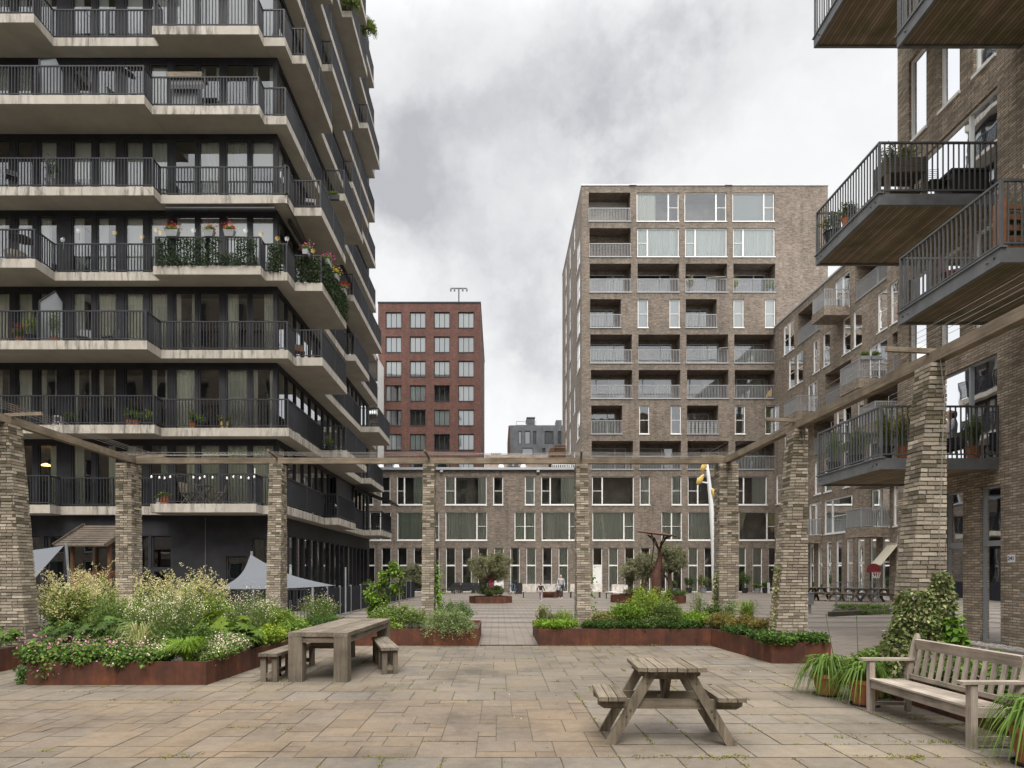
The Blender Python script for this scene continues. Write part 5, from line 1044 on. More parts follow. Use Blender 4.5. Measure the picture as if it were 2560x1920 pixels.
def person(label, loc, H, rz, top, pants, step=.12, arms=(.25, .2)):
    t = thing('person', label, 'person', loc, rz); s = H/1.7
    def q_(x, y, z): return Vector((x*s, y*s, z*s))
    J = {'pel': (q_(0, 0, .93), (.13*s, .1*s)), 'chest': (q_(0, 0, 1.25), (.155*s, .1*s)), 'neck': (q_(0, 0, 1.44), .05*s), 'chin': (q_(0, .01, 1.5), .06*s), 'head': (q_(0, 0, 1.6), .095*s), 'crown': (q_(0, 0, 1.67), .06*s)}
    E = [('pel', 'chest'), ('chest', 'neck'), ('neck', 'chin'), ('chin', 'head'), ('head', 'crown')]
    for sd_, nm, st, ar in ((-1, 'l', step, arms[0]), (1, 'r', -step, arms[1])):
        J['hip'+nm] = (q_(sd_*.09, 0, .88), .08*s); J['knee'+nm] = (q_(sd_*.1, st*.6, .5), .055*s); J['ank'+nm] = (q_(sd_*.1, st*1.5, .08), .035*s); J['toe'+nm] = (q_(sd_*.11, st*1.5+.13, .035), .03*s)
        J['sh'+nm] = (q_(sd_*.19, 0, 1.38), .05*s); J['el'+nm] = (q_(sd_*(.22+ar*.5), -st*.5, 1.12), .036*s); J['wr'+nm] = (q_(sd_*(.22+ar), -st*.5+.12, .9), .025*s); J['ha'+nm] = (q_(sd_*(.23+ar), -st*.5+.15, .82), .028*s)
        E += [('pel', 'hip'+nm), ('hip'+nm, 'knee'+nm), ('knee'+nm, 'ank'+nm), ('ank'+nm, 'toe'+nm), ('chest', 'sh'+nm), ('sh'+nm, 'el'+nm), ('el'+nm, 'wr'+nm), ('wr'+nm, 'ha'+nm)]
    skinned('body', J, E, 'skin', t)
    grow = lambda k, g_: (J[k][0], tuple(x*g_ for x in J[k][1]) if isinstance(J[k][1], tuple) else J[k][1]*g_)
    jt = {k: grow(k, 1.28) for k in ('pel', 'chest', 'shl', 'shr', 'ell', 'elr', 'wrl', 'wrr')}; jt['col'] = (q_(0, 0, 1.4), .07*s)
    skinned('jacket', jt, [('pel', 'chest'), ('chest', 'col'), ('chest', 'shl'), ('chest', 'shr'), ('shl', 'ell'), ('shr', 'elr'), ('ell', 'wrl'), ('elr', 'wrr')], top, t)
    jp = {k: grow(k, 1.3) for k in ('pel', 'hipl', 'hipr', 'kneel', 'kneer', 'ankl', 'ankr')}; skinned('trousers', jp, [('pel', 'hipl'), ('pel', 'hipr'), ('hipl', 'kneel'), ('hipr', 'kneer'), ('kneel', 'ankl'), ('kneer', 'ankr')], pants, t)
    jh = {'a': (q_(0, -.03, 1.64), .1*s), 'b': (q_(0, -.05, 1.56), .085*s), 'c': (q_(0, -.09, 1.46), .04*s)}; skinned('hair', jh, [('a', 'b'), ('b', 'c')], 'hair', t)
    q = MB()
    for sd_, st in ((-1, step), (1, -step)): q.box(sd_*.1*s-.045*s, sd_*.1*s+.045*s, st*1.5*s-.06*s, st*1.5*s+.19*s, 0, .07*s)
    q.build('shoes', 'shoe', t, local=True); return t
person('adult in a pale jacket and dark trousers walking on the far plaza', (pX(1402, 41.2), 41.2, 0), 1.55, R(170), 'top_white', 'pants_dark', .05, (.05, .03))
person('child in a dark jacket and pink leggings walking across the far plaza', (pX(1352, 37.3), 37.3, 0), 1.1, R(-25), 'top_black', 'pants_pink', .13, (.16, .12))
person('small child in a white top walking just before the adult', (pX(1396, 40.4), 40.4, 0), 1.0, R(200), 'top_white', 'pants_dark', .15, (.16, .18))
# seated person on the lowest steel balcony
t = thing('person', 'dark haired person in a white shirt seated behind the lowest steel balcony railing', 'person', (10.75, 15.2, 4.2), R(75)); s = 1.0
J = {'pel': (Vector((0, 0, .5)), (.15, .12)), 'belly': (Vector((0, .03, .7)), (.14, .1)), 'chest': (Vector((0, .0, .9)), (.16, .11)), 'neck': (Vector((0, .02, 1.1)), .05), 'chin': (Vector((0, .04, 1.16)), .06), 'head': (Vector((0, .02, 1.25)), .095), 'crown': (Vector((0, .01, 1.32)), .06)}
E = [('pel', 'belly'), ('belly', 'chest'), ('chest', 'neck'), ('neck', 'chin'), ('chin', 'head'), ('head', 'crown')]
for sd_, nm in ((-1, 'l'), (1, 'r')):
    J['hip'+nm] = (Vector((sd_*.1, .05, .48)), .085); J['knee'+nm] = (Vector((sd_*.14, .48, .5)), .06); J['ank'+nm] = (Vector((sd_*.12, .5, .08)), .038); J['toe'+nm] = (Vector((sd_*.12, .64, .035)), .032)
    J['sh'+nm] = (Vector((sd_*.19, .0, 1.02)), .052); J['el'+nm] = (Vector((sd_*.26, .1, .76)), .038); J['wr'+nm] = (Vector((sd_*.16, .34, .66)), .026); J['ha'+nm] = (Vector((sd_*.12, .42, .62)), .03)
    E += [('pel', 'hip'+nm), ('hip'+nm, 'knee'+nm), ('knee'+nm, 'ank'+nm), ('ank'+nm, 'toe'+nm), ('chest', 'sh'+nm), ('sh'+nm, 'el'+nm), ('el'+nm, 'wr'+nm), ('wr'+nm, 'ha'+nm)]
skinned('body', J, E, 'skin', t)
g_ = lambda k, f: (J[k][0], tuple(x*f for x in J[k][1]) if isinstance(J[k][1], tuple) else J[k][1]*f)
skinned('shirt', {k: g_(k, 1.25) for k in ('pel', 'belly', 'chest', 'shl', 'shr', 'ell', 'elr')}, [('pel', 'belly'), ('belly', 'chest'), ('chest', 'shl'), ('chest', 'shr'), ('shl', 'ell'), ('shr', 'elr')], 'top_white', t)
skinned('trousers', {k: g_(k, 1.25) for k in ('pel', 'hipl', 'hipr', 'kneel', 'kneer', 'ankl', 'ankr')}, [('pel', 'hipl'), ('pel', 'hipr'), ('hipl', 'kneel'), ('hipr', 'kneer'), ('kneel', 'ankl'), ('kneer', 'ankr')], 'pants_dark', t)
skinned('hair', {'a': (Vector((0, -.02, 1.29)), .105), 'b': (Vector((0, -.06, 1.2)), .09), 'c': (Vector((0, -.08, 1.1)), .05)}, [('a', 'b'), ('b', 'c')], 'hair', t)
t = thing('balcony_chair', 'dark chair under the seated person on the lowest steel balcony', 'chair', (10.75, 15.2, 4.2), R(75)); q = MB(); q.box(-.22, .22, -.18, .25, .36, .4); q.build('seat', 'black_plastic', t, local=True); q = MB(); q.box(-.22, .22, -.25, -.21, .38, .8); q.build('backrest', 'black_plastic', t, local=True)
for a in (-.2, .2):
    for b_ in (-.2, .2): q = MB(); q.box(a-.015, a+.015, b_-.015, b_+.015, 0, .36); q.build('leg', 'black_plastic', t, local=True)
# ------------------------------------------------------------------ plants
def unit(v): return v/(np.linalg.norm(v, axis=-1, keepdims=True)+1e-9)
def bush(name, label, cat, loc, rx, ry, h, n, per, L=.06, Wd=.03, colr=(.06, .12, .025), t0=.25, new=(1.5, 1.45, 1.1), flower=None, stems=True, droop=0, up=.3, group=None, spread=.45, leafname='foliage', prof=.75, jit=.03, top_only=0, horiz=.9, fl_at=1.0, hang=None, bend=.25, colvar=.28):
    """many leafy shoots rising from a common foot; loc is the foot"""
    t = thing(name, label, cat, loc, group=group); base = np.array(loc, float)
    a = rng.uniform(0, 2*math.pi, n); r = np.sqrt(rng.uniform(0, 1, n)); sc_ = np.sqrt(np.maximum(0, 1-prof*r*r))
    lump = 1+.16*np.sin(a*3+rng.uniform(0, 6))+.1*np.sin(a*5+rng.uniform(0, 6))
    tip = base+np.stack([rx*r*lump*np.cos(a), ry*r*lump*np.sin(a), h*sc_*rng.uniform(.72, 1.08, n)*(1+.1*np.sin(a*2+1))], 1)
    foot = base+np.stack([rx*spread*r*np.cos(a), ry*spread*r*np.sin(a), np.zeros(n)], 1)
    ctrl = (foot+tip)/2; ctrl[:, 2] += .25*h; 
    if droop: tip[:, 2] -= droop*r**3
    if hang is not None: hang(tip, ctrl)
    t_ = rng.uniform(t0, 1, (n, per)); T1 = t_[..., None]
    P = (1-T1)**2*foot[:, None]+2*T1*(1-T1)*ctrl[:, None]+T1**2*tip[:, None]; tan = unit(2*(1-T1)*(ctrl-foot)[:, None]+2*T1*(tip-ctrl)[:, None])
    P = (P+rng.normal(0, jit, P.shape)).reshape(-1, 3); tan = tan.reshape(-1, 3); N = len(P)
    rd = rng.normal(size=(N, 3)); rd[:, 2] *= .5; D_ = unit(tan*.5+unit(rd)*horiz+np.array([0, 0, up]))
    k = rng.uniform(1-colvar, 1+colvar, (N, 1)); sh = np.repeat(rng.uniform(.82, 1.18, (n, 1)), per, 0); tt = t_.reshape(-1, 1)
    c = np.array(colr)[None]*k*sh; isnew = (tt > .8) & (rng.uniform(size=(N, 1)) < .5); c = np.where(isnew, c*np.array(new)[None], c); c[:, 0:1] *= rng.uniform(.85, 1.25, (N, 1))
    m_ = MB(); m_.leaves(P, D_, L*rng.uniform(.6, 1.25, N), Wd*rng.uniform(.7, 1.2, N), np.clip(c, 0, .9), bend); m_.build(leafname, 'leaf', t)
    if stems:
        s_ = MB()
        for i in range(0, n, max(1, n//26)): s_.tube([foot[i], (foot[i]+2*ctrl[i]+tip[i])/4, tip[i]], [.006, .005, .003], 3, cap=False)
        s_.build('stems', 'stem', t)
    if flower:
        cnt, size, fc, frac, rise = flower; sel = rng.choice(n, max(1, int(n*frac)), replace=False); P = np.repeat(tip[sel], cnt, 0); P = P+rng.normal(0, size*2.2, P.shape); P[:, 2] += rise*rng.uniform(.1, 1, len(P))
        D_ = unit(rng.normal(size=P.shape)+np.array([0, -.4, .8])); cs = np.array(fc)[None]*rng.uniform(.75, 1.15, (len(P), 1)); f_ = MB(); f_.leaves(P-D_*size*.5, D_, size*rng.uniform(.7, 1.3, len(P)), size*.9, np.clip(cs, 0, .9), .05); f_.build('flowers', 'leaf', t)
    return t, tip
def plumes(t, tip, sel_frac, length, colr=(.50, .50, .33), width=.12):
    n = len(tip); sel = rng.choice(n, max(1, int(n*sel_frac)), replace=False); PP_, DD_ = [], []
    for i in sel:
        lean = rng.normal(0, .32, 2); L = length*rng.uniform(.6, 1.2)
        for b_ in range(9):
            u = b_/9; ang = rng.uniform(0, 6.28); base = tip[i]+np.array([lean[0]*u*L, lean[1]*u*L, u*L-.05]); out = np.array([math.cos(ang), math.sin(ang), .55]); w_ = width*(1-u*.8)*1.4
            for q_ in np.linspace(.1, 1, 6): PP_.append(base+out*w_*q_+rng.normal(0, .008, 3)); DD_.append(out+rng.normal(0, .6, 3))
    P = np.array(PP_); D_ = unit(np.array(DD_)); m_ = MB(); m_.leaves(P, D_, .036, .017, np.array(colr)[None]*rng.uniform(.6, 1.25, (len(P), 1)), .1); m_.build('flower_plumes', 'leaf', t)
def blades(name, label, cat, loc, r, h, n, w_=.012, colr=(.1, .17, .03), arch=.5, group=None, stripe=False, parent=None, rim=.0):
    t = parent or thing(name, label, cat, loc, group=group); m_ = MB(); b = Vector(loc)
    for i in range(n):
        a = random.uniform(0, 6.283); rr = r*random.uniform(.3, 1.1); L = h*random.uniform(.65, 1.15); f = b+Vector((math.cos(a), math.sin(a), 0))*random.uniform(0, .18)*r
        d = Vector((math.cos(a+random.gauss(0, .25)), math.sin(a), 0)); pts = []
        for s_ in range(6): u = s_/5; pts.append(f+d*(rr*u**1.3)+Vector((0, 0, L*(math.sin(u*math.pi*(.5+arch*.45))/1)-rim*u**3)))
        sd_ = d.cross(Vector((0, 0, 1))).normalized(); k = random.uniform(.6, 1.35); c = tuple(min(.9, v*k) for v in colr)
        if stripe and random.random() < .4: c = (.42*k, .44*k, .28*k)
        V = []
        for s_, p in enumerate(pts): ww = w_*(1-(s_/5)**2.2*.93)*.5*min(1, .5+s_*.4); V += [p-sd_*ww, p+sd_*ww+Vector((0, 0, .002))]
        m_.add(V, [(2*j, 2*j+1, 2*j+3, 2*j+2) for j in range(5)], c)
    m_.build('leaves', 'leaf', t); return t
def pal(name, label, cat, loc, rx, ry, h, n, size, colr=(.06, .13, .03), lobes=7, group=None):
    """big lobed leaves on stalks"""
    t = thing(name, label, cat, loc, group=group); m_ = MB(); s_ = MB(); b = Vector(loc)
    for i in range(n):
        a = random.uniform(0, 6.283); r = math.sqrt(random.random()); p = b+Vector((rx*r*math.cos(a), ry*r*math.sin(a), h*math.sqrt(max(0, 1-.7*r*r))*random.uniform(.55, 1.05))); s_.tube([b+Vector((rx*.2*math.cos(a), ry*.2*math.sin(a), 0)), (b+p)/2+Vector((0, 0, .08)), p], [.008, .006, .004], 3, cap=False)
        nrm = Vector((math.cos(a)*r*.7+random.gauss(0, .25), math.sin(a)*r*.7-.25+random.gauss(0, .25), 1)).normalized(); u = nrm.cross(Vector((random.gauss(0, 1), random.gauss(0, 1), .1))).normalized(); v = nrm.cross(u); S = size*random.uniform(.6, 1.2); k = random.uniform(.65, 1.4); c = (colr[0]*k*.62, colr[1]*k*.62, colr[2]*k*.4); V = [p]; 
        for j in range(lobes*2):
            an = 2*math.pi*j/(lobes*2); rr = S*(1 if j % 2 == 0 else .5)*random.uniform(.85, 1.1); V.append(p+(u*math.cos(an)+v*math.sin(an))*rr-nrm*(.22*rr if j % 2 == 0 else .05*rr))
        m_.add(V, [(0, 1+j, 1+(j+1) % (lobes*2)) for j in range(lobes*2)], c)
    m_.build('foliage', 'leaf', t); s_.build('stems', 'stem', t); return t
G1, G2, G3, LIME, DK = (.085, .15, .035), (.065, .125, .035), (.10, .155, .05), (.13, .21, .03), (.028, .06, .018)
S0 = .28
def B(name, label, cat, x, ytop, Y, wpx, n, per, **k):
    """place by its photographed centre, top edge, distance and width"""
    z0 = k.pop('z0', .3); ry_ = k.pop('ry', None); h = pZ(ytop, Y)-z0; rx = wpx*Y/F/2
    return bush(name, label, cat, (pX(x, Y), Y, z0), rx, ry_ or rx*.8, h, n, per, **k)
# flower planter beside the long table
for (x, yt, Y, w_, lb) in [(175, 1460, 12.5, 150, 'cream plumed tall perennial beside the leftmost brick pier'), (400, 1462, 13.3, 160, 'cream plumed tall perennial just right of the second brick pier'), (500, 1462, 13.0, 130, 'cream plumed tall perennial left of the third brick pier'), (240, 1450, 13.8, 110, 'cream plumed tall perennial below the playhouse')]:
    t, tip = B('goats_beard', lb, 'perennial', x, yt, Y, w_, 130, 34, L=.07, Wd=.034, colr=(.125, .185, .055), group='cream plumed perennials'); plumes(t, tip, .5, .4)
for x_, y_, Y_, w_, lb in [(330, 1500, 12.4, 110, 'bright green bush left of the white gauras'), (540, 1490, 12.6, 110, 'bright green bush behind the large lobed leaves'), (700, 1520, 13.6, 80, 'bright green bush right of the third pier')]: B('leafy_bush', lb, 'bush', x_, y_, Y_, w_, 160, 26, L=.06, Wd=.026, colr=(.12, .2, .045), group='bright green bushes')
B('leafy_bush', 'dense mid green fine leaved bush between the cream plumes', 'bush', 270, 1482, 12.0, 110, 150, 30, L=.05, Wd=.016, colr=(.085, .15, .045), up=.8)
for (x, yt, Y, w_, lb) in [(375, 1490, 11.2, 120, 'white flowered gaura at the left of the planter middle'), (450, 1478, 11.6, 130, 'white flowered gaura in the middle of the big planter'), (620, 1484, 12.2, 130, 'white flowered gaura beside the third brick pier')]:
    B('white_gaura', lb, 'flowering plant', x, yt, Y, w_, 170, 24, L=.055, Wd=.013, colr=(.10, .16, .055), up=.9, flower=(5, .019, (.85, .83, .8), .8, .13), group='white flowered gauras', jit=.04)
pal('cow_parsnip', 'large lobed bright green leaves right of the white flowers', 'leafy plant', (pX(560, 11.4), 11.4, .3), .5, .4, .75, 46, .15, LIME)
pal('rodgersia', 'broad lobed leaves spilling toward the long table', 'leafy plant', (pX(600, 11.2), 11.0, .3), .45, .4, .48, 46, .13, (.09, .17, .035))
pal('leopard_plant', 'broad dark green leaves left of the striped grass', 'leafy plant', (pX(275, 10.8), 10.8, .3), .5, .35, .62, 55, .13, (.075, .15, .05))
pal('leopard_plant', 'broad leaves at the left end of the flower planter', 'leafy plant', (pX(165, 11.0), 10.9, .3), .45, .35, .52, 50, .10, (.07, .14, .045))
pal('lungwort', 'broad leaves in the far left planter at the picture edge', 'leafy plant', (-8.7, 11.0, .33), .42, .45, .4, 45, .13, (.09, .16, .05)); pal('lungwort', 'leaves at the foot of the leftmost brick pier', 'leafy plant', (-8.35, 12.4, .33), .4, .4, .5, 40, .11, (.07, .14, .04)); 
pal('lungwort', 'broad leaves overhanging the near corner of the far left planter', 'leafy plant', (-8.5, 10.0, .33), .35, .5, .3, 40, .12, (.10, .17, .055))
blades('striped_grass', 'pale striped ornamental grass arching in the front of the big planter', 'ornamental grass', (pX(352, 10), 9.95, .28), .36, .55, 170, .009, (.2, .26, .1), .55, stripe=True)
blades('sedge_tuft', 'bright green grass tuft at the front corner of the big planter', 'ornamental grass', (pX(470, 9.58), 9.6, .30), .40, .34, 480, .012, (.13, .23, .03), .55); blades('sedge_tuft', 'small bright green grass tuft right of the larger tuft', 'ornamental grass', (pX(540, 9.85), 9.85, .28), .28, .2, 220, .012, (.12, .2, .035), .6)
def drape(front, zlow):
    def f(tip, ctrl):
        k = tip[:, 1] < front; ov = np.clip((front-tip[:, 1])/.15, 0, 1); tip[:, 2] = np.where(k, tip[:, 2]-ov*(tip[:, 2]-zlow)*rng.uniform(.3, 1, len(tip)), tip[:, 2])
    return f
for i, (x, Y, rx, fc, lb) in enumerate([(-6.75, 9.62, .42, (.5, .2, .38), 'pink flowered cranesbill spilling over the left corner of the big planter'), (-6.15, 9.6, .45, (.5, .25, .42), 'pink flowered cranesbill along the left front of the big planter'), (-5.5, 9.6, .42, (.68, .55, .6), 'pale pink cranesbill in the middle front of the big planter'), (-5.15, 9.65, .22, (.75, .7, .7), 'whitish flowered cranesbill left of the bright grass tuft')]):
    bush('cranesbill', lb, 'ground cover plant', (x, Y, .3), rx, .3, .26 if i < 2 else .2, 210, 17, L=.055, Wd=.05, colr=(.075, .145, .04), flower=(3, .03, fc, .3, .09), up=.1, horiz=1.2, spread=.8, prof=.5, hang=drape(9.42, .18 if i else -.02), group='cranesbills along the planter edge', bend=.4)
bush('cranesbill', 'pink flowered cranesbill hanging down beside the left corner of the big planter', 'ground cover plant', (-6.98, 9.7, .22), .16, .3, .12, 110, 16, L=.05, Wd=.045, colr=(.06, .12, .04), flower=(3, .03, (.5, .18, .36), .4, .04), up=-.2, spread=1, droop=.35, group='cranesbills along the planter edge')
bush('phlox', 'lilac and white flowered low plant along the right edge of the big planter', 'ground cover plant', (-4.42, 10.45, .3), .26, .65, .26, 200, 16, L=.045, Wd=.03, colr=(.09, .16, .05), flower=(5, .024, (.68, .58, .66), .7, .05), spread=.8); bush('phlox', 'white flowered low plant at the right front corner of the planter', 'ground cover plant', (-4.42, 9.8, .3), .24, .3, .18, 120, 16, L=.045, Wd=.03, colr=(.09, .16, .05), flower=(4, .024, (.75, .72, .72), .7, .04), spread=.8)
bush('leafy_mound', 'bright green mound at the right edge of the planter behind the long table', 'bush', (-4.3, 11.9, .3), .3, .55, .34, 160, 18, L=.06, Wd=.045, colr=LIME, spread=.7); bush('leafy_mound', 'green mound farther along the planter edge behind the table', 'bush', (-4.25, 13.2, .3), .35, .6, .36, 170, 18, L=.06, Wd=.04, colr=(.1, .18, .04), spread=.7)
for (x, Y, rx, ry, h, lb) in [(-6.2, 10.6, .7, .5, .42, 'dark green undergrowth in the big planter below the white gaura'), (-5.1, 10.8, .6, .5, .42, 'dark green undergrowth in the big planter near the bright tufts'), (-5.6, 12.6, .9, .8, .6, 'dark green undergrowth at the back of the big planter'), (-8.0, 12.6, .8, .8, .55, 'dark green undergrowth below the left cream plumes')]:
    bush('undergrowth', lb, 'bush', (x, Y, .27), rx, ry, h, 260, 20, L=.07, Wd=.04, colr=(.045, .09, .025), spread=.8, stems=False, group='undergrowth')
# long planter at the left, behind
B('white_gaura', 'white flowered gaura over the table, before the panel fence', 'flowering plant', 800, 1492, 15.6, 100, 180, 24, L=.06, Wd=.014, colr=(.09, .15, .045), up=.9, flower=(4, .019, (.75, .7, .71), .6, .13), group='white flowered gauras', z0=.33)
B('white_gaura', 'white flowered gaura hugging the right side of the third pier', 'flowering plant', 664, 1492, 15.2, 70, 130, 22, L=.06, Wd=.014, colr=(.09, .15, .045), up=.9, flower=(4, .019, (.75, .72, .72), .6, .13), group='white flowered gauras', z0=.33)
B('clipped_mound', 'low dark green mound behind the table top', 'bush', 812, 1540, 14.9, 140, 260, 20, L=.05, Wd=.02, colr=(.05, .1, .03), z0=.33, ry=.4); B('leafy_mound', 'bright leafy mound directly left of the long table', 'bush', 712, 1545, 14.7, 90, 170, 20, L=.06, Wd=.04, colr=(.11, .19, .045), z0=.33, ry=.35)
B('leafy_bush', 'mixed green bush between the table and the fourth pier', 'bush', 985, 1512, 15.2, 120, 220, 22, L=.065, Wd=.03, colr=(.10, .17, .05), z0=.33, flower=(3, .02, (.75, .73, .68), .2, .08)); B('leafy_mound', 'bright low plants at the rim right of the long table', 'bush', 962, 1560, 14.65, 90, 130, 18, L=.06, Wd=.045, colr=(.12, .2, .04), z0=.33, ry=.25, flower=(2, .02, (.8, .78, .7), .2, .05))
B('leafy_bush', 'grey green bush left of the fourth pier', 'bush', 1040, 1525, 15.0, 70, 130, 20, L=.055, Wd=.02, colr=(.12, .18, .07), z0=.33)
B('silver_germander', 'big silvery green bush hanging over the planter rim beside the gap', 'bush', 1122, 1522, 14.62, 148, 420, 26, L=.045, Wd=.02, colr=(.15, .215, .11), up=.5, z0=.33, ry=.5, droop=.34, new=(1.25, 1.25, 1.3), spread=.3, hang=drape(14.36, .12)); B('leafy_bush', 'dark green bush behind the silvery one beside the gap', 'bush', 1140, 1503, 15.6, 100, 160, 22, L=.055, Wd=.022, colr=(.055, .115, .035), up=.7, z0=.33)
def tree(name, label, loc, trunk, clumps, leaf, colr, nper=(22, 26), bark='bark', L=.07, Wd=.02, group=None, new=(1.3, 1.3, 1.2)):
    t = thing(name, label, 'tree', loc, group=group); b = Vector(loc); q = MB()
    for pts, rad in trunk: q.tube([b+Vector(p) for p in pts], rad, 8, cap=True)
    top = Vector(trunk[0][0][-1])
    for (x, y, z, r) in clumps: c = Vector((x, y, z)); m0 = top.lerp(c, .5)+Vector((random.gauss(0, .05), 0, -.03)); q.tube([b+top-Vector((0, 0, .05)), b+m0, b+c], [trunk[0][1][-1]*.6, trunk[0][1][-1]*.35, .01], 5)
    q.build('trunk', bark, t, smooth=True); m_ = MB(); n, per = nper
    for (x, y, z, r) in clumps:
        c = np.array(b)+np.array((x, y, z)); d = unit(rng.normal(size=(n, 3))); tips = c+d*r*rng.uniform(.6, 1.35, (n, 1)); ft = c+d*r*.15; tt = rng.uniform(.1, 1, (n, per, 1)); P = ft[:, None]*(1-tt)+tips[:, None]*tt+rng.normal(0, .025, (n, per, 3)); P = P.reshape(-1, 3); N = len(P)
        D_ = unit(np.repeat(d, per, 0)*.6+rng.normal(size=(N, 3))*.6+np.array([0, 0, .1])); cc = np.array(colr)[None]*rng.uniform(.6, 1.4, (N, 1))*np.repeat(rng.uniform(.8, 1.2, (n, 1)), per, 0)
        m_.leaves(P, D_, L*rng.uniform(.6, 1.2, N), Wd, cc, .15)
    m_.build('crown', 'leaf', t); return t
random.seed(11)
def sap_cl(n, rx, z0, z1): return [(random.uniform(-rx, rx), random.uniform(-.2, .2), random.uniform(z0, z1), random.uniform(.12, .2)) for _ in range(n)]
tree('young_tree', 'young sparse maple sapling tied to a stake before the panel fence', (pX(952, 16.4), 16.4, .33), [([(0, 0, 0), (.02, 0, .5), (-.03, 0, 1.0), (.06, 0, 1.35)], [.022, .018, .014, .008])], sap_cl(11, .36, .35, 1.05)+[(.25, 0, 1.38, .14), (.42, 0, 1.3, .1), (.05, 0, 1.2, .13), (.3, 0, 1.5, .08)], None, (.13, .22, .045), (11, 15), L=.1, Wd=.055)
q = MB(); q.tube([(pX(999, 16.5), 16.5, .3), (pX(998, 16.5), 16.5, pZ(1412, 16.5))], .02, 6); tag(q.build('plant_stake', 'pine_z'), 'thin wooden stake beside the young maple sapling', 'stake')
def climber(label, pts, wd, colr, n, L=.05, name='climbing_plant', alt=None):
    t = thing(name, label, 'climbing plant', pts[0]); q = MB(); q.tube(pts, [.012]*len(pts), 4); q.build('stem', 'stem', t); m_ = MB(); P = []
    for i in range(n): u = random.random()*(len(pts)-1); k = min(int(u), len(pts)-2); p = Vector(pts[k]).lerp(Vector(pts[k+1]), u-k); P.append(p+Vector((random.gauss(0, wd), random.gauss(0, wd), random.gauss(0, .04))))
    P = np.array(P); D_ = unit(rng.normal(size=P.shape)+np.array([0, -.6, .1])); c = np.array(colr)[None]*rng.uniform(.6, 1.35, (n, 1))
    if alt: c = np.where(rng.uniform(size=(n, 1)) < .4, np.array(alt)[None]*rng.uniform(.7, 1.1, (n, 1)), c)
    m_.leaves(P, D_, L, L*.85, c, .2); m_.build('foliage', 'leaf', t)
climber('bright green climber on the right edge of the fourth pier', [(-1.5, 15.9, .35), (-1.47, 15.95, .9), (-1.55, 15.95, 1.3), (-1.56, 16, 1.85)], .06, (.13, .25, .03), 420, .07)
climber('small green climber on the right edge of the fifth pier', [(2.3, 15.9, .35), (2.3, 15.95, .9), (2.28, 15.95, 1.5), (2.25, 16, 1.75)], .07, (.13, .22, .04), 150, .07)
climber('cream variegated ivy on the left edge of the corner pier', [(5.40, 15.85, .4), (5.38, 15.9, 1.0), (5.42, 15.9, 1.62)], .045, (.09, .15, .05), 420, .05, 'variegated_ivy', (.5, .5, .3))
climber('tall strip of cream variegated ivy up the left edge of the sixth pier', [(5.22, 12.1, .4), (5.28, 12.1, 1.0), (5.33, 12.12, 1.5), (5.36, 12.12, 1.78)], .05, (.12, .17, .06), 520, .055, 'variegated_ivy', (.55, .54, .34))
# right planter
Z3 = .33
B('shrub', 'small purplish green shrub at the left end of the right planter', 'bush', 1362, 1516, 15.0, 44, 60, 20, L=.07, Wd=.022, colr=(.12, .16, .07), z0=Z3, up=.8); B('shrub', 'feathery fresh green plant beside the fifth pier', 'bush', 1412, 1524, 15.0, 56, 120, 24, L=.045, Wd=.012, colr=(.14, .23, .05), z0=Z3, up=.9)
B('ground_cover', 'bright green leaves over the left rim of the right planter', 'ground cover plant', 1390, 1552, 14.6, 112, 240, 16, L=.05, Wd=.04, colr=(.13, .24, .035), z0=Z3, ry=.22, spread=.8, prof=.4)
for (x, w_, lb) in [(1500, 90, 'dark ivy along the rim right of the fifth pier'), (1590, 90, 'dark ivy along the rim below the big yellow green bush'), (1690, 100, 'dark ivy along the rim near the planter bend')]: B('ivy', lb, 'ground cover plant', x, 1556, 14.58, w_, 220, 16, L=.045, Wd=.04, colr=(.035, .075, .022), z0=Z3, ry=.18, spread=.85, prof=.4, group='dark ivy on the planter rims')
B('variegated_shrub', 'low shrub of mixed dull green leaves right of the fifth pier', 'bush', 1512, 1530, 15.1, 80, 190, 20, L=.045, Wd=.03, colr=(.14, .16, .07), z0=Z3)
B('shrub', 'rounded green bush left of the big yellow green bush', 'bush', 1565, 1508, 15.2, 90, 200, 22, L=.07, Wd=.03, colr=(.10, .19, .035), z0=Z3); B('euphorbia', 'big bright green bush with yellow green flower heads before the sculpture', 'bush', 1625, 1474, 15.5, 140, 300, 28, L=.075, Wd=.02, colr=(.125, .21, .045), up=.7, z0=Z3, flower=(6, .03, (.42, .48, .06), .22, .05), droop=.15)
B('willow_leaf_shrub', 'grey green narrow leaved bush in the middle of the right planter', 'bush', 1668, 1500, 14.9, 90, 230, 26, L=.08, Wd=.014, colr=(.09, .145, .05), z0=Z3, droop=.2)
B('fern', 'bright ferny plant left of the lamp post', 'bush', 1735, 1530, 15.0, 90, 200, 22, L=.07, Wd=.025, colr=(.12, .22, .035), z0=Z3); B('shrub', 'open grey green twiggy shrub before the lamp post', 'bush', 1745, 1474, 15.4, 44, 26, 26, L=.07, Wd=.014, colr=(.14, .2, .09), z0=Z3, t0=.5, jit=.05)
B('shrub', 'dark green leaves at the left foot of the corner pier', 'bush', 1785, 1515, 15.3, 60, 130, 20, L=.07, Wd=.03, colr=(.06, .11, .035), z0=Z3); B('milkweed', 'pale blue green upright plant before the corner pier', 'bush', 1822, 1500, 15.1, 44, 22, 24, L=.07, Wd=.035, colr=(.15, .24, .14), z0=Z3, up=.6)
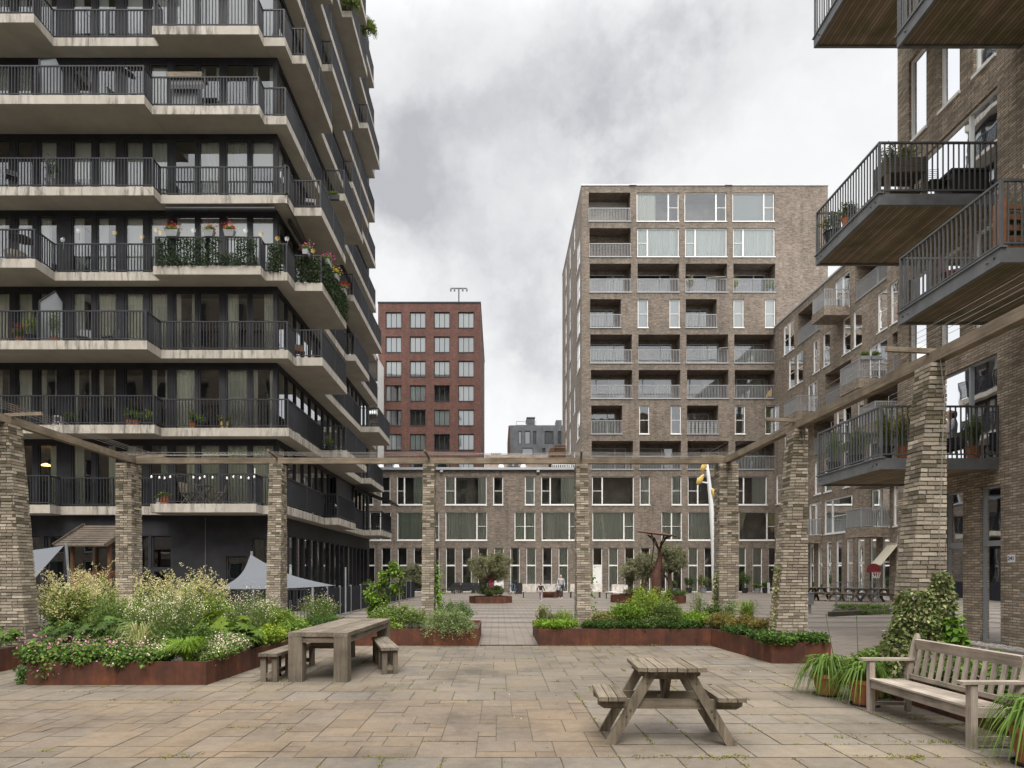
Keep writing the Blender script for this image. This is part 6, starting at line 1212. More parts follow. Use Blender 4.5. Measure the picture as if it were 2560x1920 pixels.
for (x, yt, Y, w_, lb) in [(1808, 1535, 14.6, 80, 'reddish green shrub below the corner pier'), (1865, 1540, 13.8, 90, 'reddish green shrub behind the planter bend'), (1912, 1548, 13.0, 70, 'reddish green shrub just left of the sixth pier')]: B('abelia', lb, 'bush', x, yt, Y, w_, 230, 22, L=.045, Wd=.024, colr=(.15, .165, .065), z0=Z3, new=(1.5, 1.1, .9), group='reddish green shrubs')
blades('sedge_tuft', 'fresh green grass tuft between the corner pier and the sixth pier', 'ornamental grass', (pX(1868, 14.6), 14.6, .35), .33, .6, 260, .012, (.15, .24, .05), .35)
for (x, Y, lb, rx, ry) in [(5.05, 13.4, 'dark ivy over the side rim of the right planter', .2, .8), (5.1, 12.3, 'dark ivy left of the sixth pier foot', .22, .5)]: bush('ivy', lb, 'ground cover plant', (x, Y, .34), rx, ry, .16, 220, 16, L=.05, Wd=.045, colr=(.04, .085, .025), spread=.85, prof=.4, group='dark ivy on the planter rims')
bush('ivy', 'glossy green ivy over the front rim left of the sixth pier foot', 'ground cover plant', (5.15, 11.72, .34), .3, .2, .16, 230, 16, L=.055, Wd=.05, colr=(.06, .125, .035), spread=.85, prof=.4, hang=drape(11.56, .26), group='dark ivy on the planter rims'); bush('ivy', 'glossy green ivy over the front rim right of the sixth pier foot', 'ground cover plant', (5.7, 11.75, .34), .34, .2, .15, 230, 16, L=.055, Wd=.05, colr=(.055, .115, .033), spread=.85, prof=.4, group='dark ivy on the planter rims')
# ivy mound round the near pier and planting behind the garden bench
def mound(name, label, loc, rx, ry, z0, z1, n, colr, alt, L=.06, part='foliage'):
    t = thing(name, label, 'climbing plant', loc); m_ = MB(); a = rng.uniform(0, 2*math.pi, n); z = rng.uniform(0, 1, n); lump = 1+.18*np.sin(a*2+z*5)+.13*np.sin(a*4-z*8)+.08*np.sin(a*9+z*14); wz = (1-.62*z**1.3)*lump*rng.uniform(.8, 1.03, n)
    P = np.stack([loc[0]+rx*wz*np.cos(a)-(.1*rx)*z, loc[1]+ry*wz*np.sin(a), z0+(z1-z0)*z], 1); out = np.stack([np.cos(a), np.sin(a), .25+0*a], 1); D_ = unit(out*.45+rng.normal(size=P.shape)*.55+np.array([0, 0, -.25]))
    c = np.array(colr)[None]*rng.uniform(.55, 1.3, (n, 1)); c = np.where(rng.uniform(size=(n, 1)) < .36, np.array(alt)[None]*rng.uniform(.6, 1.1, (n, 1)), c); m_.leaves(P, D_, L*rng.uniform(.6, 1.25, n), L*.75, c, .25); m_.build(part, 'leaf', t)
    q = MB()
    for i in range(14): a_ = i*.45; q.tube([(loc[0]+rx*.3*math.cos(a_), loc[1]+ry*.3*math.sin(a_), z0), (loc[0]+rx*.55*math.cos(a_+.3), loc[1]+ry*.55*math.sin(a_+.3), (z0+z1)/2), (loc[0]+rx*.25*math.cos(a_), loc[1]+ry*.25*math.sin(a_), z1*.95)], [.012, .009, .004], 4)
    q.build('stems', 'stem', t); return t
mound('variegated_ivy', 'big mound of cream edged ivy climbing the nearest brick pier behind the bench', (5.38, 8.2, .3), .36, .38, .3, 1.42, 4600, (.10, .15, .055), (.30, .33, .20), .055); mound('green_climber', 'bright green leaved climber on the right of the cream edged ivy', (5.68, 8.05, .3), .2, .26, .3, 1.1, 620, (.10, .21, .035), (.14, .27, .04), .09)
mound('variegated_ivy', 'upper tongue of cream edged ivy on the nearest pier', (5.64, 8.14, 1.1), .15, .2, 1.1, 1.66, 700, (.10, .15, .055), (.30, .33, .20), .055)
for i, (x, y, h, c, fc, lb) in enumerate([(5.45, 7.3, .42, (.085, .16, .045), (.3, .18, .36), 'purple flecked leafy plants behind the left end of the garden bench'), (5.5, 6.5, .4, (.07, .14, .04), (.32, .2, .38), 'green leafy plants behind the middle of the garden bench'), (5.6, 5.6, .4, (.065, .135, .04), None, 'green leafy plants behind the right end of the garden bench'), (5.4, 8.7, .35, (.1, .17, .05), (.45, .3, .5), 'lilac flowered low plants left of the ivy mound'), (5.5, 4.8, .42, (.07, .14, .04), None, 'green leafy plants at the right picture edge')]):
    bush('border_plant', lb, 'bush', (x, y, .28), .45, .55, h, 300, 22, L=.07, Wd=.045, colr=c, flower=(3, .022, fc, .3, .05) if fc else None, spread=.8, group='border plants behind the garden bench')
def agap(label, x, y, r, ph, n, sz=1.0):
    t = thing('potted_agapanthus', label, 'potted plant', (x, y, 0), group='potted strap leaved plants'); q = MB(); q.lathe([(r*.68, .02), (r*.7, .03), (r*.93, ph-.05), (r*1.02, ph-.05), (r*1.02, ph), (r*.9, ph), (r*.86, ph-.05)], x, y, 0, 24); q.build('pot', 'terracotta', t, smooth=False)
    q = MB(); q.lathe([(r*.85, 0), (r*.9, .03), (r*.84, .03), (r*.8, .012)], x, y, 0.001, 24); q.build('saucer', 'black_plastic', t); q = MB(); q.lathe([(.001, ph-.06), (r*.88, ph-.06)], x, y, 0, 16); q.build('soil', 'soil', t)
    blades('', '', '', (x, y, ph-.06), .50*sz, .34*sz, n, .024, (.085, .155, .035), .95, parent=t, rim=.25)
    return t
agap('terracotta pot of strap leaves at the lower right corner beside the bench', 4.62, 5.45, .235, .34, 210, .95); agap('terracotta pot of strap leaves at the left front leg of the bench', 4.55, 7.95, .19, .33, 170, .9); agap('strap leaved plant in a pot farther left, beyond the bench', 4.42, 8.6, .19, .3, 190, .95); agap('strap leaved plant hidden between the pots and the ivy', 4.95, 8.45, .17, .3, 120, .85)
for (x, y, h, lx, lb) in [(4.62, 8.75, .75, -.14, 'tall bare flower stalk leaning left over the pots'), (4.9, 8.7, .72, -.03, 'tall flower stalk rising behind the bench arm')]:
    q = MB(); q.tube([(x, y, .3), (x+lx*.5, y, .3+h*.5), (x+lx, y, .3+h)], [.007, .006, .004], 5); q.lathe([(.004, 0), (.013, .03), (.003, .07)], x+lx, y, .29+h, 6); tag(q.build('flower_stalk', 'stem'), lb, 'flower stalk', 'flower stalks')
# ------------------------------------------------------------------ trees on the far plaza
OL = (.16, .18, .12)
def crown(n, rx, ry, zc_, rz, r, hollow=.35):
    out = []
    while len(out) < n:
        x, y, z = random.uniform(-1, 1), random.uniform(-1, 1), random.uniform(-.75, 1); d = math.sqrt(x*x+y*y+z*z)
        if hollow < d < 1: out.append((x*rx, y*ry, zc_+z*rz, r*random.uniform(.7, 1.2)))
    return out
tree('olive_tree', 'lone olive tree with a broad grey green crown in a rusty planter', (pX(1224, 35.1), 35.1, .3), [([(0, 0, 0), (.03, 0, .5), (0, 0, .95)], [.2, .16, .13]), ([(0, 0, .8), (-.35, 0, 1.05), (-.75, 0, 1.3)], [.1, .07, .04]), ([(0, 0, .75), (.3, 0, 1.0), (.6, 0, 1.25)], [.09, .06, .04])], [(x, y, z, r) for (x, y, z, r) in crown(40, 1.12, .9, 1.72, .78, .34) if z > 1.05], None, OL, (30, 22), L=.09, Wd=.026, group='olive trees')
tree('olive_tree', 'left olive tree of the pair by the sculpture', (pX(1612, 35.3), 35.3, .35), [([(0, 0, 0), (-.12, 0, .5), (-.05, 0, .95), (.1, 0, 1.2)], [.16, .13, .11, .08])], crown(34, 1.15, .8, 1.65, .6, .33), None, (.18, .2, .145), (30, 22), L=.09, Wd=.026, group='olive trees')
tree('olive_tree', 'right olive tree of the pair by the sculpture', (pX(1674, 35.6), 35.6, .35), [([(0, 0, 0), (.05, 0, .5), (-.02, 0, 1.0), (0, 0, 1.3)], [.17, .14, .12, .08]), ([(0, 0, .8), (-.3, 0, 1.2), (-.5, 0, 1.7)], [.07, .05, .03])], crown(38, .92, .8, 2.05, .72, .33), None, (.17, .19, .135), (30, 22), L=.09, Wd=.026, group='olive trees')
tree('olive_tree', 'small olive bush far left of the trio, overlapping the windows', (pX(1575, 36.4), 36.4, .35), [([(0, 0, 0), (0, 0, .8)], [.06, .05])], crown(16, .55, .5, 1.35, .75, .3), None, (.17, .19, .135), (26, 20), L=.09, Wd=.026, group='olive trees')
B('lavender_bush', 'green bush filling the small planter under the lone olive', 'bush', 1222, 1465, 35.1, 66, 170, 22, L=.09, Wd=.03, colr=(.075, .12, .05), z0=.3); B('lavender_bush', 'small green bush right of the lone olive trunk', 'bush', 1248, 1462, 35.4, 26, 60, 20, L=.09, Wd=.03, colr=(.10, .17, .05), z0=.3)
q = MB(); x0 = pX(1228, 34.7); rr_ = np.column_stack([x0+rng.normal(0, .06, 60), 34.7+rng.normal(0, .05, 60), rng.uniform(pZ(1470, 34.7), pZ(1445, 34.7), 60)]); q.leaves(rr_, unit(rng.normal(size=(60, 3))), .07, .05, np.tile([[.42, .06, .16]], (60, 1))); q.tube([(x0, 34.7, .4), (x0, 34.7, 1.2)], .01, 4, c=(.1, .15, .05)); tag(q.build('foxglove', 'leaf'), 'magenta flower spike under the lone olive tree', 'flower')
B('shrub', 'heather like bush in the wide planter left of the sculpture', 'bush', 1590, 1470, 34.8, 70, 120, 20, L=.09, Wd=.025, colr=(.10, .115, .06), z0=.36); B('shrub', 'green bush in the wide planter right of the sculpture', 'bush', 1690, 1474, 34.8, 60, 110, 20, L=.09, Wd=.03, colr=(.06, .11, .04), z0=.36)
tree('grey_shrub', 'silver grey shrub behind the end of the panel fence', (pX(1032, 43), 43, 0), [([(0, 0, 0), (0, 0, .8)], [.09, .06])], crown(26, 1.0, .7, 1.35, .8, .38), None, (.14, .16, .11), (26, 22), L=.11, Wd=.035)
B('shrub', 'low green shrub behind the panel fence near the dark tower', 'bush', 925, 1450, 36, 60, 90, 20, L=.11, Wd=.05, colr=(.12, .2, .05), z0=0)
for i, (x, yt, w_, c, lb) in enumerate([(1683, 1452, 18, (.06, .1, .05), 'small potted shrub by the wall behind the olives'), (1722, 1440, 26, (.05, .09, .05), 'dark potted shrub before the white curtained door'), (1758, 1438, 34, (.09, .13, .06), 'feathery potted shrub left of the lamp post'), (1862, 1428, 34, (.05, .1, .035), 'tall potted shrub between the corner pier and the sixth pier'), (1893, 1462, 22, (.08, .14, .05), 'low potted plant in the row by the wall'), (1915, 1455, 20, (.07, .12, .05), 'round potted plant near the sixth pier'), (1243+0, 1466, 14, (.1, .13, .05), 'small potted plant right of the lone olive planter by the wall')]):
    Y = 51.5; z0 = .42; t, tip = B('potted_shrub', lb, 'potted plant', x, yt, Y, w_, 60, 22, L=.13, Wd=.04, colr=c, z0=z0, group='potted plants along the far wall'); q = MB(); q.lathe([(.2, 0), (.27, .4), (.29, .44), (.25, .44), (.23, .40)], pX(x, Y), Y, 0, 12); q.build('pot', 'black_plastic' if i % 2 else 'grey_paint', t)
t = thing('garden_chair', 'small white garden chair near the sixth pier by the far wall', 'chair', (pX(1930, 51), 51, 0)); x = pX(1930, 51); q = MB(); q.box(x-.3, x+.3, 50.8, 51.2, .4, .44); q.build('seat', 'lamp_white', t); q = MB(); q.box(x-.3, x-.26, 50.8, 51.2, .441, .85); q.build('backrest', 'lamp_white', t)
for a in (-.27, .27): q = MB(); q.box(x+a-.02, x+a+.02, 50.82, 51.18, 0, .399); q.build('leg', 'lamp_white', t)
bush('weeds', 'green weeds in the timber edged bed under the guard railing', 'weeds', (pX(2170, 26.5), 26.8, .1), 1.3, .5, .22, 160, 16, L=.08, Wd=.03, colr=(.1, .17, .05), spread=.95, prof=.3); bush('weeds', 'weeds along the front of the timber edge', 'weeds', (pX(2160, 25), 24.8, 0), 1.2, .12, .2, 70, 12, L=.07, Wd=.03, colr=(.1, .17, .04), spread=.95, prof=.3)
# ------------------------------------------------------------------ things on the balconies of the dark tower
def slabtop(k): return zc(k)+.34
def potted(label, x, Y, k, col_='terracotta', s=1.0, c=(.09, .15, .04), fc=None, z=None, hang=0, h=None):
    X = pX(x, Y); z = slabtop(k) if z is None else z; t, tip = bush('potted_plant', label, 'potted plant', (X, Y, z+.22*s), .2*s, .2*s, h or .42*s, 26, 18, L=.08, Wd=.035, colr=c, flower=(4, .05, fc, .7, .03) if fc else None, droop=hang, group='pots on balconies'); q = MB(); q.lathe([(.1*s, 0), (.15*s, .22*s), (.17*s, .25*s), (.14*s, .25*s)], X, Y, z, 12); q.build('pot', col_, t)
potted('terracotta pot with flowers on the third floor balcony at the left edge', 48, 23.95, 2, fc=(.5, .05, .1)); potted('tall lime leaved pot plant on the third floor balcony at the left', 78, 23.95, 2, 'black_plastic', 1.2, (.2, .28, .04), h=.9); potted('small standard tree in a pot before the glass divider', 138, 24.0, 2, h=1.05, c=(.12, .15, .08))
potted('orange pot on the second floor balcony', 325, 24.4, 1); potted('orange pot with blue cloth behind it on the second floor balcony', 340, 24.4, 1, s=.9); potted('small green pot plant near the second floor balcony step', 374, 24.4, 1, 'black_plastic', .9, (.18, .26, .05)); potted('low leafy pot behind the second floor railing at left', 172, 24.4, 1, 'black_plastic', .8); potted('yellow pot standing on the second floor balcony', 561, 24.85, 1, 'yellow', 1.1, (.1, .12, .05), h=.3); potted('red pot with a plant on the second floor balcony', 482, 24.9, 1, h=.5); potted('small dark pot plant beside the red pot', 500, 24.9, 1, 'black_plastic', .8)
potted('terracotta bowl on the first floor balcony beside the bistro chairs', 412, 24.2, 0, s=1.3, h=.15); potted('white pot beside the terracotta bowl', 397, 24.2, 0, 'lamp_white', .9, h=.1); potted('dark conifer pot on the fifth floor balcony', 130, 24.4, 4, 'grey_paint', 1.5, (.04, .06, .03), h=1.0)
potted('green pot plant at the corner of the side balcony above the beam', 822, 29.8, 1, 'black_plastic', 1.2, (.13, .22, .05))
for i, (x, Y) in enumerate([(433, 24.03), (525, 24.03), (576, 24.03)]):      # flower boxes on the hedge balcony
    X = pX(x, Y); z = slabtop(3)+1.0; t, tip = bush('flower_box', ['wide red geranium box on the hedge balcony railing', 'red geranium pot in the middle of the hedge balcony railing', 'red geranium pot near the balcony corner'][i], 'flower box', (X, Y-.06, z+.2), .26 if i == 0 else .2, .1, .2, 40, 16, L=.06, Wd=.045, colr=(.1, .17, .05), flower=(5, .045, (.5, .02, .02), .6, .05), group='flower boxes on the hedge balcony'); w_ = .26 if i == 0 else .2; q = MB(); q.add([(X-w_*.75, Y-.16, z), (X+w_*.75, Y-.16, z), (X+w_*.75, Y+.02, z), (X-w_*.75, Y+.02, z), (X-w_, Y-.18, z+.24), (X+w_, Y-.18, z+.24), (X+w_, Y+.04, z+.24), (X-w_, Y+.04, z+.24)], BOXF); q.build('trough', 'grey_paint', t)
for i, (X, Y, fc, lb) in enumerate([(-7.62, 25.4, (.6, .2, .35), 'pink geranium pot on the side railing of the hedge balcony'), (-6.98, 26.2, (.5, .05, .3), 'magenta flowers on the side railing of the hedge balcony'), (-6.98, 28.9, (.6, .03, .02), 'red flowers at the far end of the hedge balcony railing'), (-6.98, 27.5, (.7, .5, .05), 'yellow flowers along the side railing of the hedge balcony')]):
    z = slabtop(3)+1.0; t, tip = bush('flower_box', lb, 'flower box', (X, Y, z+.18), .16, .2, .2, 36, 14, L=.06, Wd=.045, colr=(.1, .17, .05), flower=(5, .045, fc, .6, .06), group='flower boxes on the hedge balcony'); q = MB(); q.box(X-.1, X+.1, Y-.2, Y+.2, z, z+.2); q.build('trough', 'grey_paint', t)
def hedge(label, a, b_, z0, z1, n, gaps=()):
    t = thing('hedge_screen', label, 'hedge screen', a+(z0,), group='leafy hedge screens on the balcony'); A, B_ = Vector(a+(0,)), Vector(b_+(0,)); dv = (B_-A).normalized(); nn = Vector((-dv.y, dv.x, 0)); u = rng.uniform(0, 1, n); z = rng.uniform(z0, z1, n)
    ok = np.ones(n, bool)
    for (g0, g1, gz) in gaps: ok &= ~((u > g0) & (u < g1) & (z > gz))
    u, z = u[ok], z[ok]; n = len(u); P = np.array(A)[None]+np.outer(u*(B_-A).length, np.array(dv))+np.outer(rng.normal(-.02, .04, n), np.array(nn)); P[:, 2] = z; D_ = unit(rng.normal(size=(n, 3))+np.array([0, -.4, 0])); c = np.array([[.032, .055, .03]])*rng.uniform(.5, 1.7, (n, 1)); m_ = MB(); m_.leaves(P, D_, .09, .05, c, .2); m_.build('foliage', 'leaf', t)
    q = MB(); q.bar(A+Vector((0, 0, z0+.1))-nn*-.03, B_+Vector((0, 0, z0+.1))-nn*-.03, .01, .02); q.bar(A+Vector((0, 0, z1-.05)), B_+Vector((0, 0, z1-.05)), .01, .02); q.build('mesh', 'dark_metal', t)
Zh = slabtop(3); hedge('dark leafy hedge screen along the front railing under the geranium pots', (pX(394, 24.1), 24.1), (pX(640, 24.1), 24.1), Zh+.02, Zh+1.02, 3600, [(.63, .8, Zh+.45)]); hedge('short leafy hedge screen on the balcony step by the corner', (pX(672, 24.62), 24.62), (pX(706, 24.62), 24.62), Zh+.02, Zh+1.05, 700); hedge('leafy hedge screen on the outer corner balcony', (pX(741, 25.52), 25.52), (pX(800, 25.52), 25.52), Zh+.02, Zh+.98, 1100); hedge('leafy hedge screen running back along the side railing', (-7.0, 25.6), (-7.0, 29.5), Zh+.0, Zh+1.1, 3600)
for i, (x, y, Y, k) in enumerate([(198, 577, 24.5, 's'), (288, 583, 24.5, 'y'), (356, 593, 24.5, 'y'), (392, 576, 24.0, 'y'), (404, 583, 24.0, 'y'), (485, 577, 24.0, 's'), (615, 577, 24.0, 's'), (654, 586, 24.0, 'y'), (694, 597, 24.6, 'y'), (718, 598, 24.7, 's'), (783, 628, 25.4, 'y'), (828, 667, 26.8, 'y'), (158, 600, 24.5, 's')]):
    c = px2(x, y, Y); t = thing('pinwheel', ('yellow' if k == 'y' else 'silver')+' pinwheel '+['beside the left glazing of the hedge floor', 'over the railing in the middle of the hedge floor', 'left of the hedge screen', 'at the left end of the hedge screen', 'just inside the left end of the hedge screen', 'between the first two geranium pots', 'right of the third geranium pot', 'on the railing corner of the hedge balcony', 'over the short hedge screen', 'right of the short hedge screen', 'beside the pink geranium pot', 'over the side hedge screen', 'at the lower left of the hedge floor'][i], 'pinwheel', c, group='pinwheels on the hedge balcony'); q = MB()
    for a in range(8): an = a*math.pi/4; q.add([c, c+Vector((.085*math.cos(an), -.02, .085*math.sin(an))), c+Vector((.1*math.cos(an+.3), -.04, .1*math.sin(an+.3)))], [(0, 1, 2)])
    q.build('vanes', 'yellow' if k == 'y' else 'lamp_white', t); q = MB(); q.tube([c+Vector((0, .02, 0)), c+Vector((0, .02, -.35))], .008, 4); q.build('stick', 'steel', t)
for (k, x0_, x1_, lb) in [(5, 95, 152, 'frosted slanted divider panel on the seventh floor balcony'), (2, 96, 157, 'frosted slanted divider panel on the third floor balcony')]:
    z = slabtop(k); X = -17.03; q = MB(); P_ = [(23.75, z+.05), (25.0, z+.05), (25.0, z+2.0), (24.6, z+2.25), (23.75, z+1.5)]; n = 5; t = thing('divider_panel', lb, 'divider', (X, 24.4, z), group='frosted balcony dividers')
    q.add([(X-.012, a, b_) for a, b_ in P_]+[(X+.012, a, b_) for a, b_ in P_], [tuple(range(n)), tuple(range(2*n-1, n-1, -1))]+[(i, (i+1) % n, n+(i+1) % n, n+i) for i in range(n)]); q.build('panel', 'interior_pale' if False else 'frost', t) if 'frost' in M else (simple('frost', (.42, .45, .46), .3, 0, .05), q.build('panel', 'frost', t)); q = MB()
    for i in range(n): a, b_ = P_[i], P_[(i+1) % n]; q.bar((X, a[0], a[1]), (X, b_[0], b_[1]), .05, .04)
    q.build('frame', 'dark_metal', t)
# covered barbecue shelf on the seventh floor, chairs and tables
t = thing('balcony_cabinet', 'dark cabinet under a pale weathered canopy board on the seventh floor balcony', 'cabinet', (pX(470, 24.5), 24.5, slabtop(5))); z = slabtop(5); xa, xb = pX(422, 24.4), pX(510, 24.4); q = MB(); q.box(xa, xb, 24.2, 24.25, pZ(196, 24.3), pZ(184, 24.3)); q.box(xa, xb, 24.25, 24.8, pZ(188, 24.3), pZ(184, 24.3)); q.build('canopy_board', 'beam_x', t); q = MB(); q.add([(xa+.1, 24.3, pZ(196, 24.3)), (xb-.02, 24.3, pZ(196, 24.3)), (xb+.12, 24.2, pZ(222, 24.2)), (xa+.15, 24.2, pZ(222, 24.2))], [(0, 1, 2, 3)]); q.build('awning_flap', 'black_plastic', t); q = MB(); q.box(xa+.15, xb-.25, 24.35, 24.75, z, z+1.1); q.build('body', 'grey_paint', t); q = MB(); q.box(xa-.05, xb+.3, 24.3, 24.8, z, z+.12); q.build('wooden_base', 'brown_x', t)
def fchair(label, x, Y, z, rz, m_='pine_z', s=1):
    t = thing('folding_chair', label, 'chair', (pX(x, Y), Y, z), rz, group='balcony chairs'); q = MB(); q.box(-.2, .2, -.2, .2, .43, .46); q.build('seat', m_, t, local=True); q = MB(); q.add([(-.2, .19, .45), (.2, .19, .45), (.2, .215, .45), (-.2, .215, .45), (-.2, .28, .86), (.2, .28, .86), (.2, .305, .86), (-.2, .305, .86)], BOXF); q.build('backrest', m_, t, local=True)
    for a in (-.18, .18): q = MB(); q.bar((a, -.2, 0), (a, .19, .46), .03); q.bar((a, .2, 0), (a, -.19, .44), .03); q.build('leg', m_, t, local=True)
    return t
z = slabtop(0); fchair('left wooden folding chair at the bistro table with the bulb string above', 472, 24.35, z, R(75), 'oak_z'); fchair('right wooden folding chair at the bistro table with the bulb string above', 548, 24.35, z, R(-75), 'oak_z')
t = thing('bistro_table', 'small wooden folding table between two chairs on the first floor balcony', 'table', (pX(508, 24.35), 24.35, z)); q = MB(); q.box(-.28, .28, -.25, .25, .70, .73); q.build('table_top', 'oak_x', t, local=True)
for a in (-.22, .22): q = MB(); q.bar((-.22, a, 0), (.22, a, .7), .035); q.bar((.22, a, 0), (-.22, a, .7), .035); q.build('leg', 'oak_z', t, local=True)
fchair('dark slatted chair on the second floor balcony at the left edge', 46, 24.5, slabtop(1), R(60), 'brown_z'); fchair('dark garden chair on the sixth floor balcony at the left', 30, 24.3, slabtop(4), R(40), 'black_plastic'); fchair('black reclined chair left of the small table on the seventh floor', 292, 24.3, slabtop(5), R(70), 'black_plastic'); fchair('black chair right of the small table on the seventh floor', 345, 24.3, slabtop(5), R(-70), 'black_plastic'); fchair('dark chair on the third floor balcony before the glazing', 210, 24.6, slabtop(2), R(20), 'black_plastic'); fchair('dark chair right of the other on the third floor balcony', 276, 24.6, slabtop(2), R(-20), 'black_plastic'); fchair('wooden chair on the third floor side balcony', 748, 26.2, slabtop(2), R(30), 'brown_z'); fchair('black chair on the fifth floor side balcony corner', 775, 26.1, slabtop(4), R(10), 'black_plastic')
t = thing('step_stool', 'small white step stool behind the second floor railing', 'stool', (pX(145, 24.5), 24.5, slabtop(1))); q = MB(); q.box(-.14, .14, -.12, .12, .38, .41); q.build('seat', 'lamp_white', t, local=True); q = MB(); q.box(-.14, -.11, -.1, .1, 0, .379); q.box(.11, .14, -.1, .1, 0, .379); q.box(-.109, .109, -.02, .02, .18, .21); q.build('legs', 'lamp_white', t, local=True)
t = thing('parasol', 'closed black hanging parasol tilted on the seventh floor balcony', 'parasol', (pX(318, 24.2), 24.2, slabtop(5))); q = MB(); q.lathe([(.01, .12), (.28, .04), (.3, 0), (.02, .03)], 0, 0, 0, 12); o_ = q.build('canopy', 'black_plastic', t, local=True); o_.location = (0, 0, 1.35); o_.rotation_euler = (0, R(25), 0); q = MB(); q.tube([(0, 0, 0), (0, 0, 1.4)], .02, 6); q.build('pole', 'steel', t, local=True)
t = thing('rocking_seat', 'grey wicker seat under a dark round shade on the fifth floor balcony at left', 'seat', (pX(55, 24), 24.0, slabtop(3))); q = MB(); q.lathe([(.01, 1.02), (.3, 1.0), (.42, .93), (.02, .97)], 0, 0, 0, 14); q.build('shade', 'black_plastic', t, local=True); q = MB(); q.tube([(0, 0, 0), (0, 0, .97)], .02, 6); q.build('pole', 'steel', t, local=True); q = MB(); q.lathe([(.2, 0), (.33, .25), (.36, .42), (.3, .4), (.2, .2)], -.25, 0, 0, 14); q.build('seat', 'interior_pale', t, local=True)
q = MB(); z = slabtop(0)+1.08
xs_ = [378, 398, 411, 425, 483, 499, 511, 531, 567, 583, 602, 621, 635]; t = thing('bulb_string', 'string of round white bulbs hung under the first floor railing', 'string lights', (pX(378, 23.9), 23.93, z)); q.tube([(pX(376+i*6.5, 23.9), 23.93, z-.03-.05*math.sin(i*.7)) for i in range(41)], .006, 4); q.build('cable', 'black_plastic', t)
for i, x in enumerate(xs_): q = MB(); q.lathe([(.005, -.05), (.034, -.03), (.034, .02), (.012, .06)], pX(x, 23.9), 23.92, z-.09-.05*((i*7) % 3)/2, 8); q.build('bulb', 'bulb', t)
t = thing('standing_lamp', 'slim white floor lamp at the right end of the bulb string', 'lamp', (pX(637, 24.1), 24.1, slabtop(0))); q = MB(); q.tube([(0, 0, .05), (0, 0, 1.35)], .02, 6); q.build('pole', 'lamp_white', t, local=True); q = MB(); q.lathe([(.16, 0), (.15, .05), (.02, .08)], 0, 0, 0, 12); q.build('base', 'black_plastic', t, local=True)
t = thing('hanging_lamp', 'lit warm pendant lamp inside the first floor window at the left', 'lamp', (pX(115, 26.4), 26.4, pZ(1164, 26.4))); m, nt_, b_ = mat('warm_light'); b_.inputs['Emission Color'].default_value = (1, .62, .2, 1); b_.inputs['Emission Strength'].default_value = 3; q = MB(); q.lathe([(.02, .1), (.2, .02), (.22, 0), (.02, 0)], 0, 0, 0, 14); q.build('shade', 'warm_light', t, local=True); q = MB(); q.tube([(0, 0, .1), (0, 0, 1.0)], .008, 4); q.build('cord', 'black_plastic', t, local=True)
for (x, Y, z, lb) in [(875, 33.4, zc(9)+.34, 'overflowing green box plant high on the tower side'), (921, 38.5, zc(10)+.4, 'trailing plant high on the far end of the tower side')]: bush('balcony_shrub', lb, 'bush', (pX(x, Y), Y+.1, z), .5, .4, 1.15 if x < 900 else .9, 170, 20, L=.1, Wd=.04, colr=(.12, .17, .06), droop=.6, group='shrubs high on the tower')
t, tip = bush('flower_box', 'dark flower box hanging on the sixth floor side railing', 'flower box', (pX(834, 29.9), 29.6, slabtop(5)+.2 if False else zc(4)+3.2), .3, .1, .2, 40, 14, L=.07, Wd=.04, colr=(.12, .2, .06)); q = MB(); X = pX(834, 29.9); zz = zc(4)+3.0; q.box(X-.35, X+.35, 29.5, 29.7, zz, zz+.22); q.build('trough', 'black_plastic', t)
# loggias of the brick tower
for (x, y, w_, c, lb, k) in [(1835, 688, 20, (.2, .28, .03), 'lime leaved pot plant at the left of the fourth loggia, eighth floor', 7), (1925, 700, 24, (.12, .2, .04), 'green plant trailing over the right end of the eighth floor loggia', 7), (1725, 688, 20, (.2, .22, .2), 'grey leaved plant in the third loggia of the eighth floor', 7)]:
    Y = 54.3; z0 = vk(k)+.3; X = pX(x, Y); t, tip = bush('loggia_plant', lb, 'potted plant', (X, Y, z0), w_*Y/F/2, .25, pZ(y, Y)-z0, 60, 18, L=.12, Wd=.05, colr=c, droop=.2, group='plants on the brick tower loggias'); q = MB(); q.lathe([(.16, 0), (.22, .3), (.2, .3)], X, Y, vk(k)+.01, 10); q.build('pot', 'grey_paint', t)
for (x0_, x1_, y, lb, k) in [(1768, 1815, 692, 'closed beige parasol lying over the third loggia railing, eighth floor', 7), (1797, 1820, 869, 'beige parasol edge at the third loggia of the sixth floor', 5)]: q = MB(); q.tube([px2(x0_, y+2, 53.9), px2((x0_+x1_)/2, y+1, 53.9), px2(x1_, y, 53.9)], [.04, .06, .04], 8); tag(q.build('folded_parasol', 'teak_x'), lb, 'parasol', 'parasols on the brick tower')
t = thing('butterfly_chair', 'yellow folded beach chair in the right loggia of the fifth floor', 'chair', (pX(1922, 54.5), 54.5, vk(4))); X = 0; q = MB(); q.bar((-.3, 0, .05), (.25, 0, 1.0), .05); q.bar((.25, 0, .05), (.2, 0, 1.0), .05); q.build('frame', 'yellow', t, local=True); q = MB(); q.quad((-.25, .02, .3), (.2, .02, .3), (.2, .02, .8), (.0, .02, .8)); q.build('canvas', 'yellow', t, local=True)
for (x, lb) in [(2160, 'left plant box on the railing of the box balcony'), (2188, 'right plant box on the railing of the box balcony')]:
    Y = 38.5; z = vk(3)+1.1; t, tip = bush('flower_box', lb, 'flower box', (pX(x, Y), Y-.06, z+.15), .28, .14, .3, 40, 14, L=.09, Wd=.05, colr=(.1, .16, .06), group='plant boxes on the long building'); q = MB(); X = pX(x, Y); q.box(X-.3, X+.3, Y-.2, Y-.02, z-.05, z+.17); q.build('trough', 'grey_paint', t)
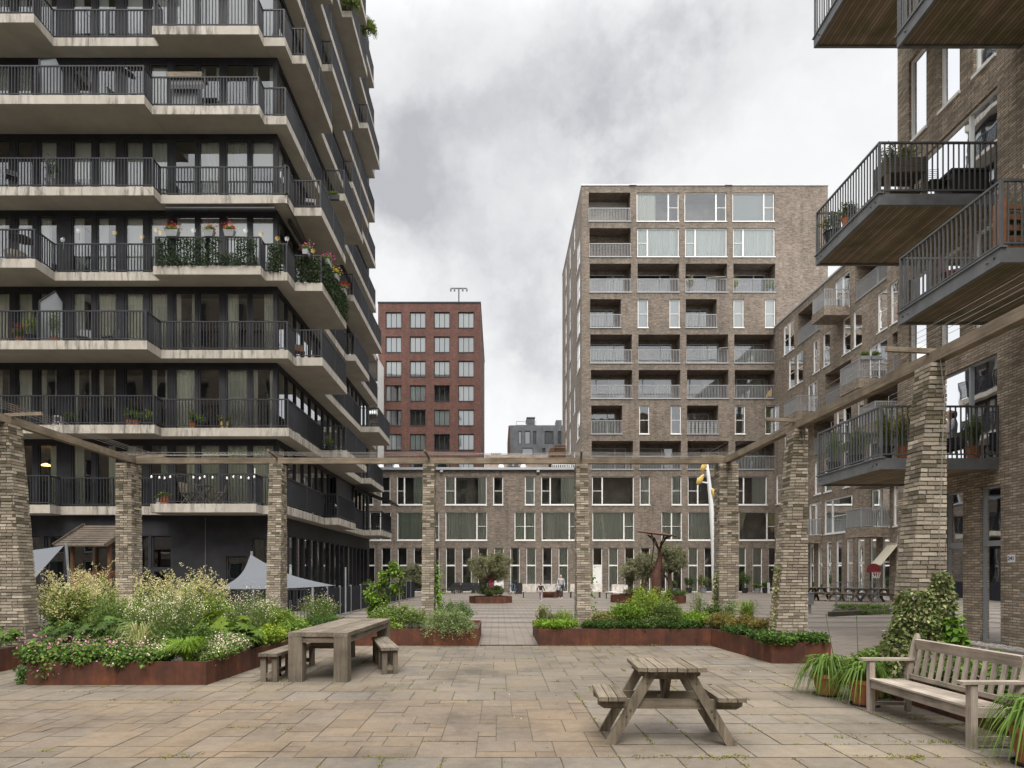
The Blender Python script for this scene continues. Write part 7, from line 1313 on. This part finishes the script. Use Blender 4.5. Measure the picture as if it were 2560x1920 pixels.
# steel balconies of the near building
z = 9.99+.27; t = thing('planter_table', 'grey timber planter on legs on the upper steel balcony', 'planter', (0, 0, 0)); x0, x1, y0, y1 = 8.95, 9.9, 14.75, 15.3; q = MB(); q.box(x0, x1, y0, y1, z+.62, z+.98); q.build('trough', 'oak_x', t)
for a in (x0+.05, x1-.05):
    for b_ in (y0+.05, y1-.05): q = MB(); q.box(a-.035, a+.035, b_-.035, b_+.035, z, z+.619); q.build('leg', 'oak_z', t)
q = MB(); q.box(x0+.05, x1-.05, y0+.08, y1-.08, z+.25, z+.28); q.build('shelf', 'oak_x', t)
bush('planter_flowers', 'straggly flowering plants in the timber planter on the upper steel balcony', 'plants', (9.4, 15.0, z+.95), .5, .22, .5, 46, 22, L=.06, Wd=.03, colr=(.07, .1, .04), flower=(3, .04, (.3, .1, .12), .3, .02), t0=.1, spread=.7)
t = thing('wire_chair', 'black wire garden chair beside the timber planter', 'chair', (10.15, 14.9, z)); q = MB()
for i in range(12): q.tube([(-.24, .2, .42+.045*i), (0, .24, .42+.045*i), (.24, .2, .42+.045*i)], .006, 4)
for a in (-.24, .24): q.tube([(a, .2, .4), (a, .22, .95)], .011, 5)
q.build('backrest', 'black_plastic', t, local=True); q = MB(); q.box(-.24, .24, -.22, .2, .4, .42); q.build('seat', 'black_plastic', t, local=True)
for a in (-.22, .22): q = MB(); q.tube([(a, -.25, 0), (a*.9, -.1, .4)], .012, 5); q.tube([(a, .25, 0), (a*.9, .1, .4)], .012, 5); q.build('leg', 'black_plastic', t, local=True)
t = thing('storage_box', 'large black storage box on the upper steel balcony', 'storage box', (10.8, 15, z)); q = MB(); q.box(10.35, 11.2, 14.6, 15.2, z, z+.55); q.build('body', 'black_plastic', t); q = MB(); q.box(10.32, 11.23, 14.57, 15.23, z+.553, z+.61); q.build('lid', 'black_plastic', t)
potted('dark pot shrub near the far corner of the upper steel balcony', 2080, 16.8, 0, 'black_plastic', 1.3, (.06, .08, .04), z=z); potted('small pot behind the upper steel balcony railing', 2120, 16.0, 0, 'terracotta', 1.0, (.08, .1, .05), z=z)
z = 6.98+.27; t = thing('pallet_planter', 'orange timber shelf planter on the nearer steel balcony at the right edge', 'planter', (9.3, 11.4, z)); q = MB()
for i in range(5): q.box(-.3, .3, -.04, .0, .1+.19*i, .2+.19*i)
q.build('slats', 'orange_wood', t, local=True)
for a in (-.32, .32): q = MB(); q.box(a-.02, a+.02, -.1, .2, 0, 1.05); q.build('post', 'orange_wood', t, local=True)
bush('shelf_plants', 'green plants growing through the orange shelf planter', 'plants', (9.3, 11.5, z+.1), .3, .15, 1.05, 60, 22, L=.06, Wd=.03, colr=(.07, .12, .04))
t = thing('garden_chair', 'dark red folding chair on the nearer steel balcony', 'chair', (9.2, 12.9, z), R(60)); q = MB(); q.box(-.2, .2, -.2, .2, .42, .45); q.build('seat', 'red_paint', t, local=True); q = MB(); q.box(-.2, .2, .19, .22, .5, .85); q.build('backrest', 'red_paint', t, local=True)
for a in (-.19, .19): q = MB(); q.bar((a, -.2, 0), (a, .2, .5), .025); q.bar((a, .22, 0), (a, -.18, .42), .025); q.build('leg', 'red_paint', t, local=True)
z = 3.99+.27
for i, (x, y, h, c, lb) in enumerate([(8.95, 14.8, 1.0, (.16, .2, .05), 'tall yellow green potted shrub at the near corner of the lowest steel balcony'), (9.35, 14.75, .85, (.17, .17, .05), 'olive yellow potted shrub behind the lowest steel balcony railing'), (8.9, 15.9, .7, (.07, .12, .05), 'trailing plant along the side railing of the lowest steel balcony'), (8.85, 16.9, .8, (.1, .19, .04), 'climbing plant at the far corner of the lowest steel balcony'), (10.95, 14.75, .75, (.09, .15, .05), 'leafy potted plant at the right end of the lowest steel balcony')]):
    t, tip = bush('balcony_plant', lb, 'potted plant', (x, y, z+.28), .24 if i < 2 else .2, .24 if i < 2 else .45 if i in (2, 3) else .22, h, 44, 22, L=.055, Wd=.028, colr=c, flower=(2, .03, (.5, .2, .15), .15, .02) if i == 4 else None, group='plants on the lowest steel balcony'); q = MB(); q.lathe([(.12, 0), (.16, .26), (.18, .3), (.15, .3)], x, y, z, 12); q.build('pot', 'terracotta' if i in (1, 4) else 'black_plastic', t)

q = MB(); n = 160; P = np.column_stack([rng.uniform(-6, 4.4, n), rng.uniform(4.6, 14, n), np.full(n, .011)]); D_ = unit(np.column_stack([rng.normal(size=n), rng.normal(size=n), np.full(n, .05)])); q.leaves(P, D_, .02*rng.uniform(.5, 1.3, n), .014, np.where(rng.uniform(size=(n, 1)) < .3, np.array([[.6, .58, .5]]), np.array([[.1, .075, .04]])), 0); tag(q.build('fallen_petals', 'leaf'), 'fallen petals and leaf scraps scattered over the front paving', 'petals', kind='stuff')
